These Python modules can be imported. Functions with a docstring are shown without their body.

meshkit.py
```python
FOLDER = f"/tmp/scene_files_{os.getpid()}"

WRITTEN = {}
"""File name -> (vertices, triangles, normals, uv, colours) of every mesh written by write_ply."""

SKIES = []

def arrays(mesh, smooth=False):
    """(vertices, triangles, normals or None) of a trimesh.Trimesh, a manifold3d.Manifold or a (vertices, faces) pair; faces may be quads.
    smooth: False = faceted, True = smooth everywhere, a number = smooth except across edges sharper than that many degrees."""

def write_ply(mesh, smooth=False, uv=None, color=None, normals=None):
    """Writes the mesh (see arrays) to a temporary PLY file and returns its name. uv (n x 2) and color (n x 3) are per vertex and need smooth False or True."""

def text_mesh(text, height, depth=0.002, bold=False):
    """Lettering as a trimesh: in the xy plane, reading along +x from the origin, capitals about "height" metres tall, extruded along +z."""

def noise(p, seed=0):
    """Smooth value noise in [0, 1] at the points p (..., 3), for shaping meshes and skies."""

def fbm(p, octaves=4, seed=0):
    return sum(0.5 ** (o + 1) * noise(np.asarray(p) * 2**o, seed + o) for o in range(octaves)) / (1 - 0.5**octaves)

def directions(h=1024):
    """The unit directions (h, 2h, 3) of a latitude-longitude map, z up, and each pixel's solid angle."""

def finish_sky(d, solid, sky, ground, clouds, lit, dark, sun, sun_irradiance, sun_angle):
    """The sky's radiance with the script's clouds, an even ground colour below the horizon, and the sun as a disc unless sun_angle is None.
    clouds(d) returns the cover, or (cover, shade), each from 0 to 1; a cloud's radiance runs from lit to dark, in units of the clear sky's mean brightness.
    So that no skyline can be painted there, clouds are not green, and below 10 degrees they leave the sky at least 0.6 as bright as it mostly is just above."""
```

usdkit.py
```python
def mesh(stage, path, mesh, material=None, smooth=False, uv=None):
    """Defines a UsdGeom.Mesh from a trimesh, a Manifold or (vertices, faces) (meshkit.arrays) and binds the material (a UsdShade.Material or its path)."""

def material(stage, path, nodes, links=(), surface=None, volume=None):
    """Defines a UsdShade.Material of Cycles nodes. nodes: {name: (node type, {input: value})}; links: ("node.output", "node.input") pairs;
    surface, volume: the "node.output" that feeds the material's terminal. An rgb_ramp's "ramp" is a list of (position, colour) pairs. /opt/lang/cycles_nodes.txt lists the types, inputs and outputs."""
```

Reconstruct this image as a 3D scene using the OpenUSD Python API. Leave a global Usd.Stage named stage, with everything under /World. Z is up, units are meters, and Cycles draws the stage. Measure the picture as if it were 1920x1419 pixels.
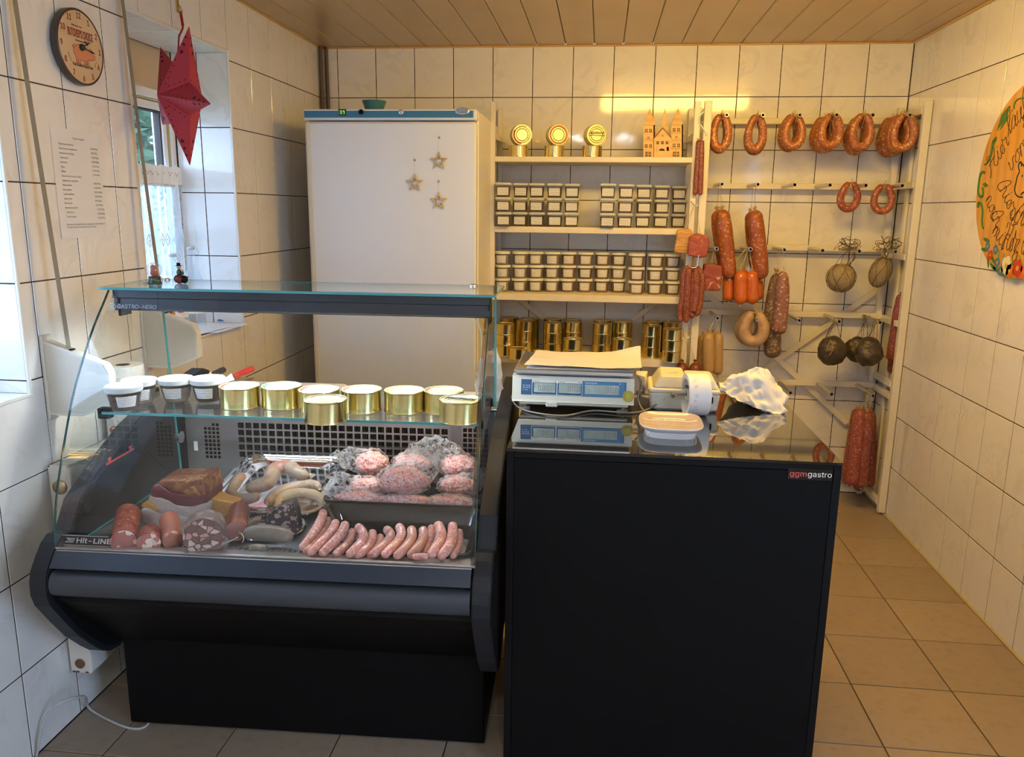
import math, random
import numpy as np, trimesh, usdkit, meshkit
from pxr import Usd, UsdGeom, UsdLux, UsdShade, Sdf, Gf
from shapely.geometry import Polygon, box as sbox, Point
from shapely import affinity
from shapely.ops import unary_union

stage = Usd.Stage.CreateInMemory()
UsdGeom.SetStageUpAxis(stage, 'Z'); UsdGeom.SetStageMetersPerUnit(stage, 1.0)
UsdGeom.Xform.Define(stage, '/World'); UsdGeom.Scope.Define(stage, '/World/Looks')
random.seed(7); rng = np.random.default_rng(7)

# ---------------------------------------------------------------- camera, sky, lamps, exposure
CAM_R = np.array([[0.99382822, 0.11027323, 0.01205381], [0.03473835, -0.20618403, -0.97789641], [-0.10535049, 0.97227977, -0.20874222]])          # rows: right, down, forward
CAM_C = np.array([1.38355, -4.19862, 1.46294]); CAM_F = 1476.348   # focal length in pixels of a 1920 px wide picture
EXPOSURE = -0.38
cam = UsdGeom.Camera.Define(stage, '/World/camera')
cam.AddTransformOp().Set(Gf.Matrix4d(*[float(x) for row, w in ((CAM_R[0], 0), (-CAM_R[1], 0), (-CAM_R[2], 0), (CAM_C, 1)) for x in (*row, w)]))
cam.CreateHorizontalApertureAttr(36.0); cam.CreateVerticalApertureAttr(36.0 * 1419 / 1920)
cam.CreateFocalLengthAttr(36.0 * CAM_F / 1920); cam.CreateClippingRangeAttr(Gf.Vec2f(0.05, 100)); cam.CreateExposureAttr(EXPOSURE)
SKY = UsdLux.DomeLight.Define(stage, '/World/sky')          # overcast winter afternoon
SKY.CreateColorAttr(Gf.Vec3f(0.49, 0.67, 1.0)); SKY.CreateIntensityAttr(4.1)
LAMP_COLOR, LAMP_POWER = (1.0, 0.61, 0.115), 76.0            # warm ceiling luminaire
LED_COLOR, LED_POWER = (0.90, 0.96, 1.0), 128.0              # cool strip in the top of the display counter

SPOT_COLOR, SPOT_POWER = (.92, .95, 1.0), 120.0             # two small round lamps over the customers' side

# ---------------------------------------------------------------- helpers
def W(px, py, ax, val):
    """the point where the sight line through picture point (px, py) meets the plane ax = val"""
    r = CAM_R.T @ np.array([(px - 960) / CAM_F, (py - 709.5) / CAM_F, 1.0]); i = 'xyz'.index(ax)
    return CAM_C + (val - CAM_C[i]) / r[i] * r
used = {}
def uniq(parent, name):
    key = parent + '/' + name
    n = used.get(key, 0); used[key] = n + 1
    return key if n == 0 else '%s_%03d' % (key, n)
def tag(p, label=None, cat=None, group=None, kind=None):
    prim = p if isinstance(p, Usd.Prim) else stage.GetPrimAtPath(p)
    for k, v in (('label', label), ('category', cat), ('group', group), ('kind', kind)):
        if v: prim.SetCustomDataByKey(k, v)
    return p
def thing(name, label=None, cat=None, loc=(0, 0, 0), rz=0, group=None, kind=None, rx=0, ry=0):
    path = uniq('/World', name); x = UsdGeom.Xform.Define(stage, path)
    x.AddTranslateOp().Set(Gf.Vec3d(*map(float, loc)))
    if rz: x.AddRotateZOp().Set(float(rz))
    if ry: x.AddRotateYOp().Set(float(ry))
    if rx: x.AddRotateXOp().Set(float(rx))
    tag(path, label, cat, group, kind); return path
def part(parent, name, mesh, mat, smooth=False, label=None, kind=None):
    path = uniq(parent, name)
    usdkit.mesh(stage, path, join(mesh), LOOK[mat], smooth)
    if label or kind: tag(path, label, kind=kind)
    return path
def obj(name, mesh, mat, label=None, cat=None, group=None, kind=None, smooth=False):
    path = part('/World', name, mesh, mat, smooth); tag(path, label, cat, group, kind); return path
def copy(src, label, loc, rz=0, group=None, rx=0, ry=0, cat=None):
    base = src.rsplit('/', 1)[1]
    if base[-4:-3] == '_' and base[-3:].isdigit(): base = base[:-4]
    was = stage.GetPrimAtPath(src).GetCustomData()
    path = thing(base, label, cat or was['category'], loc, rz, group or was.get('group'), None, rx, ry)
    p = stage.GetPrimAtPath(path); p.GetReferences().AddInternalReference(src); p.SetInstanceable(True)
    return path
def join(m):
    if isinstance(m, list): m = trimesh.util.concatenate([x for x in m if x is not None])
    return m
def TM(v, f): return trimesh.Trimesh(np.asarray(v, float), np.asarray(f, int), process=False)
def bx(x0, x1, y0, y1, z0, z1):
    v = [(x, y, z) for z in (z0, z1) for x, y in ((x0, y0), (x1, y0), (x1, y1), (x0, y1))]
    q = [(3, 2, 1, 0), (4, 5, 6, 7), (0, 1, 5, 4), (1, 2, 6, 5), (2, 3, 7, 6), (3, 0, 4, 7)]
    return TM(v, [t for a in q for t in (a[:3], (a[0], a[2], a[3]))])
def bev(x0, x1, y0, y1, z0, z1, b=.002):
    """box with chamfered edges"""
    xs, ys, zs = sorted((x0, x1)), sorted((y0, y1)), sorted((z0, z1)); b = min(b, .45 * min(xs[1] - xs[0], ys[1] - ys[0], zs[1] - zs[0]))
    p = []
    for i in (0, 1):
        for j in (0, 1):
            for k in (0, 1):
                x, y, z = xs[i], ys[j], zs[k]; sx, sy, sz = (b if i == 0 else -b), (b if j == 0 else -b), (b if k == 0 else -b)
                p += [(x, y + sy, z + sz), (x + sx, y, z + sz), (x + sx, y + sy, z)]
    return trimesh.convex.convex_hull(np.array(p))
def hull(p): return trimesh.convex.convex_hull(np.array(p, float))
def rbox(x0, x1, y0, y1, z0, z1, r=.01, n=4):
    """box with rounded vertical edges and a small chamfer at top and bottom"""
    pts = []; c = min(r * .35, (z1 - z0) * .3)
    for cx, cy, a0 in ((x1 - r, y1 - r, 0), (x0 + r, y1 - r, 90), (x0 + r, y0 + r, 180), (x1 - r, y0 + r, 270)):
        for i in range(n + 1):
            a = math.radians(a0 + 90 * i / n); ca, sa = math.cos(a), math.sin(a)
            pts += [(cx + r * ca, cy + r * sa, z0 + c), (cx + r * ca, cy + r * sa, z1 - c), (cx + (r - c) * ca, cy + (r - c) * sa, z0), (cx + (r - c) * ca, cy + (r - c) * sa, z1)]
    return hull(pts)
def grid_mesh(P, closeu=False, closev=False):
    """P[u][v] points -> quads"""
    P = np.asarray(P, float); nu, nv = P.shape[:2]; f = []
    for i in range(nu if closeu else nu - 1):
        for j in range(nv if closev else nv - 1):
            a, b, c, d = i * nv + j, ((i + 1) % nu) * nv + j, ((i + 1) % nu) * nv + (j + 1) % nv, i * nv + (j + 1) % nv
            f += [(a, b, c), (a, c, d)]
    return TM(P.reshape(-1, 3), f)
def lathe(prof, n=24, cx=0, cy=0, z=0):
    """prof: (r, z) from bottom to top"""
    a = np.linspace(0, 2 * np.pi, n, endpoint=False)
    P = [[(cx + r * math.cos(t), cy + r * math.sin(t), z + h) for r, h in prof] for t in a]
    m = grid_mesh(P, closeu=True); m.update_faces(m.area_faces > 1e-14); return m
def cyl(p, q, r, n=12, r2=None):
    return tube([p, q], [r, r if r2 is None else r2], n)
def tube(path, r, n=8, caps=True, up=None):
    """swept round tube along path; r a number or one per point; ends closed"""
    P = np.asarray(path, float); m = len(P); r = np.broadcast_to(r, (m,)).astype(float)
    T = np.gradient(P, axis=0) if m > 2 else np.repeat((P[1:] - P[:1]), 2, 0)
    T /= np.maximum(np.linalg.norm(T, axis=1, keepdims=True), 1e-12)
    u = np.array(up if up is not None else ([0, 0, 1] if abs(T[0][2]) < .9 else [1, 0, 0]), float); rings = []
    for i in range(m):
        u = u - T[i] * (u @ T[i]); u /= max(np.linalg.norm(u), 1e-9); w = np.cross(T[i], u)
        a = np.linspace(0, 2 * np.pi, n, endpoint=False)
        rings.append(P[i] + r[i] * (np.cos(a)[:, None] * u + np.sin(a)[:, None] * w))
    g = grid_mesh(rings, closev=True); g.invert()
    if caps:
        v = np.vstack([g.vertices, P[0], P[-1]]); k = len(g.vertices); f = list(map(tuple, g.faces))
        for j in range(n):
            f += [(k, (j + 1) % n, j), (k + 1, (m - 1) * n + j, (m - 1) * n + (j + 1) % n)]
        g = TM(v, f)
    return g
def smooth_path(pts, n=24, closed=False):
    from scipy.interpolate import CubicSpline
    p = np.asarray(pts, float)
    if closed: p = np.vstack([p, p[:1]])
    t = np.r_[0, np.cumsum(np.maximum(np.linalg.norm(np.diff(p, axis=0), axis=1), 1e-6))]
    return CubicSpline(t, p, bc_type='periodic' if closed else 'not-a-knot' if len(p) > 3 else 'natural')(np.linspace(0, t[-1], n))
def sausage(pts, r, n=14, seg=36, end=.9, wob=.03, seed=0, spline=True):
    """rounded sausage along a path; r a number or list of radii"""
    P = smooth_path(pts, seg) if spline else np.asarray(pts, float)
    s = np.r_[0, np.cumsum(np.linalg.norm(np.diff(P, axis=0), axis=1))]; L = s[-1]
    rr = np.interp(s / L, np.linspace(0, 1, len(r)), r) if np.ndim(r) else np.full(len(P), float(r))
    # denser samples in the round ends
    e = end * rr.mean(); k = np.unique(np.r_[e * (1 - np.cos(np.linspace(0, np.pi / 2, 6))), np.linspace(e, L - e, seg), L - e * (1 - np.cos(np.linspace(0, np.pi / 2, 6)))])
    Q = np.stack([np.interp(k, s, P[:, i]) for i in range(3)], 1); q = np.interp(k, s, rr)
    d = np.minimum(k, L - k); cap = np.sqrt(np.clip(1 - (1 - np.clip(d / e, 0, 1)) ** 2, 0, 1)); cap = np.maximum(cap, .06)
    q = q * cap * (1 + wob * (meshkit.noise(np.stack([k / (2.2 * rr.mean()), 0 * k + seed, 0 * k], 1), seed) - .5) * 2)
    m = tube(Q, q, n); v = m.vertices
    v += (meshkit.noise(v * (1.1 / rr.mean()) + seed * 3.1, seed)[:, None] - .5) * wob * rr.mean() * 1.2
    return TM(v, m.faces)
def blob(c, s, n=3, amp=.12, freq=2.0, seed=0, rot=None):
    m = trimesh.creation.icosphere(n); v = m.vertices.copy()
    v *= (1 + amp * (meshkit.fbm(v * freq + seed * 7.3, 3, seed) - .5) * 2)[:, None]; v *= np.asarray(s, float)
    if rot is not None: v = v @ rot3(*rot).T
    return TM(v + np.asarray(c), m.faces)
def rot3(rx=0, ry=0, rz=0):
    a, b, c = map(math.radians, (rx, ry, rz))
    X = np.array([[1, 0, 0], [0, math.cos(a), -math.sin(a)], [0, math.sin(a), math.cos(a)]])
    Y = np.array([[math.cos(b), 0, math.sin(b)], [0, 1, 0], [-math.sin(b), 0, math.cos(b)]])
    Z = np.array([[math.cos(c), -math.sin(c), 0], [math.sin(c), math.cos(c), 0], [0, 0, 1]])
    return Z @ Y @ X
def mv(m, t=(0, 0, 0), r=None):
    m = join(m); v = np.asarray(m.vertices)
    if r is not None: v = v @ (rot3(*r) if np.ndim(r) == 1 else np.asarray(r)).T
    return TM(v + np.asarray(t), m.faces)
def fr(m, o, ex, ey, ez):
    """places a mesh given in a local frame: x along ex, y along ey, z along ez, from o"""
    m = join(m); A = np.stack([ex, ey, ez]); mm = TM(np.asarray(m.vertices) @ A + np.asarray(o), m.faces)
    if np.linalg.det(A) < 0: mm.invert()
    return mm
def ext(poly, h, z=0):
    ms = []
    for g in getattr(poly, 'geoms', [poly]):
        if g.area > 1e-9: ms.append(trimesh.creation.extrude_polygon(g, h, engine='earcut'))
    m = join(ms); m.apply_translation([0, 0, z]); return m
def text(s, h, d=.0006, bold=False, shear=0, center=False, sx=1):
    m = meshkit.text_mesh(s, h, d, bold); v = np.array(m.vertices)
    v[:, 0] = v[:, 0] * sx + shear * v[:, 1]
    if center: v[:, 0] -= (v[:, 0].min() + v[:, 0].max()) / 2
    return TM(v, m.faces)
def arc_text(s, h, r, a0, step, d=.0006, inside=True, bold=False, shear=0):
    """letters round a circle in the xy plane, from angle a0 (degrees); step = degrees per letter, negative = clockwise"""
    out = []
    for i, ch in enumerate(s):
        if ch == ' ': continue
        a = a0 + step * i; m = text(ch, h, d, bold, shear, center=True)
        out.append(mv(mv(m, (0, -h / 2, 0)), (r * math.cos(math.radians(a)), r * math.sin(math.radians(a)), 0), (0, 0, a - 90 if step < 0 else a + 90)))
    return join(out)
def star(r, q, n=5, rot=90):
    return Polygon([((r if i % 2 == 0 else q) * math.cos(math.radians(rot + 180 * i / n)), (r if i % 2 == 0 else q) * math.sin(math.radians(rot + 180 * i / n))) for i in range(2 * n)])
ORD = ['first', 'second', 'third', 'fourth', 'fifth', 'sixth', 'seventh', 'eighth', 'ninth', 'tenth', 'eleventh', 'twelfth']

# ---------------------------------------------------------------- materials
LOOK = {}
def mat(name, col=(.8, .8, .8), rough=.5, metal=0, spots=None, bump=None, coat=0, sss=0, trans=0, rnd=0, ior=1.5, scale=1, emis=None, spec=.5, var=None):
    """principled material. spots: list of (kind, scale, lo, hi, colour[, detail]) layers mixed over the base colour where the noise lies between lo and hi;
    bump: (kind, scale, strength, distance); rnd: how far objects differ in brightness; var: (scale, colour, amount) soft blotches"""
    n = {'p': ('principled_bsdf', dict(base_color=col, roughness=rough, metallic=metal, coat_weight=coat, transmission_weight=trans, ior=ior, specular_ior_level=spec))}
    L = []; N = n['p'][1]
    if sss: N.update(subsurface_weight=sss, subsurface_radius=(1, .35, .25), subsurface_scale=.006)
    if emis: N.update(emission_color=emis[0], emission_strength=emis[1])
    src = None
    if spots or bump or var or rnd:
        n['g'] = ('texture_coordinate', {}); n['oi'] = ('object_info', {})
        n['ov'] = ('vector_math', dict(math_type='add')); n['om'] = ('vector_math', dict(math_type='scale', vector1=(7.3, 3.1, 5.7)))
        L += [('oi.random', 'om.scale'), ('g.object', 'ov.vector1'), ('om.vector', 'ov.vector2')]
    if spots:
        for i, sp in enumerate(spots):
            k, sc, lo, hi, c = sp[:5]
            if k == 'n':
                n['t%d' % i] = ('noise_texture', dict(scale=sc, detail=sp[5] if len(sp) > 5 else 3, roughness=.6, distortion=sp[6] if len(sp) > 6 else 0)); o = 't%d.fac' % i
            elif k == 'v':
                n['t%d' % i] = ('voronoi_texture', dict(scale=sc, feature='f1')); o = 't%d.distance' % i
            elif k == 'c':       # random cell brightness
                n['t%d' % i] = ('voronoi_texture', dict(scale=sc, feature='f1')); n['s%d' % i] = ('separate_xyz', {}); L.append(('t%d.color' % i, 's%d.vector' % i)); o = 's%d.x' % i
            elif k == 'e':
                n['t%d' % i] = ('voronoi_texture', dict(scale=sc, feature='distance_to_edge')); o = 't%d.distance' % i
            elif k in 'xyz':
                n['t%d' % i] = ('wave_texture', dict(scale=sc, bands_direction=k, distortion=sp[5] if len(sp) > 5 else 0, detail=2, detail_scale=sp[6] if len(sp) > 6 else 1)); o = 't%d.fac' % i
            L.append(('ov.vector', 't%d.vector' % i))
            n['r%d' % i] = ('map_range', dict(from_min=lo, from_max=hi, clamp=True)); L.append((o, 'r%d.value' % i))
            n['m%d' % i] = ('mix', dict(color2=c, color1=col)); L.append(('r%d.result' % i, 'm%d.fac' % i))
            if src: L.append((src, 'm%d.color1' % i))
            src = 'm%d.color' % i
    if var:
        n['vt'] = ('noise_texture', dict(scale=var[0], detail=2)); L.append(('ov.vector', 'vt.vector'))
        n['vr'] = ('map_range', dict(from_min=.35, from_max=.65, to_max=var[2])); L.append(('vt.fac', 'vr.value'))
        n['vm'] = ('mix', dict(color1=col, color2=var[1])); L.append(('vr.result', 'vm.fac'))
        if src: L.append((src, 'vm.color1'))
        src = 'vm.color'
    if rnd:
        n['hr'] = ('map_range', dict(to_min=1 - rnd, to_max=1 + rnd)); n['h'] = ('hsv', dict(color=col)); L += [('oi.random', 'hr.value'), ('hr.result', 'h.value')]
        if src: L.append((src, 'h.color'))
        src = 'h.color'
    if src: L.append((src, 'p.base_color'))
    if bump:
        k, sc, st, di = bump
        n['bt'] = {'n': ('noise_texture', dict(scale=sc, detail=3)), 'v': ('voronoi_texture', dict(scale=sc)), 'e': ('voronoi_texture', dict(scale=sc, feature='distance_to_edge')),
                   'z': ('wave_texture', dict(scale=sc, bands_direction='z')), 'x': ('wave_texture', dict(scale=sc, bands_direction='x'))}[k]
        n['b'] = ('bump', dict(strength=st, distance=di))
        L += [('ov.vector', 'bt.vector'), (('bt.distance' if k in 've' else 'bt.fac'), 'b.height'), ('b.normal', 'p.normal')]
    LOOK[name] = usdkit.material(stage, '/World/Looks/' + name, n, L, surface='p.BSDF'); return name
def pane(name, tint=(1, 1, 1), refl=(1, 1, 1), rough=0.0, ior=1.5, haze=None):
    """thin clear sheet: sees through, mirrors as glass does from either side"""
    f0 = ((ior - 1) / (ior + 1)) ** 2
    n = {'t': ('transparent_bsdf', dict(color=tint)), 'g': ('glossy_bsdf', dict(color=refl, roughness=rough)), 'lw': ('layer_weight', dict(blend=.5)), 'pw': ('math', dict(math_type='power', value2=5.0)), 'f': ('math', dict(math_type='multiply_add', value2=1 - f0, value3=f0, use_clamp=True)), 'm': ('mix_closure', {})}
    L = [('lw.facing', 'pw.value1'), ('pw.value', 'f.value1'), ('f.value', 'm.fac'), ('t.BSDF', 'm.closure1'), ('g.BSDF', 'm.closure2')]; s = 'm.closure'
    if haze:
        n.update(d=('diffuse_bsdf', dict(color=haze[0])), dt=('translucent_bsdf', dict(color=haze[0])), dm=('mix_closure', dict(fac=.45)), m2=('mix_closure', dict(fac=haze[1])))
        L += [('d.BSDF', 'dm.closure1'), ('dt.BSDF', 'dm.closure2'), ('m.closure', 'm2.closure1'), ('dm.closure', 'm2.closure2')]; s = 'm2.closure'
        if len(haze) > 2:     # crumpled film: patches of haze
            n.update(g0=('texture_coordinate', {}), nz=('noise_texture', dict(scale=haze[2], detail=4, distortion=1.5)), mr=('map_range', dict(from_min=.42, from_max=.72, to_min=haze[1] * .15, to_max=min(1, haze[1] * 3))),
                     bp=('bump', dict(strength=.9, distance=.004)))
            L += [('g0.object', 'nz.vector'), ('nz.fac', 'mr.value'), ('mr.result', 'm2.fac'), ('nz.fac', 'bp.height'), ('bp.normal', 'g.normal')]
    LOOK[name] = usdkit.material(stage, '/World/Looks/' + name, n, L, surface=s); return name
def emit(name, col, power):
    LOOK[name] = usdkit.material(stage, '/World/Looks/' + name, {'e': ('emission', dict(color=col, strength=power))}, surface='e.emission'); return name
def marble(name, base, vein, rough):
    n = {'g': ('geometry', {}), 'oi': ('object_info', {}), 'sc': ('vector_math', dict(math_type='scale', vector1=(13.1, 7.7, 9.3))), 'ad': ('vector_math', dict(math_type='add')),
         'n1': ('noise_texture', dict(scale=5.5, detail=4, roughness=.55, distortion=.9)), 'a': ('math', dict(math_type='subtract', value2=.5)), 'b': ('math', dict(math_type='absolute')),
         'mr': ('map_range', dict(from_min=0, from_max=.05, to_min=1, to_max=0)), 'n2': ('noise_texture', dict(scale=4, detail=2)), 'mr2': ('map_range', dict(from_min=.42, from_max=.7)),
         'mu': ('math', dict(math_type='multiply')), 'mu2': ('math', dict(math_type='multiply', value2=.5)), 'm': ('mix', dict(color1=base, color2=vein)), 'p': ('principled_bsdf', dict(roughness=rough)),
         'n3': ('noise_texture', dict(scale=9, detail=1)), 'bp': ('bump', dict(strength=.12, distance=.004))}
    L = [('oi.random', 'sc.scale'), ('g.position', 'ad.vector1'), ('sc.vector', 'ad.vector2'), ('ad.vector', 'n1.vector'), ('ad.vector', 'n2.vector'), ('n1.fac', 'a.value1'), ('a.value', 'b.value1'), ('b.value', 'mr.value'),
         ('n2.fac', 'mr2.value'), ('mr.result', 'mu.value1'), ('mr2.result', 'mu.value2'), ('mu.value', 'mu2.value1'), ('mu2.value', 'm.fac'), ('m.color', 'p.base_color'), ('ad.vector', 'n3.vector'), ('n3.fac', 'bp.height'), ('bp.normal', 'p.normal')]
    LOOK[name] = usdkit.material(stage, '/World/Looks/' + name, n, L, surface='p.BSDF'); return name
# ---- the materials of this shop
marble('wall_tile', (.80, .785, .745), (.60, .58, .55), .07)
mat('grout', (.055, .045, .045), .9)
mat('plaster', (.78, .76, .71), .7, bump=('n', 60, .15, .002))
mat('plank', (.56, .40, .22), .30, var=(3, (.50, .345, .18), .7), rnd=.05, bump=('n', 30, .05, .002))
mat('floor_tile', (.325, .255, .190), .42, spots=[('n', 30, .5, .8, (.27, .205, .15)), ('n', 220, .72, .75, (.12, .08, .05))], rnd=.07, bump=('n', 50, .12, .002))
mat('floor_grout', (.07, .055, .045), .9)
mat('white_plastic', (.80, .80, .79), .35); mat('cream_plastic', (.72, .69, .60), .4); mat('trim_white', (.75, .73, .68), .35)
mat('rack_paint', (.77, .73, .62), .38, var=(9, (.70, .65, .53), .6), bump=('n', 90, .12, .001))
mat('shelf_board', (.78, .72, .58), .45, var=(14, (.70, .62, .46), .5))
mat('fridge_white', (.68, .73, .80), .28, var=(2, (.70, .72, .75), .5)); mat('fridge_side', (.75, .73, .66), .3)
mat('gasket', (.62, .60, .54), .6); mat('panel_blue', (.035, .17, .32), .4)
mat('black_matte', (.005, .005, .0055), .5, spec=.15); mat('black_gloss', (.006, .006, .007), .035, coat=1); mat('black_panel', (.004, .004, .0045), .5, spec=.12)
mat('navy_metal', (.014, .024, .042), .32); mat('bumper_grey', (.045, .050, .060), .5, spec=.3); mat('vit_dark', (.010, .013, .018), .45, spec=.3, bump=('n', 500, .35, .001))
mat('anthracite', (.055, .058, .065), .4, bump=('n', 700, .15, .0005))
mat('steel', (.60, .61, .62), .28, metal=1); mat('steel_dark', (.30, .31, .33), .33, metal=.85); mat('chrome', (.85, .86, .88), .10, metal=1)
mat('zinc_tube', (.62, .60, .55), .3, metal=1); mat('dark_hole', (.01, .01, .01), .9); mat('coil_black', (.012, .012, .013), .4); mat('slot_black', (.02, .02, .022), .6)
mat('grille', (.33, .32, .33), .35, metal=.7)
pane('glass', (.97, .99, .985)); mat('glass_edge', (.008, .075, .078), .12, emis=None, spec=.8); mat('glass_edge_light', (.05, .27, .28), .1, spec=.8)
pane('window_glass', (.93, .96, .97))
mat('can_gold', (.80, .66, .30), .20, metal=1, rnd=.06); mat('can_lid', (.62, .52, .26), .42, metal=1)
mat('can_lid_pale', (.50, .50, .34), .4, metal=.5)
mat('ink_red', (.50, .06, .05), .5); mat('ink_green', (.05, .33, .16), .5); mat('ink_orange', (.75, .25, .04), .5); mat('ink_brown', (.22, .09, .06), .5); mat('ink_black', (.02, .02, .022), .6); mat('ink_grey', (.25, .25, .25), .6); mat('ink_white', (.85, .85, .85), .5); mat('ink_blue', (.06, .16, .40), .5)
mat('lid_white', (.56, .58, .59), .4); mat('lid_cream', (.76, .78, .68), .4)
pane('tub_clear', (.90, .90, .86), rough=.03, haze=((.7, .68, .62), .06))
mat('filling_dark', (.045, .022, .016), .4, spots=[('n', 160, .5, .7, (.10, .045, .03))], rnd=.25); mat('filling_brown', (.30, .17, .10), .45, spots=[('n', 150, .5, .7, (.22, .10, .06))], rnd=.22)
mat('filling_grey', (.30, .24, .21), .4, spots=[('n', 120, .5, .7, (.42, .36, .32))], rnd=.1)
mat('label_paper', (.82, .82, .80), .6)
# printed lines on the small labels: rows of words too small to read
LOOK['label_print'] = usdkit.material(stage, '/World/Looks/label_print', {
    'g': ('texture_coordinate', {}), 's': ('separate_xyz', {}), 'a': ('math', dict(math_type='multiply', value2=230.0)), 'b': ('math', dict(math_type='fraction')), 'c': ('math', dict(math_type='less_than', value2=.34)),
    'f': ('math', dict(math_type='floor')), 'cx': ('combine_xyz', {}), 'xm': ('math', dict(math_type='multiply', value2=330.0)), 'n': ('noise_texture', dict(scale=1.0, detail=2)), 'd': ('math', dict(math_type='greater_than', value2=.40)),
    'e': ('math', dict(math_type='multiply')), 'e2': ('math', dict(math_type='multiply', value2=.8)), 'm': ('mix', dict(color1=(.82, .82, .80), color2=(.16, .16, .17))), 'p': ('principled_bsdf', dict(roughness=.55))},
    [('g.object', 's.vector'), ('s.z', 'a.value1'), ('a.value', 'b.value1'), ('b.value', 'c.value1'), ('a.value', 'f.value1'), ('s.x', 'xm.value1'), ('xm.value', 'cx.x'), ('f.value', 'cx.y'), ('cx.vector', 'n.vector'), ('n.fac', 'd.value1'),
     ('c.value', 'e.value1'), ('d.value', 'e.value2'), ('e.value', 'e2.value1'), ('e2.value', 'm.fac'), ('m.color', 'p.base_color')], surface='p.BSDF')
mat('paper', (.74, .74, .74), .65, bump=('n', 25, .2, .003)); mat('paper_wrap', (.62, .62, .63), .6, bump=('n', 18, .35, .004))
# meat
mat('ring_sausage', (.34, .105, .035), .36, sss=0, spots=[('n', 95, .50, .72, (.55, .22, .075)), ('c', 150, .86, .92, (.62, .36, .17)), ('n', 40, .58, .8, (.20, .045, .02))], rnd=.12, bump=('n', 120, .25, .003))
mat('ring_sausage_red', (.30, .075, .04), .4, spots=[('n', 110, .52, .72, (.42, .15, .09)), ('c', 150, .86, .93, (.52, .27, .17)), ('n', 40, .58, .8, (.17, .035, .02))], rnd=.12, bump=('n', 120, .25, .003))
mat('salami_orange', (.32, .085, .03), .36, spots=[('n', 60, .50, .72, (.48, .16, .04)), ('c', 120, .88, .94, (.55, .30, .14)), ('n', 14, .52, .8, (.18, .035, .02))], rnd=.1, bump=('n', 90, .3, .003))
mat('salami_thin', (.22, .055, .03), .4, spots=[('c', 260, .80, .90, (.42, .19, .12)), ('n', 45, .55, .8, (.14, .03, .018))], rnd=.12, bump=('n', 130, .35, .003))
mat('salami_speck', (.25, .055, .045), .42, spots=[('c', 260, .80, .90, (.46, .23, .18)), ('n', 120, .55, .75, (.36, .13, .10)), ('n', 30, .55, .8, (.16, .03, .025))], rnd=.12, bump=('n', 110, .3, .003))
mat('salami_grey', (.25, .105, .075), .5, spots=[('n', 70, .5, .7, (.42, .24, .19)), ('n', 20, .58, .75, (.16, .06, .04)), ('c', 120, .9, .95, (.6, .45, .38))], bump=('n', 90, .3, .003))
mat('salami_mould', (.14, .085, .05), .6, spots=[('n', 90, .5, .7, (.42, .36, .28)), ('n', 30, .6, .8, (.07, .04, .025))], bump=('n', 90, .4, .003))
mat('orange_skin', (.55, .135, .022), .28, spots=[('n', 20, .5, .8, (.42, .085, .018))], rnd=.08); mat('brown_skin', (.17, .045, .028), .32, spots=[('n', 12, .5, .8, (.12, .03, .02))])
mat('beige_skin', (.43, .285, .125), .38, spots=[('n', 90, .5, .75, (.34, .21, .085)), ('n', 10, .5, .8, (.36, .23, .10))], rnd=.1, bump=('n', 160, .15, .002))
mat('pale_ring', (.46, .31, .18), .38, spots=[('n', 45, .5, .75, (.36, .19, .11)), ('n', 12, .55, .8, (.52, .38, .22))], rnd=.08)
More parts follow.
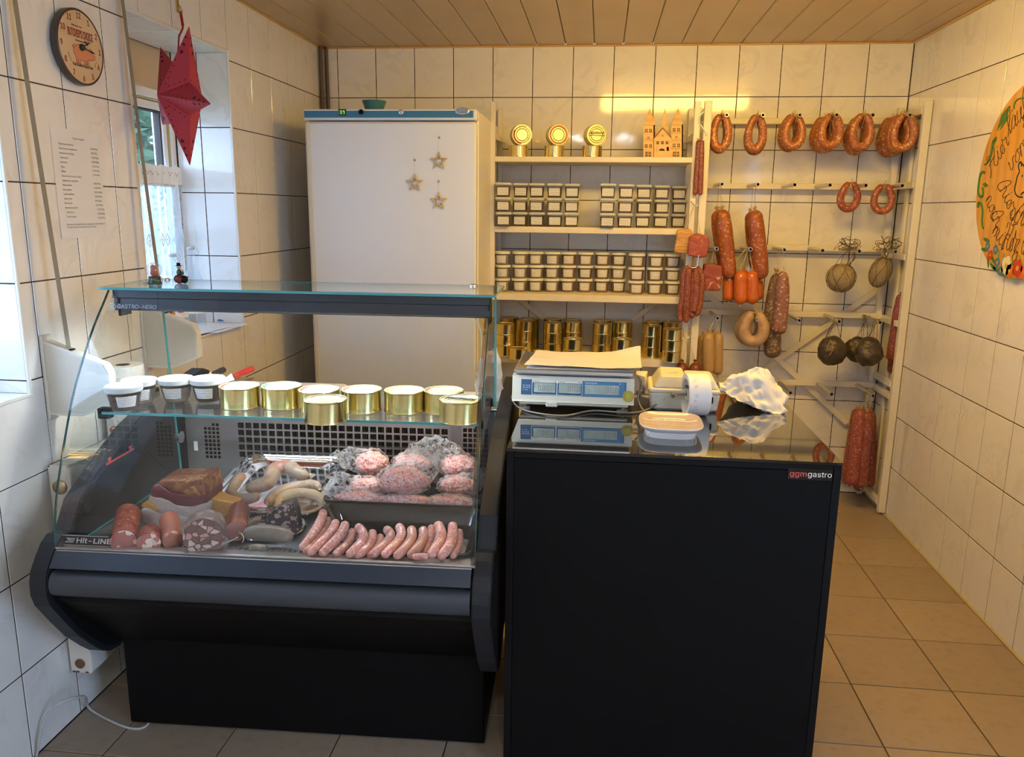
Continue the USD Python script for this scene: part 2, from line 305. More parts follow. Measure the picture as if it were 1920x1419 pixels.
mat('string', (.45, .36, .20), .8); mat('string_dark', (.10, .065, .04), .8); mat('knot', (.48, .30, .12), .6); mat('string_pale', (.62, .55, .42), .8)
mat('casing_end', (.62, .52, .38), .5)
mat('ham_grey', (.26, .20, .115), .55, spots=[('n', 28, .5, .75, (.36, .30, .18)), ('n', 70, .55, .75, (.17, .12, .07))], rnd=.12, bump=('n', 40, .5, .006))
mat('ham_dark', (.050, .035, .022), .42, spots=[('n', 18, .5, .75, (.10, .075, .045)), ('n', 60, .6, .8, (.025, .015, .01))], rnd=.15, bump=('n', 35, .5, .006))
mat('bacon_fat', (.52, .26, .06), .45, spots=[('n', 18, .5, .75, (.38, .14, .03)), ('z', 16, .6, .95, (.60, .36, .12), 6, 2)], bump=('n', 50, .3, .004))
mat('ham_red', (.33, .065, .035), .42, spots=[('n', 26, .60, .70, (.62, .36, .22), 4, 1.5), ('n', 12, .5, .8, (.22, .035, .02))], bump=('n', 50, .3, .004))
mat('ham_veined', (.30, .06, .035), .42, spots=[('n', 15, .56, .66, (.68, .46, .30), 4, 2.0)], bump=('n', 50, .3, .004))
mat('brat_pink', (.50, .215, .19), .28, sss=.1, spots=[('n', 150, .50, .62, (.68, .42, .38)), ('n', 90, .56, .70, (.36, .12, .10)), ('n', 9, .5, .7, (.40, .20, .15))], rnd=.12, bump=('n', 90, .2, .003))
mat('liver_grey', (.36, .28, .215), .34, sss=.1, spots=[('n', 40, .52, .75, (.27, .17, .13)), ('n', 16, .54, .68, (.36, .14, .10)), ('n', 120, .62, .75, (.60, .50, .41))], rnd=.1, bump=('n', 60, .3, .003))
mat('liver_cream', (.50, .38, .23), .36, sss=.1, spots=[('n', 14, .55, .75, (.48, .28, .14)), ('n', 90, .6, .75, (.68, .58, .42))])
mat('mince', (.62, .16, .14), .38, sss=.1, spots=[('n', 110, .47, .56, (.86, .62, .57), 3, 3.0), ('n', 60, .55, .72, (.50, .06, .055), 2, 2.0)], rnd=.08, bump=('n', 95, .9, .008))
mat('smoked_crust', (.20, .065, .03), .45, spots=[('n', 22, .50, .66, (.42, .22, .07), 4, 1.5), ('n', 60, .52, .70, (.10, .028, .018))], bump=('n', 45, .5, .006)); mat('smoked_lean', (.12, .026, .03), .35, spots=[('n', 25, .52, .75, (.18, .05, .05))]); mat('fat_white', (.44, .36, .33), .38, sss=.1, spots=[('n', 14, .5, .75, (.36, .26, .24))])
mat('rind_yellow', (.50, .28, .075), .45, spots=[('n', 35, .5, .75, (.50, .25, .06)), ('e', 45, .0, .06, (.50, .27, .07))], bump=('n', 70, .6, .006))
mat('red_salami', (.17, .026, .014), .48, spec=.35, spots=[('n', 70, .52, .64, (.40, .12, .035), 3, 1.5), ('n', 26, .52, .66, (.085, .012, .009))], bump=('n', 70, .35, .004)); mat('salami_cut', (.40, .13, .11), .4, spots=[('c', 90, .72, .76, (.72, .58, .48))])
mat('wiener_tan', (.27, .085, .048), .34, sss=.1, spots=[('n', 14, .5, .8, (.40, .15, .09))]); mat('bologna_skin', (.13, .024, .010), .28, spots=[('n', 10, .5, .7, (.28, .065, .018))]); mat('bologna_cut', (.40, .18, .165), .4, spots=[('c', 130, .93, .95, (.30, .13, .11))])
mat('brawn_skin', (.11, .075, .068), .25, spots=[('n', 35, .5, .7, (.30, .21, .19))]); mat('brawn_cut', (.16, .08, .07), .34, spots=[('c', 62, .45, .47, (.44, .24, .22)), ('c', 62, .72, .74, (.55, .42, .38)), ('e', 62, .10, .05, (.12, .06, .05))])
mat('blood_skin', (.035, .025, .024), .35); mat('blood_cut', (.030, .016, .016), .38, spots=[('c', 120, .70, .73, (.34, .22, .20)), ('n', 120, .6, .75, (.12, .06, .055))])
mat('grey_sausage', (.13, .10, .075), .33, sss=.05, spots=[('n', 9, .5, .75, (.20, .16, .12)), ('n', 60, .6, .8, (.09, .065, .045))])
pane('film', (1, 1, 1), rough=.12, ior=1.5, haze=((.95, .95, .97), .20, 55))
mat('bag_white', (.72, .72, .73), .5, bump=('n', 14, .4, .01)); pane('bag_film', (.9, .92, .94), rough=.2, haze=((.8, .84, .88), .55, 12))
mat('wood_ply', (.70, .46, .19), .5, spots=[('z', 9, .3, 1, (.60, .36, .12), 3, 1)], var=(8, (.74, .50, .22), .6)); mat('wood_edge', (.22, .11, .04), .6); mat('wood_burnt', (.10, .05, .025), .7)
mat('sign_wood', (.60, .31, .055), .30, spots=[('y', 5.5, .35, 1, (.50, .23, .035), 5, .6), ('n', 30, .6, .75, (.44, .19, .03))], var=(6, (.66, .36, .07), .5))
mat('leaf_green', (.05, .17, .03), .45); mat('leaf_light', (.20, .30, .05), .45); mat('flower_red', (.50, .04, .02), .45); mat('flower_orange', (.65, .13, .03), .45); mat('flower_blue', (.07, .18, .40), .45); mat('flower_white', (.72, .66, .55), .45)
mat('star_red', (.42, .028, .055), .55, rnd=.03); mat('hole_dark', (.05, .006, .008), .9); mat('ribbon_red', (.36, .02, .04), .6)
mat('gold_star', (.80, .52, .22), .25, metal=1); mat('copper_brown', (.35, .14, .05), .35, metal=.6)
mat('teal_bowl', (.045, .18, .20), .45); mat('clock_face', (.62, .46, .29), .5, var=(14, (.55, .38, .22), .6)); mat('clock_ink', (.30, .05, .04), .6); mat('clock_rim', (.06, .045, .04), .4); mat('pig_pink', (.62, .24, .12), .6)
mat('belt_grey', (.26, .235, .19), .75, bump=('z', 200, .4, .001)); mat('winder_beige', (.66, .61, .51), .4); mat('radiator_white', (.70, .67, .60), .35); mat('rust', (.16, .08, .04), .8); mat('brass', (.55, .42, .25), .3, metal=1)
mat('pipe_brown', (.10, .065, .05), .45); mat('frame_white', (.80, .82, .84), .3); mat('seal_yellow', (.50, .42, .22), .6); mat('seal_dark', (.05, .035, .03), .6); mat('shutter_wood', (.58, .42, .25), .5)
LOOK['lace'] = usdkit.material(stage, '/World/Looks/lace', {'d': ('diffuse_bsdf', dict(color=(.80, .88, .95))), 't': ('translucent_bsdf', dict(color=(.80, .88, .95))), 'm': ('mix_closure', dict(fac=.6)), 'tr': ('transparent_bsdf', {}),
    'g': ('texture_coordinate', {}), 'n': ('noise_texture', dict(scale=55, detail=3)), 'r': ('map_range', dict(from_min=.35, from_max=.7, to_min=.45, to_max=.95)), 'm2': ('mix_closure', {})},
    [('d.BSDF', 'm.closure1'), ('t.BSDF', 'm.closure2'), ('g.object', 'n.vector'), ('n.fac', 'r.value'), ('r.result', 'm2.fac'), ('tr.BSDF', 'm2.closure1'), ('m.closure', 'm2.closure2')], surface='m2.closure')
mat('lace_solid', (.82, .87, .92), .8)
mat('scale_cream', (.66, .65, .56), .4); mat('lcd', (.33, .42, .38), .25, spots=[('n', 25, .5, .75, (.50, .58, .53))]); mat('scale_blue', (.03, .10, .22), .35); mat('scale_blue_light', (.05, .20, .40), .35); mat('sticker_yellow', (.50, .42, .06), .4)
mat('tray_beige', (.50, .40, .36), .25, coat=.2); mat('tray_white', (.80, .78, .76), .2, coat=.3); mat('cable_grey', (.22, .21, .19), .5); mat('cable_white', (.45, .47, .48), .5); mat('roll_white', (.86, .85, .83), .55)
pane('bottle_glass', (.90, .95, .98), haze=((.75, .85, .92), .06)); mat('snow_globe_base', (.015, .06, .035), .35); mat('pumpkin_red', (.14, .012, .014), .3); mat('skin', (.50, .28, .18), .5); mat('toy_red', (.40, .08, .04), .5); pane('globe_glass', (.97, .93, .90), ior=1.7, haze=((.8, .7, .65), .12))
mat('book_yellow', (.70, .36, .04), .5); mat('purple', (.20, .03, .20), .5); mat('pen_green', (.05, .40, .06), .35); mat('pen_blue', (.03, .12, .42), .35); mat('timer_dark', (.025, .035, .04), .45); mat('knife_red', (.60, .035, .03), .35); mat('board_white', (.80, .80, .78), .5); mat('kitchen_roll', (.84, .83, .82), .8, bump=('e', 60, .8, .004))
emit('display_green', (.35, 1.0, .15), 1.6); emit('lamp_glow', LAMP_COLOR, LAMP_POWER); emit('led_glow', LED_COLOR, LED_POWER); emit('spot_glow', SPOT_COLOR, SPOT_POWER)
LOOK['foliage'] = usdkit.material(stage, '/World/Looks/foliage', {'d': ('diffuse_bsdf', {}), 't': ('translucent_bsdf', {}), 'm': ('mix_closure', dict(fac=.35)), 'g': ('geometry', {}), 'r': ('rgb_ramp', {'ramp': [(0, (.10, .17, .10)), (.6, (.24, .34, .20)), (1, (.55, .62, .46))]})},
    [('g.random_per_island', 'r.fac'), ('r.color', 'd.color'), ('r.color', 't.color'), ('d.BSDF', 'm.closure1'), ('t.BSDF', 'm.closure2')], surface='m.closure')
mat('bark', (.16, .12, .09), .9); mat('meadow', (.10, .15, .06), .95)

# ---------------------------------------------------------------- the room
XL, XR, ZC, YB, YR = -.091, 2.844, 2.2727, 0.0, -5.3
PX, PZ, Z1, GAP, TH = .203, .25374, 2.0257, .0034, .006
def tile_mesh(poly, o, ea, eb, en, th=TH, ch=.0012):
    """a slab whose front face lies at o + a ea + b eb; poly: shapely polygon in (a, b)"""
    if len(poly.exterior.coords) == 5 and abs(poly.area - poly.envelope.area) < 1e-9:
        a0, b0, a1, b1 = poly.bounds; c = ch
        P = [(a0, b0, -th), (a1, b0, -th), (a1, b1, -th), (a0, b1, -th), (a0, b0, -c), (a1, b0, -c), (a1, b1, -c), (a0, b1, -c), (a0 + c, b0 + c, 0), (a1 - c, b0 + c, 0), (a1 - c, b1 - c, 0), (a0 + c, b1 - c, 0)]
        f = [(8, 9, 10), (8, 10, 11)]
        for k in (0, 4):
            for i in range(4): j = (i + 1) % 4; f += [(k + i, k + j, k + 4 + j), (k + i, k + 4 + j, k + 4 + i)]
        m = TM(P, f)
    else: m = ext(poly, th, -th)
    return fr(m, o, np.array(ea, float), np.array(eb, float), np.array(en, float))
def tiled(path, aa, bb, o, ea, eb, en, holes=(), name='tile', m='wall_tile', gap=GAP):
    """tiles between the grid lines aa and bb"""
    for b0, b1 in zip(bb[:-1], bb[1:]):
        for a0, a1 in zip(aa[:-1], aa[1:]):
            if a1 - a0 < .008 or b1 - b0 < .008: continue
            r = sbox(a0 + gap / 2, b0 + gap / 2, a1 - gap / 2, b1 - gap / 2)
            for h in holes: r = r.difference(h)
            for g in getattr(r, 'geoms', [r]):
                if not g.is_empty and g.area > 6e-5: part(path, name, tile_mesh(g, o, ea, eb, en), m)
def lines(first, pitch, lo, hi):
    k0 = math.ceil((lo - first) / pitch); v = [first + k * pitch for k in range(k0, k0 + 200) if lo < first + k * pitch < hi]
    return [lo] + v + [hi]
ZL = lines(Z1, -PZ, 0, ZC) if False else lines(Z1 - 8 * PZ, PZ, 0, ZC)
ZL = [0] + [z for z in ZL if .02 < z < ZC - .02] + [ZC]
# window openings in the left wall, as (y0, y1, z0, z1)
WIN1, WIN2, DEEP = (-1.752, -1.066, .985, 2.055), (-3.12, -2.334, .975, 2.055), .235
TY = -3.4                                                        # tiles are single pieces as far as this; the wall behind the camera is beyond
wb = thing('wall_back', 'white marbled tiles with dark joints behind the fridge and the shelves', kind='structure')
part(wb, 'grout', bx(XL - .3, XR + .1, .0012, .1, 0, ZC), 'grout'); tiled(wb, lines(0, PX, XL, XR), ZL, (0, YB, 0), (1, 0, 0), (0, 0, 1), (0, -1, 0))
wr = thing('wall_right', 'white marbled tiles on the wall with the round wooden sign', kind='structure')
DY0, DY1, DZ1 = -4.75, -3.55, 2.10                              # unseen glazed door, added beside the camera to let daylight in
lay_r = lambda poly, d, x: fr(ext(poly, d), (x, 0, 0), np.array([0, 1., 0]), np.array([0, 0, 1.]), np.array([1., 0, 0]))
part(wr, 'grout', lay_r(sbox(YR, 0, .1, ZC).difference(sbox(DY0, -.1, DY1, DZ1)), .1, XR + .0012), 'grout')
tiled(wr, lines(-.139, PX, TY, 0), ZL, (XR, 0, 0), (0, 1, 0), (0, 0, 1), (-1, 0, 0)); part(wr, 'plaster', lay_r(sbox(YR, 0, TY, ZC).difference(sbox(DY0, -.1, DY1, DZ1)), .005, XR - .0045), 'plaster')
wl = thing('wall_left', 'white marbled tiles on the wall with the windows and the clock', kind='structure')
wall = sbox(YR, 0, .1, ZC); h1, h2 = sbox(WIN1[0], WIN1[2], WIN1[1], WIN1[3]), sbox(WIN2[0], WIN2[2], WIN2[1], WIN2[3])
part(wl, 'grout', fr(ext(wall.difference(h1).difference(h2), .30), (XL - .3012, 0, 0), np.array([0, 1., 0]), np.array([0, 0, 1.]), np.array([1., 0, 0])), 'grout')
tiled(wl, lines(-.2514, PX, TY, 0), ZL, (XL, 0, 0), (0, 1, 0), (0, 0, 1), (1, 0, 0), (h1.buffer(.004, join_style=2), h2.buffer(.004, join_style=2))); part(wl, 'plaster', bx(XL - .003, XL + .002, YR, TY, 0, ZC), 'plaster')
def reveal(w):
    """tiled sides, head and sill of a window opening"""
    y0, y1, z0, z1 = w; d = DEEP; zz = sorted([z0] + [z for z in ZL if z0 + .03 < z < z1 - .03] + [z1]); xx = [XL - d, XL - .13, XL - .004]
    for y, n in ((y1 - .002, (0, -1, 0)), (y0 + .002, (0, 1, 0))): tiled(wl, xx, zz, (0, y, 0), (1, 0, 0), (0, 0, 1), n)
    yy = lines(y0 + .203 * .55, PX, y0, y1)
    tiled(wl, xx, yy, (0, 0, z1 - .002), (1, 0, 0), (0, 1, 0), (0, 0, -1)); tiled(wl, xx, yy, (0, 0, z0 + .002), (1, 0, 0), (0, 1, 0), (0, 0, 1))
    t = .007
    part(wl, 'edge_trim', [bev(XL - .006, XL + .003, y1 - .003, y1 + t, z0 - t, z1 + t, .002), bev(XL - .006, XL + .003, y0 - t, y0 + .003, z0 - t, z1 + t, .002), bev(XL - .006, XL + .003, y0, y1, z1 - .003, z1 + t, .002), bev(XL - .006, XL + .003, y0, y1, z0 - t, z0 + .003, .002)], 'trim_white')
reveal(WIN1); reveal(WIN2)
we = thing('wall_rear', 'plain pale wall behind the camera', kind='structure'); part(we, 'plaster', bx(XL - .3, XR + .1, YR - .1, YR, 0, ZC), 'plaster')
dd = thing('door_1', 'added unseen glass door beside the camera that lets daylight in', kind='structure'); dx0, dx1 = XR + .03, XR + .09
part(dd, 'frame', [bev(dx0, dx1, DY0, DY0 + .08, 0, DZ1, .004), bev(dx0, dx1, DY1 - .08, DY1, 0, DZ1, .004), bev(dx0, dx1, DY0 + .08, DY1 - .08, DZ1 - .08, DZ1, .004), bev(dx0, dx1, DY0 + .08, DY1 - .08, 0, .25, .004)], 'frame_white'); part(dd, 'pane', bx(dx0 + .028, dx0 + .032, DY0 + .08, DY1 - .08, .25, DZ1 - .08), 'window_glass'); part(dd, 'door_handle', [cyl((dx0, DY1 - .04, 1.02), (dx0 - .05, DY1 - .04, 1.02), .01), cyl((dx0 - .045, DY1 - .04, 1.02), (dx0 - .045, DY1 - .16, 1.02), .009)], 'steel')
fl = thing('floor', 'square brown floor tiles with dark joints', kind='structure')
part(fl, 'grout', bx(XL - .3, XR + .1, YR, .1, -.08, -.004), 'floor_grout')
tiled(fl, lines(2.838 - .3058 * 9, .3058, XL, XR), lines(-.616, .3055, -4.3, 0), (0, 0, 0), (1, 0, 0), (0, 1, 0), (0, 0, 1), name='floor_tile', m='floor_tile', gap=.004)
part(fl, 'screed', bx(XL, XR, YR, -4.3, -.01, 0), 'floor_tile')
ce = thing('ceiling', 'varnished brown wooden panels running away from the camera', kind='structure')
part(ce, 'backing', bx(XL - .3, XR + .1, YR, .1, ZC + .012, ZC + .08), 'wood_burnt')
xs = lines(.039, .1425, XL, XR)
for a, b in zip(xs[:-1], xs[1:]):
    c = .004; m = TM([(a, YR, ZC + .014), (b - .002, YR, ZC + .014), (b - .002, YR, ZC + c), (b - .006, YR, ZC), (a + c, YR, ZC), (a, YR, ZC + c)] + [(a, .0, ZC + .014), (b - .002, .0, ZC + .014), (b - .002, .0, ZC + c), (b - .006, .0, ZC), (a + c, .0, ZC), (a, .0, ZC + c)],
                    [t for i in range(6) for j in [(i + 1) % 6] for t in ((i, j, 6 + j), (i, 6 + j, 6 + i))]); m.invert()
    part(ce, 'plank', m, 'plank')
part('/World', 'trim_1', [bev(XL, XR, -.012, 0, ZC - .008, ZC, .003), bev(XR - .012, XR, TY, -.012, ZC - .008, ZC, .003), bev(XL, XL + .01, TY, -.012, ZC - .006, ZC, .002)], 'wood_ply'); tag('/World/trim_1', 'thin wooden cove strip along the ceiling', kind='structure')
part('/World', 'baseboard_right', bev(XR - .010, XR, TY, 0, 0, .007, .002), 'seal_yellow'); tag('/World/baseboard_right', 'narrow sealing strip along the foot of the right wall', kind='structure')
# windows: frame, sash, seal, pane, shutter box board
def window(n, w, label):
    y0, y1, z0, z1 = w; x = XL - DEEP
    t = thing('window_%d' % n, label, kind='structure')
    def ring(a0, a1, b0, b1, wd, x0, x1): return [bev(x0, x1, a0, a0 + wd, b0, b1, .003), bev(x0, x1, a1 - wd, a1, b0, b1, .003), bev(x0, x1, a0 + wd, a1 - wd, b1 - wd, b1, .003), bev(x0, x1, a0 + wd, a1 - wd, b0, b0 + wd, .003)]
    zt = z1 - .155
    part(t, 'shutter_box', bev(x - .06, x - .002, y0, y1, zt, z1, .003), 'shutter_wood')
    part(t, 'frame', ring(y0, y1, z0, zt, .035, x - .065, x - .004), 'frame_white'); part(t, 'seal', ring(y0 + .034, y1 - .034, z0 + .034, zt - .034, .008, x - .05, x - .008), 'seal_yellow')
    s = part(t, 'sash', ring(y0 + .044, y1 - .044, z0 + .044, zt - .044, .030, x - .06, x - .014), 'frame_white'); part(s, 'gasket', ring(y0 + .073, y1 - .073, z0 + .073, zt - .073, .007, x - .05, x - .02), 'seal_dark')
    part(t, 'pane', bx(x - .040, x - .036, y0 + .079, y1 - .079, z0 + .079, zt - .079), 'window_glass')
window(1, WIN1, 'white framed window behind the half curtain'); window(2, WIN2, 'white framed window at the left edge of the picture')
lamp = thing('ceiling_lamp', 'long box-shaped ceiling lamp with a warm glowing diffuser', 'lamp', (1.86, -1.66, ZC))
part(lamp, 'base', bev(-.50, .50, -.05, .05, -.028, 0, .004), 'white_plastic'); part(lamp, 'end_cap', [bev(-.515, -.495, -.065, .065, -.108, -.02, .004), bev(.495, .515, -.065, .065, -.108, -.02, .004)], 'white_plastic')
part(lamp, 'diffuser', rbox(-.495, .495, -.06, .06, -.105, -.028, .02), 'lamp_glow')
for x, w in ((1.09, 'left'), (1.60, 'right')):
    sl_ = thing('ceiling_spot', 'small round white ceiling lamp behind the camera, %s one of two' % w, 'lamp', (x, -4.55, ZC)); part(sl_, 'housing', lathe([(.105, -.05), (.11, -.045), (.11, 0), (.0001, 0)], 32), 'white_plastic', smooth=40); part(sl_, 'diffuser', lathe([(.0001, -.062), (.06, -.060), (.095, -.050), (.0001, -.048)], 32), 'spot_glow', smooth=40)
# corner pipes
pp = thing('heating_pipe', 'pair of thin brown heating pipes rising in the far left corner', 'pipe', (XL, 0, 0))
for dx, dy in ((.018, -.045), (.040, -.020)): part(pp, 'pipe', cyl((dx, dy, 0), (dx, dy, ZC), .0095, 12), 'pipe_brown', smooth=40)
# outdoors
obj('meadow', bx(-14, 8, -14, 14, -1.2, -1.0), 'meadow', 'grassy ground outside the window', kind='structure')
def tree(name, label, x, y, h, r, seed, n=5200):
    R = np.random.default_rng(seed); t = thing(name, label, 'tree', (x, y, -1.0), group=None)
    part(t, 'trunk', tube([(0, 0, 0), (.05, 0, h * .5), (0, .05, h * .97)], [.12, .08, .01], 8), 'bark', smooth=True)
    k = R.random(n); zz = h * (.04 + .96 * (1 - np.sqrt(R.random(n)))); rad = r * (1 - zz / h * .8) * np.sqrt(.15 + .85 * R.random(n)); a = R.random(n) * 2 * np.pi
    c = np.stack([rad * np.cos(a), rad * np.sin(a), zz - rad * .25], 1); d = R.normal(size=(n, 3)); d /= np.linalg.norm(d, axis=1)[:, None]; e = np.cross(d, R.normal(size=(n, 3))); e /= np.linalg.norm(e, axis=1)[:, None]
    L, B = (.05 + .12 * R.random(n))[:, None], (.012 + .03 * R.random(n))[:, None]
    v = np.stack([c - d * L, c + e * B, c + d * L, c - e * B], 1).reshape(-1, 3); i = np.arange(n) * 4; f = np.vstack([np.stack([i, i + 1, i + 2], 1), np.stack([i, i + 2, i + 3], 1)])
    part(t, 'foliage', TM(v, f), 'foliage', kind='stuff')
    for j in range(14):
        z = h * R.uniform(.2, .85); an = R.uniform(0, 6.28); q = r * (1 - z / h * .8)
        part(t, 'branch', tube([(0, 0, z), (q * .5 * math.cos(an), q * .5 * math.sin(an), z + .1), (q * 1.0 * math.cos(an), q * 1.0 * math.sin(an), z + R.uniform(-.1, .35))], [.025, .012, .004], 5), 'bark')
for i, (x, y, h, r) in enumerate([(-2.3, 1.6, 4.6, 1.05), (-4.3, 4.4, 5.6, 1.4), (-.9, 3.7, 5.2, 1.1), (-4.7, 1.1, 5.2, 1.15)]):
    tree('conifer', 'grey-green conifer outside the window, ' + ['nearest to the pane', 'second row behind the nearest one', 'to the right behind the star', 'to the left behind the frame'][i], x, y, h, r, 11 + i)
# ---------------------------------------------------------------- refrigerator
FX0, FX1, FY, FZ = .088, .846, -.75, 1.88
fg = thing('refrigerator', 'tall white commercial refrigerator with a blue control strip', 'refrigerator', (0, 0, 0))
def fz(py): return W(730, py, 'y', FY)[2]
part(fg, 'cabinet', bev(FX0, FX1, FY + .055, -.055, .04, FZ, .006), 'fridge_side'); part(fg, 'plinth', bx(FX0 + .02, FX1 - .02, FY + .09, -.08, 0, .04), 'black_matte')
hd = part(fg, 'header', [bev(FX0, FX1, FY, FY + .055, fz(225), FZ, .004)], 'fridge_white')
part(hd, 'control_strip', bev(FX0 + .004, FX1 - .014, FY - .003, FY + .01, fz(220.5), FZ - .008, .001), 'panel_blue', label='blue control strip')
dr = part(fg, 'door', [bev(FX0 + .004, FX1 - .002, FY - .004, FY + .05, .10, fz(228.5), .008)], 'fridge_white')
part(dr, 'door_edge', bev(FX0 + .012, FX0 + .030, FY - .008, FY - .002, .11, fz(229.5), .003), 'gasket'); part(dr, 'door_gasket', bx(FX0 + .01, FX1 - .008, FY + .046, FY + .056, .1, fz(228)), 'gasket')
def on_f(px, py, m, mt, nm, parent=fg, d=-.0035, **k): p = W(px, py, 'y', FY + d); return part(parent, nm, fr(m, p, (1, 0, 0), (0, 0, 1), (0, -1, 0)), mt, **k)
def seg7(s, h):
    """seven-segment figures of height h"""
    on = {'0': 'abcdef', '1': 'bc', '2': 'abged', '3': 'abgcd', '4': 'fgbc', '5': 'afgcd', '6': 'afgedc', '7': 'abc', '8': 'abcdefg', '9': 'abfgcd', '-': 'g'}; w, t = h * .5, h * .11; out, x = [], 0
    for ch in s:
        if ch in '.,': out.append(bx(x - h * .13, x - h * .02, 0, t, 0, .0005)); continue
        R = dict(a=(t, w - t, h - t, h), b=(w - t, w, h / 2, h - t / 2), c=(w - t, w, t / 2, h / 2), d=(t, w - t, 0, t), e=(0, t, t / 2, h / 2), f=(0, t, h / 2, h - t / 2), g=(t, w - t, h / 2 - t / 2, h / 2 + t / 2))
        for k in on.get(ch, ''): q = R[k]; out.append(bx(x + q[0], x + q[1], q[2], q[3], 0, .0005))
        x += w + h * .28
    return join(out)
on_f(642, 210.5, mv(bx(-.017, .017, -.013, .013, 0, .0008), (0, 0, 0)), 'ink_black', 'display_window', hd)
on_f(638.2, 213.8, seg7('09', .015), 'display_green', 'display_digits', hd, d=-.0045); on_f(634, 213.8, seg7('8', .015), 'ink_grey', 'display_digits', hd, d=-.0045)
kn = on_f(677.5, 210, mv(lathe([(.0001, .009), (.009, .009), (.0105, .007), (.0105, 0)][::-1], 20), (0, 0, 0)), 'black_matte', 'thermostat_knob', hd)
on_f(752, 210, lathe([(.0105, 0), (.0105, .003), (.007, .0045), (.0001, .0045)], 20), 'steel', 'key_lock', hd)
bd = on_f(867, 209, mv(TM(np.asarray(lathe([(.030, 0), (.030, .0025), (.026, .004), (.0001, .004)], 28).vertices) * [1, .52, 1], lathe([(.030, 0), (.030, .0025), (.026, .004), (.0001, .004)], 28).faces), (0, 0, 0)), 'steel', 'maker_badge', hd)
on_f(867, 209, mv(text('KBS', .014, .0006, True, .25, True, 1.15), (0, -.007, .004)), 'ink_blue', 'maker_letters', hd)
for (px, py, hx, hy), wh in zip([(823, 302, 823, 258), (778, 343, 777, 300), (823, 377, 822, 340)], ['upper right of three', 'on the left of three', 'lowest of three']):
    c = W(px, py, 'y', FY - .008); h = W(hx, hy, 'y', FY - .008)
    t = thing('star_ornament', 'hollow golden star hanging on the refrigerator door, ' + wh, 'ornament', c, group=None)
    S = star(.0405, .0165).difference(star(.0235, .0098))
    part(t, 'star_frame', fr(ext(S, .004), (0, 0, 0), (1, 0, 0), (0, 0, 1), (0, -1, 0)), 'gold_star'); part(t, 'star_edge', fr(ext(star(.0245, .0103).difference(star(.0225, .0094)), .0046), (0, 0, 0), (1, 0, 0), (0, 0, 1), (0, -1, 0)), 'copper_brown')
    z = h[2] - c[2]; part(t, 'thread', tube([(0, 0, .04), (.0005, .001, z)], .0006, 5), 'string_pale'); part(t, 'thread', tube(smooth_path([(0, .001, z), (-.004, -.002, z + .006), (-.002, -.002, z + .014)], 8), .0006, 5), 'string_pale')
    part(t, 'magnet', mv(cyl((0, .007, 0), (0, .002, 0), .0055, 14), (h[0] - c[0], 0, z)), 'steel_dark')
bw = obj('bowl', lathe([(.0001, 0), (.030, 0), (.036, .002), (.046, .030), (.053, .047), (.0535, .049), (.0505, .048), (.043, .03), (.033, .006), (.0001, .004)], 32, *W(701.5, 192, 'y', -.62)[:2], FZ), 'teal_bowl', 'small teal bowl standing on top of the refrigerator', 'bowl', smooth=40)

# ---------------------------------------------------------------- shelving unit and hanging rack (white painted steel)
SF = -.321; ST = 1.965
su = thing('shelving_unit', 'white painted steel shelving unit with cans and tubs on its boards', 'shelf')
LP, RP = (.845, .868), (1.796, 1.824)
for a, b in (LP, RP):
    for y0, y1 in ((SF, SF + .03), (-.055, -.025)): part(su, 'post', bev(a, b, y0, y1, 0, ST, .002), 'rack_paint')
    for z in (1.80, 1.20, .62, .12): part(su, 'side_rail', bev(a + .003, b - .003, SF + .03, -.055, z, z + .03, .002), 'rack_paint')
    s = 1 if a < 1 else -1; x = b if s > 0 else a
    part(su, 'bracket', hull([(x, SF + .03, 1.80), (x, -.06, 1.80), (x + s * .022, -.06, 1.80), (x, SF + .03, 1.796), (x, -.06, 1.796), (x + s * .022, -.06, 1.796)]), 'rack_paint')
BT = [1.715, 1.387, 1.062, .749, .42, .10]; BH = [.025, .029, .034, .036, .03, .03]
for z, h in zip(BT, BH): part(su, 'shelf_board', bev(LP[1] - .002, RP[0] + .002, SF - .004, -.028, z - h, z, .002), 'shelf_board')
def brace(par, p, q, w=.026, y=-.02): d = np.array([q[0] - p[0], 0, q[1] - p[1]]); L = np.linalg.norm(d); d /= L; part(par, 'brace', fr(bev(0, L, -w / 2, w / 2, 0, .004, .001), (p[0], y, p[1]), d, np.array([-d[2], 0, d[0]]), (0, -1, 0)), 'rack_paint')
A, B = W(980, 566, 'y', -.02), W(1030, 606, 'y', -.02); dA = (B - A) * 4.2; brace(su, (A - (B - A) * .4)[[0, 2]], (A + dA)[[0, 2]]); A, B = W(1228, 568, 'y', -.02), W(1172, 612, 'y', -.02); brace(su, (A - (B - A) * .4)[[0, 2]], (A + (B - A) * 4.2)[[0, 2]], y=-.014)

rk = thing('hanging_rack', 'white painted steel rack with rows of tubular pegs for hanging sausages', 'rack')
for a, b, y0, y1 in ((1.840, 1.874, SF, SF + .03), (2.806, 2.840, SF, SF + .03), (1.842, 1.872, -.055, -.025), (2.785, 2.812, -.055, -.025)): part(rk, 'post', bev(a, b, y0, y1, 0.012, ST + .002, .002), 'rack_paint')
BZ = [1.904, 1.595, 1.296, .963, .606]
for z in BZ: part(rk, 'cross_bar', bev(1.846, 2.81, -.068, -.045, z - .014, z + .014, .002), 'rack_paint')
part(rk, 'cross_bar', bev(1.846, 2.81, -.06, -.04, .10, .13, .002), 'rack_paint')
for x in (1.857, 2.815):
    for z in (1.925, 1.60, 1.27, .955, .66, .60, .06): part(rk, 'side_rail', bev(x - .012, x + .012, SF + .03, -.055, z - .015, z + .015, .002), 'rack_paint')
part(rk, 'wall_strip', bev(2.828, 2.842, -.16, -.13, .05, 1.96, .002), 'rack_paint')
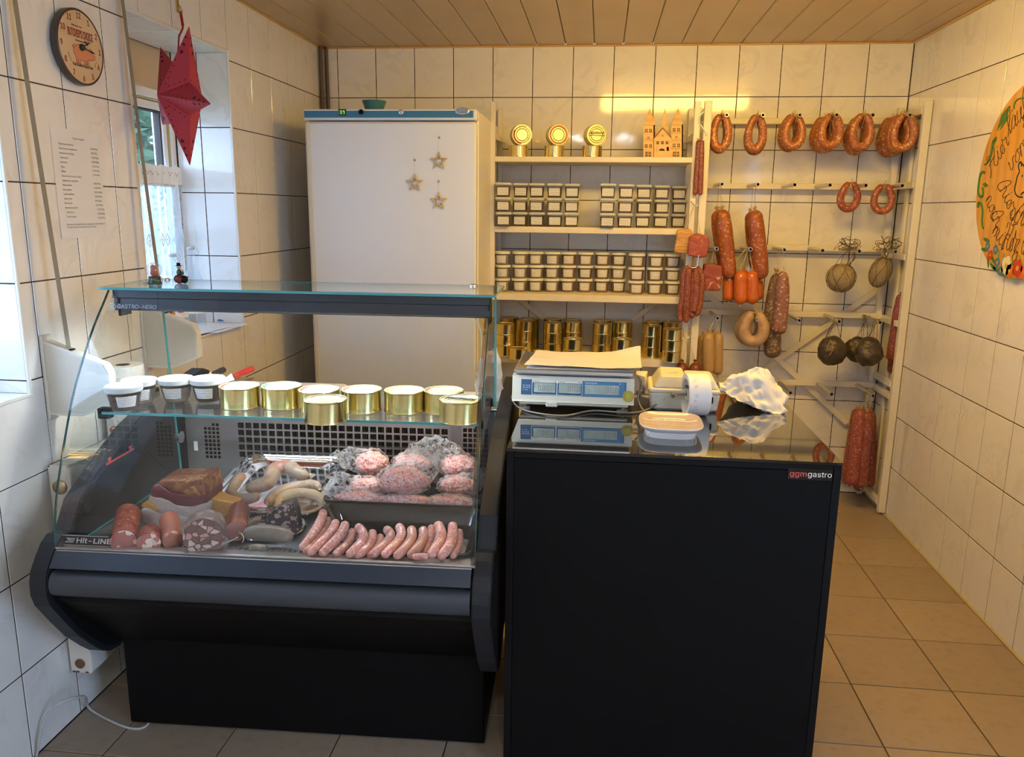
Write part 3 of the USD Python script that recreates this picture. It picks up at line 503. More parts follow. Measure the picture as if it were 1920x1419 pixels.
for p, q in (((1320, 545), (1588, 793)), ((1655, 537), (1375, 735))):
    P, Q = W(*p, 'y', -.03), W(*q, 'y', -.03); brace(rk, P[[0, 2]], Q[[0, 2]], .028, -.03 if p[0] < 1400 else -.024)
PEG = {0: [1.942, 2.105, 2.268, 2.430, 2.588, 2.748], 1: [1.941, 2.105, 2.272, 2.43, 2.589, 2.749], 2: [1.936, 2.094, 2.25, 2.424, 2.590, 2.752], 3: [1.962, 2.150, 2.346, 2.531, 2.718], 4: [1.96, 2.145, 2.335, 2.529, 2.723]}
for r, xs_ in PEG.items():
    for x in xs_:
        z = BZ[r]; a = np.linspace(0, 2 * np.pi, 14, endpoint=False); O_, I_ = .0092, .0068; ya, yb = -.05, -.315
        P = [[(x + rr * math.cos(t), y, z + rr * math.sin(t)) for rr, y in ((O_, ya), (O_, yb), (I_, yb), (I_, yb + .08))] for t in a]
        m = grid_mesh(P, closeu=True); m.invert() if m.volume < 0 else None
        p = part(rk, 'peg', m, 'zinc_tube', smooth=40); part(p, 'bore', cyl((x, yb + .078, z), (x, yb + .08, z), .0068, 12), 'dark_hole')

# ---------------------------------------------------------------- tubs on the shelves
def make_tub(name, kind, fill):
    t = thing(name, None, 'tub')
    if kind == 'square':
        b, tp, h, rr = .031, .0365, .058, .009
        body = hull([p for s, z in ((b, 0), (tp, h)) for p in rbox(-s, s, -s, s, z, z + .0005, rr).vertices]); lid = join([rbox(-.0395, .0395, -.0395, .0395, h - .002, h + .009, .011), rbox(-.034, .034, -.034, .034, h + .009, h + .0105, .009)])
        inner = hull([p for s, z in ((b - .0015, .002), (tp - .0028, h - .008)) for p in rbox(-s, s, -s, s, z, z + .0005, rr).vertices]); lab = [(-.027, .010), (.027, .046)]; fy = lambda z: -(b + (tp - b) * z / h) - .0006
        P = [(lab[i][0], fy(lab[j][1]), lab[j][1]) for i, j in ((0, 0), (1, 0), (1, 1), (0, 1))]; label = TM(P, [(0, 1, 2), (0, 2, 3)])
    else:
        h = .057; body = lathe([(.0001, 0), (.031, 0), (.033, .003), (.0375, h)], 28); lid = lathe([(.0395, h - .003), (.0412, h - .002), (.0412, h + .008), (.039, h + .0098), (.034, h + .0098), (.033, h + .0085), (.0001, h + .0085)], 28)
        inner = lathe([(.0001, .002), (.0315, .002), (.0362, h - .006), (.0001, h - .006)], 24); a = np.linspace(-.72, .72, 9)
        label = grid_mesh([[((.0332 + (.0375 - .0332) * (z - .003) / (h - .003) + .0006) * math.sin(t), -(.0332 + (.0375 - .0332) * (z - .003) / (h - .003) + .0006) * math.cos(t), z) for z in (.010, .047)] for t in a])
    part(t, 'cup', body, 'tub_clear', smooth=35); part(t, 'filling', inner, fill, smooth=35); part(t, 'lid', lid, 'lid_white' if kind == 'square' else 'lid_cream', smooth=30); part(t, 'label', label, 'label_print', label='white printed paper label')
    return t
def place_tubs(cols, kind, fills, board, rows, base_py, where, group, hstep):
    src = {}
    for ci, (px, by, fill) in enumerate(zip(cols, base_py, fills)):
        c = W(px, by, 'z', BT[board]); y = c[1] + (.031 if kind == 'square' else .0315); x = c[0]
        for r in range(rows):
            lay = ['bottom', 'middle', 'top'][r]; lb = '%s, %s one of the %s stack' % (where, lay, ORD[ci]); dx, dy = rng.uniform(-.0025, .0025, 2); rz = rng.uniform(-4, 4); loc = (x + dx, y + dy, BT[board] + r * hstep)
            if fill not in src:
                src[fill] = make_tub(kind + '_tub', kind, fill); p = stage.GetPrimAtPath(src[fill]); UsdGeom.Xformable(p).ClearXformOpOrder()
                for o in list(p.GetAttributes()):
                    if o.GetName().startswith('xformOp'): p.RemoveProperty(o.GetName())
                xf = UsdGeom.Xform(p); xf.AddTranslateOp().Set(Gf.Vec3d(*map(float, loc))); xf.AddRotateZOp().Set(float(rz)); tag(p, lb, 'tub', group)
            else: copy(src[fill], lb, loc, rz, group)
place_tubs([942.7, 974.4, 1006, 1039, 1070.6], 'square', ['filling_dark'] * 5, 1, 3, [424.3, 424.3, 424.8, 425.2, 425.5], 'square tub, left-hand block on the upper tub shelf', 'square tubs of dark sausage meat', .0687)
place_tubs([1137.4, 1170.8, 1205.2, 1238, 1270.8], 'square', ['filling_dark'] * 5, 1, 3, [427, 427, 427, 427, 427], 'square tub, right-hand block on the upper tub shelf', 'square tubs of dark sausage meat', .0687)
place_tubs([940.5, 973.3, 1002.8, 1033.5, 1064, 1095.4, 1127.5, 1158.2, 1192, 1227, 1260], 'round', ['filling_grey'] * 2 + ['filling_grey'] * 2 + ['filling_brown'] * 7, 2, 3, [546.8, 547, 547, 547.3, 547.5, 548, 548, 548.5, 552, 552.5, 553], 'round tub on the lower tub shelf', 'round tubs of sausage meat', .0667)

# ---------------------------------------------------------------- gold cans
def can_parts(t, r, h, decal=None):
    k = part(t, 'can_body', lathe([(.0001, .002), (r - .004, .002), (r - .003, 0), (r + .001, .001), (r + .001, .0035), (r, .005), (r, h - .005), (r + .001, h - .0035), (r + .001, h - .001), (r - .0005, h)], 40), 'can_gold', smooth=35)
    part(t, 'lid', lathe([(r - .0005, h), (r - .003, h), (r - .004, h - .003), (r * .80, h - .003), (r * .77, h - .0018), (r * .73, h - .003), (r * .62, h - .003), (r * .58, h - .0018), (r * .54, h - .003), (.0001, h - .003)], 40), 'can_gold' if decal is None else decal[0], smooth=25)
    if decal:
        ink, word, a0 = decal[1:4]
        if ink: part(t, 'colour_band', ext(Point(0, 0).buffer(r * .94, 24).difference(Point(0, 0).buffer(r * .80, 24)).intersection(Polygon([(0, 0)] + [(2 * r * math.cos(math.radians(a)), 2 * r * math.sin(math.radians(a))) for a in np.linspace(150, 265, 9)])), .0008, h - .0030), ink)
        if word: part(t, 'lettering', mv(arc_text(word, r * .17, r * .84, a0, -11.0, bold=True), (0, 0, h - .0028)), decal[4])
rc, hc = .0475, .0535
src = None
def can_at(loc, lb, group):
    global src
    if src is None: src = thing('gold_can', lb, 'can', loc, 0, group); can_parts(src, rc, hc)
    else: copy(src, lb, loc, rng.uniform(0, 360), group)
stacks = [(945, 668.5, 3), (983, 661, 3), (1034, 665, 3), (1072, 663, 3), (1127.5, 667, 3), (1165, 664, 3), (1220.5, 672, 3), (1260.5, 680.5, 3)]
for i, (px, py, n) in enumerate(stacks):
    c = W(px, py, 'z', BT[3]); c[1] += rc
    for k in range(n): can_at((c[0] + rng.uniform(-.0015, .0015), c[1], BT[3] + k * hc), 'gold can, %s one of the %s front stack on the lowest visible board' % (['bottom', 'middle', 'top'][k], ORD[i]), 'gold cans on the lowest visible board')
for i, (px, dx) in enumerate([(955, 0), (993, .0), (1035.6, 0), (1072, .004), (1129, 0), (1167, .004), (1224, 0), (1259, 0)]):
    c = W(px, 604, 'y', -.10)
    for k in range(3): can_at((c[0] + dx, -.085, BT[3] + k * hc), 'gold can, %s one of the %s back row stack, lowest visible board' % (['bottom', 'middle', 'top'][k], ORD[i]), 'gold cans on the lowest visible board')
can_at((W(974, 670, 'z', BT[3])[0], W(974, 674, 'z', BT[3])[1] + rc - .02, BT[3]), 'single low gold can standing in front of the first stacks', None)
for px, n, w in ((1072.5, 2, 'fourth'), (1165.5, 2, 'sixth')):
    c = W(px, 678, 'z', BT[3])
    for k in range(n): can_at((c[0], c[1] + rc, BT[3] + k * hc), 'gold can before the %s stack on the lowest visible board, %s one of two' % (w, ['lower', 'upper'][k]), 'gold cans on the lowest visible board')
for i, (px, fx, ink, word, wc) in enumerate([(970, 973.5, 'ink_red', 'Leberwurst', 'ink_black'), (1038, 1044, 'ink_orange', 'Bratwurst', 'ink_orange'), (1109.5, 1114.5, None, None, 'ink_black')]):
    c = W(px, 293, 'y', SF + .02); y = SF + .02 + rc
    can_at((c[0], y, BT[0]), 'upright gold can on the top board carrying the %s displayed can' % ['first', 'second', 'third'][i], None)
    t = thing('display_can', 'gold can lying on its side to show its lid, with ' + ['red print and dark letters', 'an orange ring', 'a handwritten dark word'][i], 'can', (c[0] + .012, y + .0, BT[0] + hc + .0005), 0, None)
    ax = np.array([.30, -.954, 0]); ex = np.array([.954, .30, 0]); R3 = np.stack([ex, np.array([0, 0, 1.]), ax], 1); r_, h_ = .0485, .058
    sub = UsdGeom.Xform.Define(stage, t + '/x'); stage.RemovePrim(t + '/x')
    def lay(m): return mv(m, np.array([0, 0, r_ + .001]) - ax * h_ * .5, R3)
    _part = part
    def part(p, nm, m, mt, **k): return _part(p, nm, lay(join(m)), mt, **k)
    can_parts(t, r_, h_, ('can_lid', ink, word, 165, wc))
    if i == 1: part(t, 'colour_ring', ext(Point(0, 0).buffer(r_ * .93, 24).difference(Point(0, 0).buffer(r_ * .80, 24)), .0007, h_ - .0030), 'ink_orange')
    if i == 2: part(t, 'handwriting', mv(text('Jagdwurst', .013, .0008, True, .3, True, .85), (0, .004, h_ - .002)), 'ink_black'); part(t, 'underline', bx(-.04, .04, -.004, -.0015, h_ - .002, h_ - .0012), 'ink_black')
    part = _part

# ---------------------------------------------------------------- laser-cut wooden town
CH = -.285
def cp(cx, cy): p = W(1190 + cx / 10.913, 180 + cy / 10.913, 'y', CH); return p[0], p[2]
ch0 = np.array(cp(575, 1240)); CHT = thing('wooden_town', 'cut plywood town with two pointed towers and fir trees on the top board', 'decoration', (ch0[0], CH, BT[0]))
def cpoly(pts): return Polygon([(cp(*p)[0] - ch0[0], cp(*p)[1] - ch0[1]) for p in pts])
def crect(a, b, c, d): return cpoly([(a, b), (c, b), (c, d), (a, d)])
def layer(par, nm, poly, y0, th, m='wood_ply'): return part(par, nm, fr(ext(poly, th), (0, y0 + th, 0), (1, 0, 0), (0, 0, 1), (0, -1, 0)), m)
for nm, x0, x1, sp, roof in (('left', 180, 385, (315, 215), (185, 430, 575)), ('right', 745, 965, (897, 195), (755, 1000, 560))):
    face = crect(x0, roof[2], x1, 1240); w = x1 - x0; holes = []
    wins = [(x0 + w * f, x0 + w * (f + .30), y, y + h) for y, h in ((roof[2] + 70, 80), (roof[2] + 385, 80)) for f in (.14, .56)] + [(x0 + w * f, x0 + w * (f + .28), 1110, 1225) for f in (.18, .5)]
    for a, b, c, d in wins:
        m = (b - a) * .08
        for u in (0, 1):
            for v in (0, 1): holes.append(crect(a + u * (b - a) / 2 + m, c + v * (d - c) / 2 + m, a + (u + 1) * (b - a) / 2 - m, c + (v + 1) * (d - c) / 2 - m))
    tw = layer(CHT, 'tower', face.difference(unary_union(holes)), 0, .004); part(tw, 'tower_box', fr(ext(crect(x0 + 6, roof[2], x1 + 30, 1240), .028), (0, .034, 0), (1, 0, 0), (0, 0, 1), (0, -1, 0)), 'wood_edge' if False else 'wood_burnt')
    s = cpoly([(x0, roof[2] + 20), (x1 + 35, roof[2] + 20), (x1 + 35, 1240), (x1, 1240), (x1, roof[2])]); part(tw, 'side_wall', fr(ext(crect(x1 + 2, roof[2], x1 + 32, 1240), .030), (0, .036, 0), (1, 0, 0), (0, 0, 1), (0, -1, 0)), 'wood_ply')
    cx, cy = (x0 + x1) / 2, roof[2] + 260; c = cp(cx, cy); rr = .0052
    layer(tw, 'ring_ornament', affinity.translate(Point(0, 0).buffer(rr).difference(Point(0, 0).buffer(rr * .62)), c[0] - ch0[0], c[1] - ch0[1]), -.0008, .0008, 'wood_burnt')
    for yy in (roof[2] + 165, roof[2] + 480): layer(tw, 'ledge', crect(x0 - 12, yy, x1 + 6, yy + 12), -.003, .003)
    tip, bl, br = cp(*sp), cp(roof[0], roof[2]), cp(roof[1], roof[2]); B_ = [np.array([q[0] - ch0[0], y, q[1] - ch0[1]]) for q, y in ((bl, -.004), (br, -.004), (br, .038), (bl, .038))]
    part(CHT, 'spire', hull(B_ + [np.array([tip[0] - ch0[0], .017, tip[1] - ch0[1]])]), 'wood_ply', label='pointed tower roof')
gable = cpoly([(395, 1240), (395, 850), (575, 650), (748, 840), (748, 1240)]); gh = [crect(a, 905, a + 48, 965) for a in (450, 545, 638)] + [crect(655, 1020, 700, 1100)]
arch = cpoly([(500, 1100)] + [(558 + 58 * math.cos(t), 1100 - 50 * math.sin(t)) for t in np.linspace(math.pi, 0, 10)])
fc = layer(CHT, 'town_hall', gable.difference(unary_union(gh)).difference(arch), -.002, .004); layer(fc, 'window_bars', unary_union([crect(a + 21, 905, a + 27, 965) for a in (450, 545, 638)] + [crect(a, 932, a + 48, 937) for a in (450, 545, 638)] + [crect(535, 1050, 540, 1100), crect(575, 1050, 580, 1100)]), -.001, .002)
layer(CHT, 'hall_back', cpoly([(395, 1240), (395, 860), (575, 660), (748, 850), (748, 1240)]), .02, .002, 'wood_burnt')
layer(fc, 'roof_edge', cpoly([(392, 862), (578, 650), (752, 850), (752, 815), (585, 622), (565, 622), (392, 828)]), -.004, .024, 'wood_edge')
c = cp(573, 795); layer(fc, 'clock', affinity.translate(Point(0, 0).buffer(.0040).difference(Point(0, 0).buffer(.0031)), c[0] - ch0[0], c[1] - ch0[1]), -.0026, .0006, 'wood_burnt'); layer(fc, 'clock_hand', crect(572, 765, 578, 800), -.0026, .0006, 'wood_burnt')
for lx, tops in ((460, (352, 435)), (705, (715, 700))): layer(fc, 'street_lamp', cpoly([(tops[0], 1225), (lx - 25, 1040), (lx + 25, 1000), (tops[1] - 55 if lx < 600 else 725, 1235)]) if False else crect(lx - 6, 1010, lx + 6, 1238), -.005, .002); c = cp(lx, 1025); layer(fc, 'lamp_head', affinity.translate(Point(0, 0).buffer(.0032), c[0] - ch0[0], c[1] - ch0[1]), -.005, .002)
def fir(cx, top, base, hw, y0, name='fir_tree'):
    pts = []; n = 4
    for s in (1, -1):
        seg = []
        for i in range(n): w = hw * (i + 1) / n; y1 = top + (base - top) * (i + 1) / n; seg += [(cx + s * w, y1), (cx + s * w * .55, y1 - 12)]
        pts.append([(cx, top)] + seg)
    return layer(CHT, name, cpoly(pts[0] + pts[1][::-1]).buffer(0), y0, .003)
fir(628, 205, 900, 165, .028); fir(400, 300, 800, 90, .04); fir(930, 330, 800, 120, .042)
for cx, cy in ((620, 355), (612, 540)): c = cp(cx, cy); layer(CHT, 'light_bulb', affinity.translate(Point(0, 0).buffer(.0022), c[0] - ch0[0], c[1] - ch0[1]), .026, .002, 'steel_dark')
R = np.random.default_rng(5)
for k in range(3): part(CHT, 'light_wire', tube(smooth_path([(.035 + R.uniform(0, .03), .01 + R.uniform(-.01, .02), R.uniform(.003, .06)) for _ in range(7)], 40), .0007, 5), 'string_dark')
part(CHT, 'light_wire', tube(smooth_path([(-.036, .01, .085), (-.046, .0, .08), (-.052, -.002, .083)], 12), .0007, 5), 'string_pale')
# ---------------------------------------------------------------- sausages and hams hanging on the rack
LOC = {}
def gt(name, label, cat, loc, group=None):
    p = thing(name, label, cat, loc, 0, group); LOC[p] = np.asarray(loc, float); return p
def gp(t, nm, m, mt, smooth=True, **k):
    root = '/'.join(t.split('/')[:3]); return part(t, nm, mv(join(m), -LOC[root]), mt, smooth=smooth, **k)
def depth_of(p): return (np.asarray(p) - CAM_C) @ CAM_R[2]
def rad(px_w, p): return px_w * depth_of(p) / CAM_F / 2
def ruffle(p, d, r, L, seed=0, n=8):
    """gathered end of a casing: a small crimped fan from p along d"""
    R = np.random.default_rng(seed); d = np.asarray(d, float) / np.linalg.norm(d); u = np.cross(d, [.3, 1, .2]); u /= np.linalg.norm(u); w = np.cross(d, u); out = []
    for k in range(n):
        a = 2 * np.pi * k / n; b = a + 2 * np.pi / n; e = lambda t, q: math.cos(t) * u * q + math.sin(t) * w * q
        q = p + d * L * R.uniform(.6, 1.1)
        out.append(hull([p + e(a, r * .35), p + e(b, r * .35), q + e(a, r * R.uniform(.6, 1.2)), q + e(b, r * R.uniform(.6, 1.2)), p - d * .002]))
    return join(out)
def ring_path(c, w, h, n=44, gap=6, tilt=0, rz=0, sag=0):
    """hanging ring (its ends meet at the top): centreline, width w, height h; c is the top"""
    a = np.radians(np.linspace(90 + gap, 450 - gap, n)); x = w / 2 * np.cos(a) * (1 - .18 * np.sin(a)); z = h / 2 * np.sin(a) - h / 2; y = .006 * np.sin(a * .5 + sag)
    p = np.stack([x, y, z], 1) @ rot3(tilt, 0, rz).T; return p + np.asarray(c)
def ring(px, py, wpx, hpx, y, tpx, mt, label, group, rz=0, tilt=0, seed=0, name='ring_sausage', string=True, hook=None):
    """px, py: picture centre of the ring, wpx, hpx: its outer size, tpx: thickness"""
    c = W(px, py, 'y', y); s = depth_of(c) / CAM_F; r = tpx * s / 2; w, h = wpx * s - 2 * r, hpx * s - 2 * r; top = c + [0, 0, h / 2]
    t = gt(name, label, 'sausage', top, group); P = ring_path(top, w, h, tilt=tilt, rz=rz, sag=seed)
    gp(t, 'casing', sausage(P, [r * .82, r, r * 1.03, r, r * .82], 14, 44, seed=seed, spline=False), mt)
    for q, d in ((P[0], P[0] - P[2]), (P[-1], P[-1] - P[-3])): gp(t, 'casing_end', ruffle(q + d * .2, d + [0, 0, .003], r * .4, .010, seed), 'knot', smooth=False)
    if string:
        a, b = P[0] + [0, -r * .9, r * .6], P[-1] + [0, -r * .9, r * .6]; R = np.random.default_rng(seed)
        gp(t, 'string', [tube(smooth_path([a, (a + b) / 2 + [0, -.004, .012], b], 10), .0009, 5), tube(smooth_path([b, b + [-.006, -.012, -.03], b + [-.022 + R.uniform(-.01, .02), -.014, -.075 + R.uniform(-.02, .02)]], 12), .0009, 5)], 'string')
    return t
def rings_on(peg, row, n, front, wpx, hpx, tpx, mt, y0, dy, seed0, who):
    px, py = front; f = W(px, py, 'y', y0)
    for k in range(n):
        y = y0 + k * dy; q = CAM_R @ (np.array([f[0] + rng.uniform(-.004, .004), y, f[2] + rng.uniform(-.010, .003) - .002 * k]) - CAM_C); px2, py2 = 960 + CAM_F * q[0] / q[2], 709.5 + CAM_F * q[1] / q[2]
        if n == 1: wh = 'the only ring on the %s peg' % ORD[peg]
        else: wh = '%s from the front on the %s peg' % (ORD[k], ORD[peg])
        ring(px2, py2, wpx * (1 - .012 * k), hpx * (1 + .01 * k), y, tpx, mt, 'smoked ring sausage, %s of the %s row' % (wh, row), None, rz=rng.uniform(-10, 10) - 4, tilt=rng.uniform(-4, 4), seed=seed0 + k)
for i, (n, fc, w, h) in enumerate([(2, (1352.5, 247.5), 41, 75), (2, (1419, 248), 42, 74), (3, (1488, 243.5), 44, 68), (4, (1557, 244.5), 47, 69), (3, (1616, 245), 46, 72), (5, (1694, 243), 48, 74)]):
    rings_on(i, 'top', n, fc, w, h, 15.0, 'ring_sausage', -.272, .043, 20 + 10 * i, i)
for i, fc in ((4, (1594.5, 369)), (5, (1656.5, 370))): rings_on(i, 'second', 1, fc, 43.5, 60, 13.5, 'ring_sausage_red', -.19, .03, 90 + i, i)

def stick(name, label, top, bot, y, wpx, mt, group=None, bend=0, seed=0, knots=True, string_to=None, taper=(.86, 1, 1.02, 1, .9), tie='knot', end='casing_end', cat='sausage', wob=.035, ylean=0, sm='string', rend=.9):
    a, b = W(*top, 'y', y), W(*bot, 'y', y + ylean); r = rad(wpx, (a + b) / 2); mid = (a + b) / 2 + np.array([bend, 0, 0])
    t = gt(name, label, cat, b, group); gp(t, 'casing', sausage([a, mid, b], [r * k for k in taper], 16, 40, seed=seed, wob=wob, end=rend), mt)
    d = (a - b) / np.linalg.norm(a - b)
    if knots: gp(t, 'casing_end', ruffle(a - d * .003, d, r * .30, r * .6, seed), tie, smooth=False); gp(t, 'casing_end', ruffle(b + d * .002, -d, r * .22, r * .32, seed + 1), end, smooth=False)
    if string_to is not None:
        e = np.asarray(string_to, float); R = np.random.default_rng(seed + 5)
        gp(t, 'string', [tube(smooth_path([a + d * .004 + [R.uniform(-.004, .004), 0, 0], (a + e) / 2 + [R.uniform(-.003, .003), .003, 0], e + [R.uniform(-.006, .006), 0, .0095]], 10), .0009, 5) for _ in range(2)] + [tube(r * .36 * np.stack([np.cos(np.linspace(0, 6.28, 12)), np.sin(np.linspace(0, 6.28, 12)), 0 * np.linspace(0, 1, 12)], 1) + a + d * .002, .0012, 5)], sm)
    return t
def peg(row, i, y=-.25): return np.array([PEG[row][i], y, BZ[row]])
# big smoked salamis, second row, first and second peg
stick('salami', 'thick red-brown smoked salami on the first peg, the rear one of two', (1345, 394), (1362, 516), -.20, 29, 'salami_orange', seed=1, string_to=peg(1, 0, -.20))
stick('salami', 'thick red-brown smoked salami on the first peg, the front one of two', (1354, 393), (1368, 522), -.27, 29.5, 'salami_orange', seed=2, string_to=peg(1, 0, -.26))
stick('salami', 'thick orange-red smoked salami on the second peg, the rear one of two', (1407, 397), (1420, 515), -.19, 26, 'salami_orange', seed=3, string_to=peg(1, 1, -.19))
stick('salami', 'thick orange-red smoked salami on the second peg, the front one of two', (1415, 394), (1428.5, 523), -.27, 30, 'salami_orange', seed=4, string_to=peg(1, 1, -.26))
# bunch of orange scalded sausages, third row, second peg
for k, (a, b, y, w, wh) in enumerate([((1366, 512), (1366.5, 565), -.235, 23, 'far left of the bunch'), ((1419, 512), (1421, 563), -.225, 22, 'far right of the bunch'), ((1394, 505), (1395, 566), -.21, 22, 'behind in the middle'), ((1389, 507), (1388.5, 570.5), -.285, 25, 'left one in front'), ((1409.5, 507), (1411, 570), -.28, 24, 'right one in front')]):
    t = stick('orange_sausage', 'smooth orange sausage hanging by strings, %s' % wh, a, b, y, w, 'orange_skin', seed=30 + k, wob=.015, string_to=None, taper=(.8, 1, 1, 1.02, .95)); A = W(*a, 'y', y); e = peg(2, 1, -.26) + [.004 * (k - 2), 0, .009]
    R = np.random.default_rng(k); gp(t, 'string', [tube(smooth_path([A + [R.uniform(-.012, .012), 0, 0], (A + e) / 2 + [R.uniform(-.006, .006), 0, 0], e], 8), .0010, 5) for _ in range(4)], 'string')
# cured pieces on hooks
def slab(name, label, pts, y, th, mt, seed, rnd=.006, cat='ham', side=None):
    P = [W(*p, 'y', y) for p in pts]; c = np.mean(P, 0); t = gt(name, label, cat, c)
    poly = Polygon([(p[0], p[2]) for p in P]).buffer(-rnd).buffer(rnd, 4); pc = np.array(poly.exterior.coords)[:-1]; n = 60
    ls = poly.exterior; q = [ls.interpolate(i / n, normalized=True) for i in range(n)]; q = np.array([(g.x, g.y) for g in q]); cc = q.mean(0); rings = []
    for f, yy in ((.02, 0), (.5, -.0), (.86, 0.0), (.96, .06), (1, .16), (1.01, .5), (1, .84), (.95, .95), (.86, 1), (.4, 1), (.02, 1)): rings.append([(cc[0] + (a - cc[0]) * f, y + th * yy, cc[1] + (b - cc[1]) * f) for a, b in q])
    m = grid_mesh(rings, closev=True); v = m.vertices; v = v + (meshkit.fbm(v * 40 + seed, 3, seed)[:, None] - .5) * .008; m = TM(v, m.faces)
    if m.volume < 0: m.invert()
    gp(t, 'meat', m, mt); return t
bp = slab('bacon_piece', 'golden smoked bacon piece hanging beside the shelf, left of the red ham', [(1271, 431), (1292, 428), (1303, 440), (1298, 455), (1301, 474), (1283, 476), (1264, 473), (1267, 452)], -.36, .035, 'bacon_fat', 1)
h1_ = slab('ham_piece', 'dark red smoked ham piece hanging in front of the bacon piece', [(1294, 443), (1310, 437), (1328, 443), (1331, 456), (1325, 482), (1308, 483), (1291, 478), (1291, 460)], -.40, .04, 'ham_red', 2)
h2_ = slab('ham_piece', 'red smoked ham piece with white fat veins beside the thin sausages', [(1320, 496), (1337, 494), (1355, 499), (1354, 522), (1351, 544), (1335, 546), (1318, 545), (1317, 520)], -.30, .045, 'ham_veined', 3)
R = np.random.default_rng(3); A = W(1336, 496, 'y', -.28); e = peg(2, 0, -.28) + [0, 0, .009]
gp(h2_, 'string', [tube(smooth_path([A + [R.uniform(-.02, .02), 0, -.002], (A + e) / 2 + [R.uniform(-.012, .012), 0, 0], e + [R.uniform(-.01, .01), 0, 0]], 8), .0011, 5) for _ in range(5)], 'string')
def hook(label, pts, y, r=.0022, m='chrome'):
    P = [W(*p, 'y', y) for p in pts]; t = gt('meat_hook', label, 'hook', P[0]); gp(t, 'wire', tube(smooth_path(P, 40), r, 8), m); return t
hook('chrome hook hanging at the top between the two white posts', [(1321, 209), (1313, 217), (1312, 228), (1318, 240), (1325, 252), (1322, 260), (1312, 263), (1307, 257)], -.335)
hook('chrome hook under the thin pair of salamis', [(1312, 366), (1311, 378), (1306, 386), (1299, 382), (1295, 377)], -.345)
hook('chrome hook above the bunch of thin curly sausages', [(1311, 478), (1309, 490), (1306, 500), (1298, 502), (1292, 497)], -.41)
hook('chrome hook below the bunch of thin curly sausages', [(1295, 590), (1296, 622), (1293, 632), (1286, 633), (1283, 624)], -.345)
for t, a, b in ((bp, (1285, 430), (1301, 386)), (h1_, (1310, 439), (1305, 386))):
    A, B = W(*a, 'y', -.36), W(*b, 'y', -.345); gp(t, 'string', [tube([A + [d, 0, 0], B], .001, 5) for d in (-.008, .006)], 'string')
stick('thin_salami', 'long thin speckled salami by the white posts, left strand of the pair', (1311, 262), (1303.5, 366), -.345, 10.5, 'salami_thin', seed=5, taper=(.95, 1, 1, 1, .9), wob=.06, end='knot')
stick('thin_salami', 'long thin speckled salami by the white posts, right strand of the pair', (1315.5, 262), (1313, 366), -.352, 10.5, 'salami_thin', seed=6, taper=(.95, 1, 1, 1, .9), wob=.06, end='knot')
for k, (pts, wh) in enumerate([([(1296, 500), (1286, 507), (1281, 540), (1277, 575), (1275, 590), (1279, 603)], 'far left'), ([(1292, 502), (1290, 520), (1288, 560), (1286, 590), (1287, 605)], 'second from the left'), ([(1300, 499), (1299, 530), (1296, 570), (1295, 588), (1302, 594)], 'in the middle'), ([(1304, 500), (1306, 530), (1303, 565), (1299, 586)], 'second from the right'), ([(1304, 503), (1313, 510), (1315, 540), (1311, 575), (1303, 592)], 'far right')]):
    y = -.375 - .012 * (k % 2); P = [W(*p, 'y', y) for p in pts]; t = gt('curly_sausage', 'thin dark peppered sausage in the folded bunch at the posts, %s' % wh, 'sausage', P[-1]); gp(t, 'casing', sausage(P, rad(12.5, P[0]), 12, 40, seed=60 + k, wob=.08), 'salami_thin')
for k, (a, b, wh) in enumerate([((1279.5, 679), (1277, 742), 'left one with a dark crimped tip'), ((1303.5, 679), (1305.5, 742), 'right one behind the paper roll')]):
    t = stick('brown_sausage', 'smooth dark brown sausage hanging behind the printer, %s' % wh, a, b, -.345, 25.5, 'brown_skin', seed=70 + k, wob=.01, string_to=W(1290, 632, 'y', -.345), taper=(.75, 1, 1.02, 1.02, 1), tie='brown_skin', sm='string_pale')
for k, (a, b, y, w, wh) in enumerate([((1318, 627), (1317, 697), -.22, 22, 'rear left one'), ((1337, 622), (1336, 690), -.205, 21, 'rear middle one'), ((1328.5, 623), (1328, 702), -.285, 23, 'left one in front'), ((1347, 624), (1345.5, 702.5), -.275, 19, 'right one in front')]):
    t = stick('liver_sausage', 'matt beige sausage on the fourth row, first peg, %s' % wh, a, b, y, w, 'beige_skin', seed=80 + k, wob=.012, taper=(.85, 1, 1, 1, .95)); A = W(*a, 'y', y); e = peg(3, 0, -.26) + [-.01 + .006 * k, 0, .009]
    R = np.random.default_rng(k + 9); gp(t, 'string', [tube(smooth_path([A + [R.uniform(-.008, .008), 0, 0], (A + e) / 2, e], 8), .0009, 5) for _ in range(3)], 'string_pale'); B_ = W(*b, 'y', y); gp(t, 'string', [tube([B_ + [R.uniform(-.008, .008), 0, .002], B_ + [R.uniform(-.02, .02), 0, -.03]], .0007, 4) for _ in range(2)], 'string_dark')
ring(1414, 614, 56, 74, -.285, 21.5, 'pale_ring', 'thick pale ring sausage, the front one on the fourth row', None, rz=-14, seed=101, name='pale_ring_sausage'); ring(1410, 613, 57, 74, -.23, 21, 'pale_ring', 'thick pale ring sausage, the middle one of three on the fourth row', None, rz=-18, seed=102, name='pale_ring_sausage'); ring(1407, 612, 57, 73, -.175, 20.5, 'pale_ring', 'thick pale ring sausage, the rear one of three on the fourth row', None, rz=-16, seed=103, name='pale_ring_sausage')
t = stick('mould_salami', 'long grey salami with a pale mouldy lower end, the rear one of two', (1456, 512), (1449, 671), -.225, 33, 'salami_mould', seed=110, bend=-.012, string_to=peg(2, 2, -.225), taper=(.55, .8, .95, 1, .95), end='string_pale', sm='string_pale')
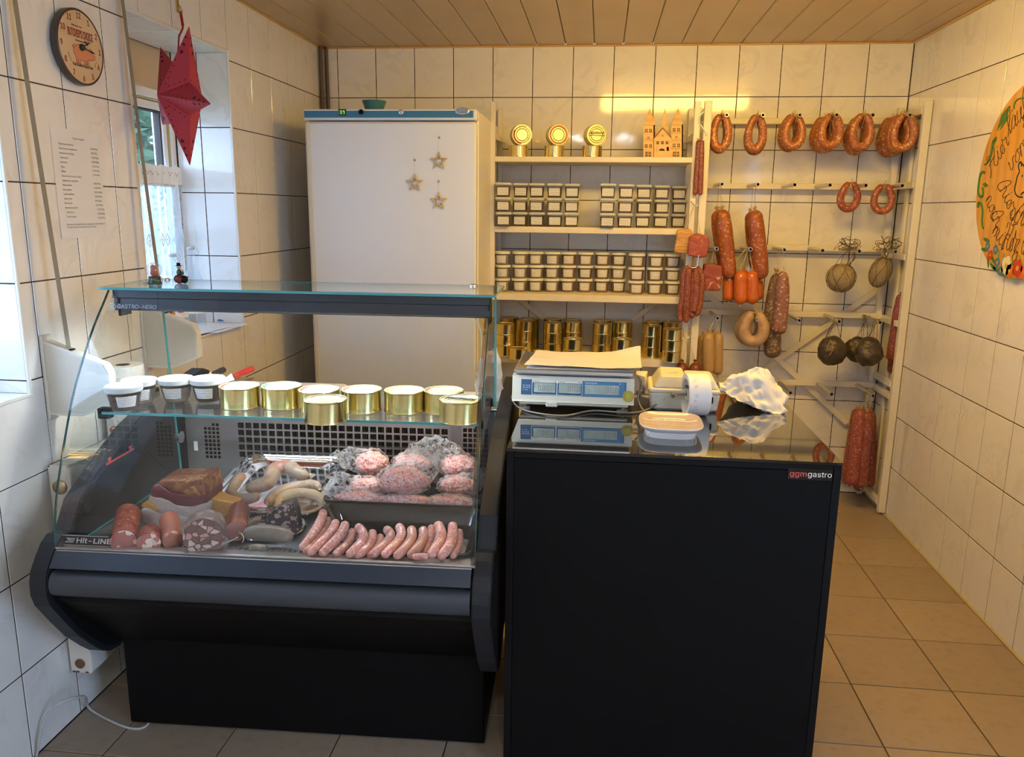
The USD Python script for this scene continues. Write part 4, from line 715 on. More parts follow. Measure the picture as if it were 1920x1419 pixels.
t = stick('mould_salami', 'reddish grey salami with a white tied top, the front one of two', (1468, 508), (1459, 627), -.285, 27, 'salami_grey', seed=111, bend=.006, string_to=peg(2, 2, -.28), taper=(.62, .95, 1, 1.02, 1), tie='string_pale', sm='string_pale')
B_ = W(1447, 671, 'y', -.225); gp(t, 'string', [tube(smooth_path([B_, B_ + [-.012, 0, -.03], B_ + [-.03, -.01, -.07]], 8), .0011, 5)], 'string_pale')
t = stick('long_salami', 'long red salami flecked with fat hanging at the right-hand post, front one', (1690.5, 551), (1670, 677), -.235, 20, 'salami_speck', seed=120, taper=(.8, 1, 1, 1, .9), end='knot'); A = W(1690, 551, 'y', -.235); Bq = W(1700, 517, 'y', -.235); gp(t, 'string', [tube([A + [0, 0, -.005], Bq], .0025, 6), tube([Bq, W(1703, 480, 'y', -.235)], .001, 5)], 'string')
gp(t, 'knot', [blob(Bq, (.008, .006, .006), 1, .4, 3, 4), blob(A + [0, 0, .004], (.007, .006, .008), 1, .4, 3, 5)], 'string_dark')
stick('long_salami', 'long dark red salami hanging behind the one at the right-hand post', (1692, 560), (1671, 699), -.175, 18, 'salami_speck', seed=121, taper=(.8, 1, 1, 1, .9), end='knot')
for k, (a, b, y, w, wh) in enumerate([((1629, 763), (1642.5, 897), -.135, 18, 'far right and rearmost'), ((1619, 768), (1609, 920), -.15, 20, 'hanging lowest at the back'), ((1607, 766), (1586.5, 907), -.195, 20.5, 'far left'), ((1634, 771), (1630.5, 913), -.20, 19.5, 'second from the right'), ((1614, 764), (1596, 912), -.245, 19.5, 'second from the left'), ((1613.5, 766), (1597.5, 909.5), -.305, 22, 'left one in front'), ((1626, 772), (1614, 914.5), -.30, 22.5, 'right one in front')]):
    stick('hanging_salami', 'red salami in the bunch low on the rack, %s' % wh, a, b, y, w, 'salami_speck', seed=130 + k, string_to=peg(4, 4, -.27) + [-.03 + .009 * k, 0, 0], taper=(.80, .98, 1, 1.02, .95))
# hams in nets
def ham(name, label, px, py, wpx, hpx, y, row, i, mt, seed, rz=0, yw=None, net=True, group=None, peg_y=-.22, spread=.03):
    c = W(px, py, 'y', y); s = depth_of(c) / CAM_F; rx, rz_ = wpx * s / 2, hpx * s / 2; t = gt(name, label, 'ham', c - [0, 0, rz_], group); ry = yw or min(rx, rz_) * .85
    gp(t, 'meat', blob(c, (rx, ry, rz_), 4, .10 if net else .2, 1.6, seed, (0, rz, 0)), mt); R = np.random.default_rng(seed); e = peg(row, i, peg_y) + [0, 0, .009]; Q = rot3(0, rz, 0); th = .0011; out = []
    if net:
        for k in range(6):        # meridians crossing as diamonds
            a0 = k * np.pi / 3
            for sg in (1, -1): out.append(tube([c + Q @ (np.array([rx * math.cos(a0 + sg * .55 * u) * math.sin(u), ry * math.sin(a0 + sg * .55 * u) * math.sin(u), rz_ * math.cos(u)]) * 1.045) for u in np.linspace(.35, 3.0, 14)], th, 4))
    gp(t, 'net', out, 'string_dark') if out else None; st = []
    for k in range(8 if net else 5):
        a = R.uniform(0, 6.28); A = c + Q @ np.array([rx * .55 * math.cos(a), ry * .55 * math.sin(a), rz_ * .88]); st.append(tube(smooth_path([A, (A + e) / 2 + [R.uniform(-spread, spread), R.uniform(-.01, .01), R.uniform(-.005, .005)], e + [R.uniform(-.02, .02), 0, R.uniform(0, .004)]], 9), th, 4))
    gp(t, 'string', st, 'string_dark')
    if net:
        tn = []
        for k in range(9): A = e + [R.uniform(-.03, .02), R.uniform(-.02, .02), 0]; tn.append(tube(smooth_path([A] + [A + np.array([R.uniform(-.07, .05), R.uniform(-.02, .02), R.uniform(-.012, .055)]) for _ in range(4)], 18), th, 4))
        gp(t, 'net_end', tn, 'string_dark')
    return t
ham('netted_ham', 'round grey-brown ham in a knotted net on the fifth peg', 1577, 521, 52, 52, -.22, 2, 4, 'ham_grey', 141); ham('netted_ham', 'oval grey-brown ham in a knotted net on the sixth peg', 1651, 510, 38, 56, -.22, 2, 5, 'ham_grey', 142, 14)
t = ham('smoked_ham', 'dark round smoked ham with loose pale strings hanging down', 1560.5, 657, 52, 55, -.26, 3, 3, 'ham_dark', 143, net=False, peg_y=-.26, spread=.006)
P = W(1557, 637, 'y', -.31); gp(t, 'loose_string', [tube(smooth_path([P, P + [.012, -.012, -.04], P + [-.002, -.012, -.075]], 10), .0013, 5), tube(smooth_path([P, P + [-.012, -.012, -.03], P + [-.016, -.012, -.055]], 10), .0013, 5)], 'string')
ham('smoked_ham', 'dark smoked ham half hidden behind the front one on the last peg', 1608, 656, 50, 48, -.16, 3, 4, 'ham_dark', 144, net=False, peg_y=-.12, spread=.006); ham('smoked_ham', 'dark wrinkled smoked ham, front one on the last peg', 1629.5, 660, 50, 54, -.28, 3, 4, 'ham_dark', 145, net=False, peg_y=-.27, spread=.006)
# ---------------------------------------------------------------- refrigerated display counter
VO, VA = np.array([.086, -2.324, 0.]), 1.964
VU, VV = np.array([math.cos(math.radians(VA)), math.sin(math.radians(VA)), 0]), np.array([-math.sin(math.radians(VA)), math.cos(math.radians(VA)), 0])
VM = np.stack([VU, VV, [0, 0, 1]])
def VW(px, py, ax, val):
    """as W, but in the display counter's own axes: u along its front, v to the back, z up"""
    r = VM @ (CAM_R.T @ np.array([(px - 960) / CAM_F, (py - 709.5) / CAM_F, 1.0])); c = VM @ (CAM_C - VO); i = 'uvz'.index(ax); return c + (val - c[i]) / r[i] * r
def vworld(p): return VO + np.asarray(p, float) @ VM
def vdepth(p): return (vworld(p) - CAM_C) @ CAM_R[2]
DL, DZ, SZ = 1.028, .63, .935           # length, deck height, glass shelf height
vt = thing('display_counter', 'dark refrigerated display counter with curved front glass and a lit meat deck', 'display counter', VO, VA)
def vext(pts, u0, u1):
    """polygon in (v, z), extruded from u0 to u1"""
    return fr(ext(pts if isinstance(pts, Polygon) else Polygon(pts), u1 - u0), (u0, 0, 0), np.array([0, 1., 0]), np.array([0, 0, 1.]), np.array([1., 0, 0]))
PO = [(-.165, .668), (-.195, .672), (-.218, .660), (-.244, .634), (-.266, .606), (-.275, .579), (-.276, .546), (-.266, .516), (-.221, .449), (-.174, .383), (-.118, .322), (-.086, .291), (-.056, .273), (-.012, .262), (.04, .275), (.10, .30), (.60, .30), (.64, .34), (.64, .915), (.60, .93), (.47, .916), (.257, .886), (.136, .854), (.011, .80), (-.116, .735)]
PP = Polygon(PO)
for u0, u1 in ((-.040, .006), (DL - .004, DL + .040)):
    inn = PP.buffer(-.014)
    p = part(vt, 'end_panel', [vext(PP.buffer(-.003, join_style=2), u0, u1), vext(PP, u0 + .003, u1 - .003)], 'vit_dark'); part(p, 'panel_inlay', [vext(inn, u0 - .0015, u0), vext(inn, u1, u1 + .0015)], 'black_matte')
part(vt, 'base', bev(.004, DL - .002, 0, .60, .012, .31, .004), 'black_panel'); part(vt, 'kick_plate', bx(.02, DL - .02, .02, .58, 0, .012), 'black_matte')
part(vt, 'tank', vext([(-.19, .60), (-.19, .54), (-.02, .31), (.60, .31), (.60, .60)], .008, DL - .006), 'black_panel')
part(vt, 'apron', vext([(-.235, .545), (-.245, .52), (-.20, .47), (-.02, .29), (.0, .29), (.0, .33), (-.19, .56)], .008, DL - .006), 'black_panel')
bm = [( -.268 + .0 * t, 0) for t in ()]
bp_ = [(-.235, .602)] + [(-.250 - .026 * math.sin(t), .571 + .031 * math.cos(t)) for t in np.linspace(.15, math.pi - .15, 10)] + [(-.235, .540)]
part(vt, 'bumper', vext(bp_, .010, DL - .008), 'bumper_grey', smooth=40)
part(vt, 'recess', vext([(-.225, .54), (-.225, .62), (-.2, .62), (-.2, .54)], .008, DL - .006), 'dark_hole')
part(vt, 'fascia', vext([(-.240, .6475), (-.265, .6155), (-.262, .613), (-.225, .613), (-.215, .6475)], .010, DL - .008), 'navy_metal')
part(vt, 'deck_edge', vext([(-.238, .648), (-.160, .642), (-.160, .600), (-.225, .600), (-.225, .640)], .010, DL - .008), 'steel')
part(vt, 'deck', [bx(.008, DL - .006, -.17, .45, DZ - .012, DZ)], 'steel_dark')
sl = []
for i in range(62):
    if i in (18, 19, 20, 21): continue
    u = .105 + i * .0138; sl += [bx(u, u + .0085, -.178, -.163, .6418, .6435)]
part(vt, 'air_slots', sl, 'slot_black', kind='stuff')
# back wall of the cold well with its square-holed air grille
gu, gz = .0253, .0242; us = [.178 + gu * i for i in range(28)]; zs_ = [.672 + gz * i for i in range(6)]
holes = [sbox(u + .0028, z + .0028, u + gu - .0028, z + gz - .0028) for u in us[:-1] for z in zs_[:-1]] + [sbox(.066 + .0135 * i + .002, .665 + .0135 * j + .002, .066 + .0135 * (i + 1) - .002, .665 + .0135 * (j + 1) - .002) for i in range(4) for j in range(9) if not (j > 7 and i < 2)] + [sbox(.905 + .0165 * i + .002, .665 + .0165 * j + .002, .905 + .0165 * (i + 1) - .002, .665 + .0165 * (j + 1) - .002) for i in range(5) for j in range(8)]
bpan = sbox(.008, DZ, DL - .006, .83).difference(unary_union(holes))
part(vt, 'back_panel', fr(ext(bpan, .0015), (0, .4415, 0), np.array([1., 0, 0]), np.array([0, 0, 1.]), np.array([0, -1., 0])), 'grille')
part(vt, 'cooling_coil', [bx(.02, DL - .02, .475, .49, DZ, .83)] + [bx(.10 + i * .0062, .1012 + i * .0062, .452, .475, .66, .81) for i in range(126)] + [cyl((.1, .4535, z), (.88, .4535, z), .0028, 8) for z in (.70, .722, .744, .766)], 'coil_black')
part(vt, 'worktop', bev(.006, DL - .004, .44, .66, .828, .85, .003), 'steel_dark'); part(vt, 'rear_doors', bx(.01, DL - .01, .60, .62, .31, .83), 'black_matte')
# panes
GP = np.array([(.097, 1.244), (.050, 1.194), (.005, 1.145), (-.038, 1.088), (-.080, 1.028), (-.116, .965), (-.147, .900), (-.178, .830), (-.203, .765), (-.218, .703), (-.226, .6495)])
GS = smooth_path(np.c_[GP, np.zeros(len(GP))], 30)[:, :2]; nrm = np.gradient(GS, axis=0); nrm = np.c_[nrm[:, 1], -nrm[:, 0]] / np.linalg.norm(nrm, axis=1)[:, None]; GT = .006
GO = GS + nrm * 0; GI = GS - nrm * GT
GI = GS + nrm * GT if (GS + nrm * GT)[:, 0].mean() > GS[:, 0].mean() else GI
g = part(vt, 'front_glass', grid_mesh([[(u, v, z) for v, z in GO] for u in (0, DL)]), 'glass', smooth=True)
for u in (0.0, DL):
    e = .0005 if u == 0 else -.0005
    m = grid_mesh([[(u, *a) for a in GO], [(u, *a) for a in GI], [(u + 4 * e, *a) for a in GI], [(u + 4 * e, *a) for a in GO]], closeu=True); part(g, 'glass_edge', m, 'glass_edge')
part(g, 'bottom_rail', bx(0, DL, GO[-1][0] - .001, GO[-1][0] + .007, GO[-1][1] - .003, GO[-1][1] + .002), 'steel')
SG = Polygon([(a[0] + .008, a[1]) for a in GS if a[1] > DZ] + [(-.20, DZ + .012), (-.16, DZ + .002), (.382, DZ + .002), (.345, 1.238), (.10, 1.238)]).buffer(0)
for u in (.013, DL - .013):
    p = part(vt, 'side_glass', fr(ext(SG, .0001), (u, 0, 0), np.array([0, 1., 0]), np.array([0, 0, 1.]), np.array([1., 0, 0])), 'glass')
    part(p, 'glass_edge', [vext([(.382, DZ + .002), (.3795, DZ + .002), (.3425, 1.238), (.345, 1.238)], u - .003, u + .003), vext([(-.16, DZ + .002), (.382, DZ + .002), (.382, DZ + .004), (-.16, DZ + .004)], u - .003, u + .003)], 'glass_edge_light')
    part(p, 'screw', [cyl((u - .02, v, z), (u + .02, v, z), .008, 14) for v, z in ((.335, .885),)], 'chrome', smooth=40)
tg = part(vt, 'top_glass', [bx(-.012, DL + .012, .076, .335, 1.2455, 1.2515)], 'glass'); part(tg, 'glass_edge', [bx(-.012, DL + .012, .0745, .0765, 1.2452, 1.2518), bx(-.012, DL + .012, .335, .3365, 1.2452, 1.2518), bx(-.0135, -.0115, .075, .336, 1.2452, 1.2518), bx(DL + .0115, DL + .0135, .075, .336, 1.2452, 1.2518)], 'glass_edge_light')
part(tg, 'screw', [lathe([(.012, 0), (.012, .004), (.009, .006), (.0001, .0065)], 18, u, .31, 1.2515) for u in (.05, .955)], 'chrome', smooth=40)
tp = part(vt, 'light_profile', vext([(.108, 1.244), (.105, 1.222), (.112, 1.219), (.108, 1.193), (.112, 1.187), (.116, 1.187), (.118, 1.200), (.146, 1.200), (.148, 1.187), (.152, 1.187), (.165, 1.244)], .006, DL - .006), 'navy_metal')
part(tp, 'profile_cap', [bx(DL - .010, DL - .004, .11, .160, 1.172, 1.244), bx(.016, .024, .11, .160, 1.172, 1.244)], 'black_matte')  # end plates added below the strip to keep its light off the wall
part(tp, 'led_strip', bx(.05, DL - .05, .120, .144, 1.1965, 1.1995), 'led_glow', label='lit white strip')
shp = part(vt, 'glass_shelf', bx(.018, DL - .018, -.010, .30, SZ - .006, SZ), 'glass'); part(shp, 'glass_edge', [bx(.018, DL - .018, -.0115, -.0095, SZ - .0063, SZ + .0003), bx(.018, DL - .018, .30, .3015, SZ - .0063, SZ + .0003)], 'glass_edge_light')
for v in (.012, .25):
    part(shp, 'shelf_clip', [bev(-.002, .03, v - .012, v + .012, SZ - .022, SZ + .006, .002), bev(DL - .030, DL - .010, v - .008, v + .008, SZ - .018, SZ + .004, .002)], 'black_matte')
# lettering: maker's plate, supplier's name on the light profile, red load mark
c = VW(163, 1012, 'v', -.229); np_ = part(vt, 'maker_plate', bev(c[0] - .058, c[0] + .058, -.2335, -.2285, c[2] - .0125, c[2] + .0125, .001), 'ink_black', label='black plate with pale lettering')
part(np_, 'lettering', fr(text('Hit-LiNE', .0125, .0006, True, .28, False, 1.25), (c[0] - .026, -.2338, c[2] - .006), (1, 0, 0), (0, 0, 1), (0, -1, 0)), 'steel')
S4 = [Polygon([(0, 0), (.020, 0), (.023, .003), (.003, .003)]), Polygon([(.004, .0045), (.024, .0045), (.026, .0075), (.014, .0075)]), Polygon([(.004, .012), (.012, .012), (.020, .0045), (.012, .0045)]), Polygon([(.010, .009), (.027, .009), (.028, .012), (.012, .012)])]
part(np_, 'emblem', fr(ext(unary_union(S4), .0006), (c[0] - .053, -.2338, c[2] - .006), (1, 0, 0), (0, 0, 1), (0, -1, 0)), 'ink_grey'); part(np_, 'plate_rim', [bx(c[0] - .058, c[0] + .058, -.2342, -.2334, c[2] + .0115, c[2] + .0125), bx(c[0] - .058, c[0] + .058, -.2342, -.2334, c[2] - .0125, c[2] - .0118)], 'steel')
c = VW(208, 574, 'v', .104); part(tp, 'lettering', fr(text('GASTRO-HERO', .0105, .0005, True, .22, False, 1.02), (c[0] + .016, .1035, c[2] - .005), (1, 0, 0), (0, 0, 1), (0, -1, 0)), 'steel_dark')
part(tp, 'round_emblem', fr(ext(Point(0, 0).buffer(.0098).difference(Point(0, 0).buffer(.0080)), .0005), (c[0] + .004, .1035, c[2]), (1, 0, 0), (0, 0, 1), (0, -1, 0)), 'steel_dark'); part(tp, 'round_emblem', fr(text('G', .009, .0005, True, 0, True), (c[0] + .004, .1035, c[2] - .0045), (1, 0, 0), (0, 0, 1), (0, -1, 0)), 'steel_dark')
a, b = VW(199, 871, 'u', .0135), VW(251, 841, 'u', .0135); d = (b - a)[1:]; L = np.linalg.norm(d); d /= L; mk = unary_union([sbox(0, -.003, L, .003), Polygon([(.012, .003), (.022, .003), (.026, .014), (.010, .014)]), Polygon([(L - .022, .003), (L - .012, .003), (L - .008, .014), (L - .026, .014)])])
part(vt, 'load_mark', fr(ext(mk, .0006), a, np.array([0, d[0], d[1]]), np.array([0, -d[1], d[0]]), np.array([1., 0, 0])), 'ink_red', label='red load limit mark on the side glass')
c = VW(337, 819, 'u', .014); part(vt, 'thermometer_dial', [cyl(c, c + [.006, 0, 0], .019, 24)], 'chrome', smooth=40)
c = VW(367, 836, 'v', .438); part(vt, 'sticker', bx(c[0] - .006, c[0] + .006, .4375, .4398, c[2] - .015, c[2] + .015), 'label_paper'); part(vt, 'grille_blank', bx(.868, .90, .4385, .4398, .64, .83), 'steel_dark')

# ---- things on the deck and the shelf: built in the counter's axes
def ut(name, label, cat, loc, group=None):
    p = thing(name, label, cat, vworld(loc), VA, group); LOC[p] = np.asarray(loc, float); return p
def up(t, nm, m, mt, smooth=True, **k): return gp(t, nm, m, mt, smooth=smooth, **k)
def vr(wpx, p): return wpx * vdepth(p) / CAM_F / 2
def oriented_can(px, py, wpx, ring, word, wc, label):
    h = .0575; c = VW(px, py, 'z', SZ + h); r = .0535; t = ut('preserve_can', label, 'can', (c[0], c[1], SZ)); can_parts(t, r, h, ('can_lid_pale', ring, word, 150, wc))
    for m in [p for p in ()]: pass
    return t
for px, py, ring_, word, wc, lb in [(449, 722, 'ink_red', 'Bratwurst', 'ink_grey', 'gold can with red and white ringed lid, next to the jars'), (528, 722, 'ink_green', 'Leberwurst', 'ink_green', 'gold can with a green printed lid on the glass shelf'), (598, 728.5, 'ink_brown', 'Blutwurst', 'ink_brown', 'gold can with brown print, behind the front pale-lidded can'),
                                    (610, 747, None, 'Bauernwurst', 'ink_red', 'gold can with cream lid and red print, pushed forward on the shelf'), (678, 728.5, 'ink_brown', 'Hausmacher', 'ink_brown', 'gold can with dark brown print, in the middle of the shelf'), (758, 730, 'ink_orange', 'Jagdwurst', 'ink_orange', 'gold can with an orange ringed lid on the glass shelf'), (832, 730.5, 'ink_brown', 'Leberwurst', 'ink_brown', 'gold can with maroon print, behind the can with handwriting')]: oriented_can(px, py, 77, ring_, word, wc, lb)
t = oriented_can(863, 747, 74, None, None, None, 'gold can with a handwritten lid at the right end of the shelf'); m = text('Knackwurst', .013, .0006, True, .3, True, .8); part(t, 'handwriting', mv(m, (0, .002, .0560), (0, 0, -12)), 'ink_black'); part(t, 'underline', mv(bx(-.04, .04, -.006, -.004, 0, .0006), (0, 0, .0560), (0, 0, -12)), 'ink_black')
for i, (px, py, fill, lb) in enumerate([(192, 720, 'filling_dark', 'jar of dark sausage meat with white lid, nearest the left side glass'), (260, 710, 'filling_grey', 'jar of pale grey sausage meat with white lid, second on the shelf'), (329, 707, 'filling_grey', 'jar of grey-brown sausage meat with white lid, third on the shelf'), (389, 707, 'filling_dark', 'jar of dark brown sausage meat with white lid beside the first can')]):
    H = .068; c = VW(px, py, 'z', SZ + H); c[0] = max(c[0], .066); t = ut('preserve_jar', lb, 'jar', (c[0], c[1], SZ)); f = lambda pr, n=36: lathe(pr, n)
    part(t, 'glass_jar', f([(.0001, 0), (.028, 0), (.031, .003), (.035, .012), (.0425, .044), (.043, .054)]), 'tub_clear', smooth=30); part(t, 'filling', f([(.0001, .004), (.029, .004), (.0335, .013), (.040, .043), (.0001, .045)]), fill, smooth=30)
    part(t, 'lid', f([(.0455, .052), (.047, .054), (.047, .065), (.045, .0675), (.038, .068), (.036, .0665), (.0001, .0665)]), 'lid_white', smooth=25)
    a0 = math.radians([38, 30, 8, 5][i]); a = np.linspace(-.62, .62, 9) + a0; part(t, 'label', grid_mesh([[((.0345 + (.0425 - .0345) * (z - .012) / .032 + .0006) * math.sin(q), -(.0345 + (.0425 - .0345) * (z - .012) / .032 + .0006) * math.cos(q), z) for z in (.015, .045)] for q in a]), 'label_print', label='white printed paper label')
# trays
def tray(name, label, u0, u1, v0, v1, z0, z1, mt, rim=.008, slope=.02, r=.03, ridges=0, tilt=0, low=0):
    t = ut(name, label, 'tray', ((u0 + u1) / 2, (v0 + v1) / 2, z0))
    def rr(d, z): return np.array([(x, y, z) for x, y in sbox(u0 + d + r, v0 + d + r, u1 - d - r, v1 - d - r).buffer(r, 6).exterior.coords[:-1]])
    P = [rr(-rim, z1 - .004), rr(-rim, z1 - .001), rr(-rim * .4, z1), rr(0, z1 - .001)]
    for k in range(ridges): P += [rr(.006 + .012 * k, z1 - .001 - .003 * k), rr(.010 + .012 * k, z1 - .005 - .003 * k)]
    P += [rr(slope, z0 + .003), rr(slope + .003, z0), rr(slope + .03, z0), rr(min(u1 - u0, v1 - v0) / 2 - r - .0005 if False else .13, z0)]
    n = min(len(p) for p in P); g = grid_mesh([p[:n] for p in P], closev=True); c = g.vertices; k = len(c); ctr = P[-1].mean(0); b = (len(P) - 1) * n
    m = TM(np.vstack([c, ctr]), list(map(tuple, g.faces)) + [(b + j, b + (j + 1) % n, k) for j in range(n)])
    if low:
        w_ = m.vertices.copy(); f_ = np.clip((v1 - w_[:, 1]) / (v1 - v0), 0, 1); w_[:, 2] = z0 + (w_[:, 2] - z0) * (1 - f_ * low); m = TM(w_, m.faces)
    if tilt:
        o = np.array([(u0 + u1) / 2, v0, z0]); m = mv(mv(m, -o), o, (tilt, 0, 0))
    up(t, 'dish', m, mt, smooth=35); return t
tray('black_tray', 'black rimmed plastic tray full of fresh pink bratwurst', .588, 1.006, -.156, .074, DZ + .002, .676, 'black_gloss', .007, .016, .03, low=.62)
tray('black_tray', 'black rimmed plastic tray under the bagged minced meat', .570, .996, .085, .400, DZ + .002, .680, 'black_gloss', .007, .018, .03)
tray('silver_platter', 'silver ridged serving platter under the liver sausages', .225, .560, .055, .425, DZ + .003, DZ + .022, 'chrome', .006, .05, .05, 3, 7.0)
t = ut('beaded_platter', 'round silver platter with a beaded rim under the black pudding', 'tray', (.46, -.02, DZ)); part(t, 'dish', lathe([(.0001, .002), (.070, .002), (.082, .008), (.088, .010), (.090, .008)], 48), 'chrome', smooth=30); part(t, 'beads', [mv(trimesh.creation.icosphere(1, .0026), (.085 * math.cos(a), .085 * math.sin(a), .0105)) for a in np.linspace(0, 2 * np.pi, 64, endpoint=False)], 'chrome', kind='stuff')
t = ut('beaded_platter', 'round silver platter under the cut sausages on the left', 'tray', (.235, -.03, DZ)); part(t, 'dish', lathe([(.0001, .002), (.085, .002), (.097, .008), (.103, .010), (.105, .008)], 48), 'chrome', smooth=30)
# bratwurst
def bpx(p): return 560 + p[0] / 5.647, 880 + p[1] / 5.647
BW = [([(262, 440), (205, 600), (110, 740), (25, 850)], .690, .652, 92, 'leftmost, on top'), ([(305, 520), (255, 670), (140, 800), (60, 880)], .662, .648, 80, 'under the leftmost one'), ([(392, 545), (320, 690), (200, 810), (105, 905)], .688, .650, 88, 'second on top from the left'), ([(492, 560), (440, 690), (330, 810), (225, 910)], .690, .650, 92, 'third on top from the left'),
      ([(560, 640), (548, 740), (450, 850), (360, 915)], .668, .646, 88, 'lower one after the third'), ([(600, 590), (672, 660), (640, 800), (510, 920)], .690, .652, 96, 'bent one left of the gap'), ([(778, 650), (770, 760), (680, 870), (590, 925)], .668, .648, 88, 'tied one beside the gap'), ([(858, 700), (850, 800), (790, 880), (740, 930)], .655, .645, 78, 'low one in the gap'),
      ([(900, 620), (965, 670), (905, 800), (770, 925)], .688, .652, 98, 'first right of the gap'), ([(1040, 580), (1085, 660), (1020, 800), (890, 930)], .690, .652, 96, 'second right of the gap'), ([(1180, 605), (1200, 700), (1130, 830), (1010, 935)], .688, .651, 98, 'third right of the gap'), ([(1305, 610), (1320, 710), (1250, 840), (1160, 935)], .688, .651, 98, 'fourth right of the gap'),
      ([(1400, 600), (1405, 700), (1370, 810), (1330, 900)], .668, .647, 84, 'lower one behind the tall one'), ([(1450, 560), (1505, 660), (1460, 820), (1390, 935)], .697, .655, 110, 'tall thick one near the right end'), ([(1195, 928), (1290, 918), (1375, 925)], .662, .662, 62, 'short end lying across the front'), ([(1625, 565), (1630, 690), (1570, 840), (1480, 945)], .695, .653, 104, 'last thick one on the right'), ([(1705, 640), (1700, 770), (1650, 890), (1610, 940)], .668, .648, 80, 'against the right rim')]
for k, (pts, z0, z1, w, wh) in enumerate(BW):
    P = [VW(*bpx(p), 'z', z0 + (z1 - z0) * i / (len(pts) - 1)) for i, p in enumerate(pts)]; r = vr(w / 5.647, P[0]) * 1.06; t = ut('bratwurst', 'fresh pink bratwurst in the black tray, %s' % wh, 'sausage', P[-1]); up(t, 'casing', sausage(P, [r * .9, r, r * 1.03, r, r * .88], 16, 34, seed=200 + k, wob=.03), 'brat_pink')
# bagged mince
def mince_bag(px, py, wpx, hpx, v, label, seed, tail=None, dv=.8):
    c = VW(px, py, 'v', v); rx, rz = vr(wpx, c), vr(hpx, c); ry = min(rx, rz * 1.4) * dv; t = ut('mince_bag', label, 'bag of mince', c - [0, 0, rz])
    up(t, 'minced_meat', blob(c, (rx * 1.1, ry * 1.05, rz * 1.03), 4, .20, 2.3, seed), 'mince')
    m = trimesh.creation.icosphere(4); v_ = m.vertices.copy(); cr = 1.16 + .26 * (np.abs(meshkit.fbm(v_ * np.array([3.5, 3, 5]) + seed * 3, 3, seed) - .5) * 2) ; v_ = v_ * cr[:, None] * [rx * 1.06, ry * 1.05, rz * 1.04]
    if tail is not None:
        d = np.array(tail, float); d /= np.linalg.norm(d); s = np.clip((v_ / np.array([rx, ry, rz])) @ d, 0, None); s = np.clip(s - .55, 0, None); side = np.cross(d, [0, 1, 0]); v_ += (s[:, None] * d * rx * np.linalg.norm(tail) * (1 + .6 * meshkit.noise(v_ * 90, seed)[:, None])); k = np.clip(s * 1.6, 0, .75)[:, None]; v_[:, 1:2] *= (1 - k)
        v_ += (s[:, None] * side * .012 * np.sin(v_ @ side * 260)[:, None])
    up(t, 'film', TM(v_ + c, m.faces), 'film', smooth=False if False else 60); return t
for k, (px, py, w, h, v, tail, lb) in enumerate([(773, 866, 62, 30, .33, (.8, 0, 1.2), 'clear bag of minced meat, at the back in the middle'), (697, 869, 52, 46, .30, (-1.5, 0, .35), 'clear bag of minced meat, at the back left with a flap over the rim'), (860, 874, 62, 40, .31, (-.6, 0, 1.0), 'clear bag of minced meat, back right one against the glass'), (689, 911, 60, 30, .20, (-1.1, 0, .4), 'clear bag of minced meat, in the second row on the left'), (860, 911, 64, 34, .20, (.9, 0, .6), 'clear bag of minced meat, in the second row on the right'),
                                                   (676, 934, 88, 25, .115, (-.5, 0, .3), 'clear bag of minced meat, lowest row on the left'), (762, 939, 88, 24, .115, None, 'clear bag of minced meat, lowest row in the middle'), (846, 942, 84, 27, .115, None, 'clear bag of minced meat, lowest row on the right'), (757, 900, 80, 48, .155, (.9, 0, 1.1), 'clear bag of minced meat, plump one on top in the middle')]): mince_bag(px, py, w, h, v, lb, 300 + k, tail)
# liver sausages
def lpx(p): return 420 + p[0] / 6.758, 840 + p[1] / 6.758
for k, (pts, zs__, w, mt, lb) in enumerate([([(560, 690), (700, 560), (880, 490), (1050, 460), (1190, 500)], (.668, .668, .672, .675, .678), 135, 'liver_grey', 'grey liver sausage on the silver platter, lying under the curled one'), ([(700, 720), (750, 610), (900, 565), (1100, 575), (1270, 690)], (.658, .662, .668, .668, .662), 112, 'liver_cream', 'cream-coloured ring of sausage lying at the front of the platter'),
                                              ([(250, 345), (140, 450), (95, 560), (190, 640), (330, 640), (440, 600)], (.694, .685, .672, .668, .676, .69), 128, 'liver_grey', 'pale reddish hooked liver sausage at the left of the platter'), ([(290, 500), (440, 480), (570, 420), (650, 270), (770, 235), (900, 290), (1075, 335)], (.688, .692, .697, .708, .712, .708, .700), 190, 'liver_grey', 'thick grey curled liver sausage on top of the others')]):
    P = [VW(*lpx(p), 'z', z) for p, z in zip(pts, zs__)]; r = vr(w / 6.758, P[0]); t = ut('curved_sausage', lb, 'sausage', P[0]); up(t, 'casing', sausage(P, [r * .85, r, r * 1.02, r, r, r * .8], 16, 44, seed=320 + k, wob=.07), mt)
    d = P[-1] - P[-2]; up(t, 'casing_end', ruffle(P[-1], d, r * .4, r * .7, k), 'casing_end', smooth=False); d = P[0] - P[1]; up(t, 'casing_end', ruffle(P[0], d, r * .35, r * .5, k + 7), 'casing_end', smooth=False)
    if k == 3: n_ = (P[-1] - P[-2]) / np.linalg.norm(P[-1] - P[-2]); a_ = np.linspace(0, 2 * np.pi, 20); e1 = np.cross(n_, [0, 0, 1]); e1 /= np.linalg.norm(e1); e2 = np.cross(n_, e1); q = P[-1] - n_ * r * .8; up(t, 'twine', tube([q + 1.0 * r * (math.cos(x) * e1 + math.sin(x) * e2) for x in a_], .0012, 5), 'string_dark')
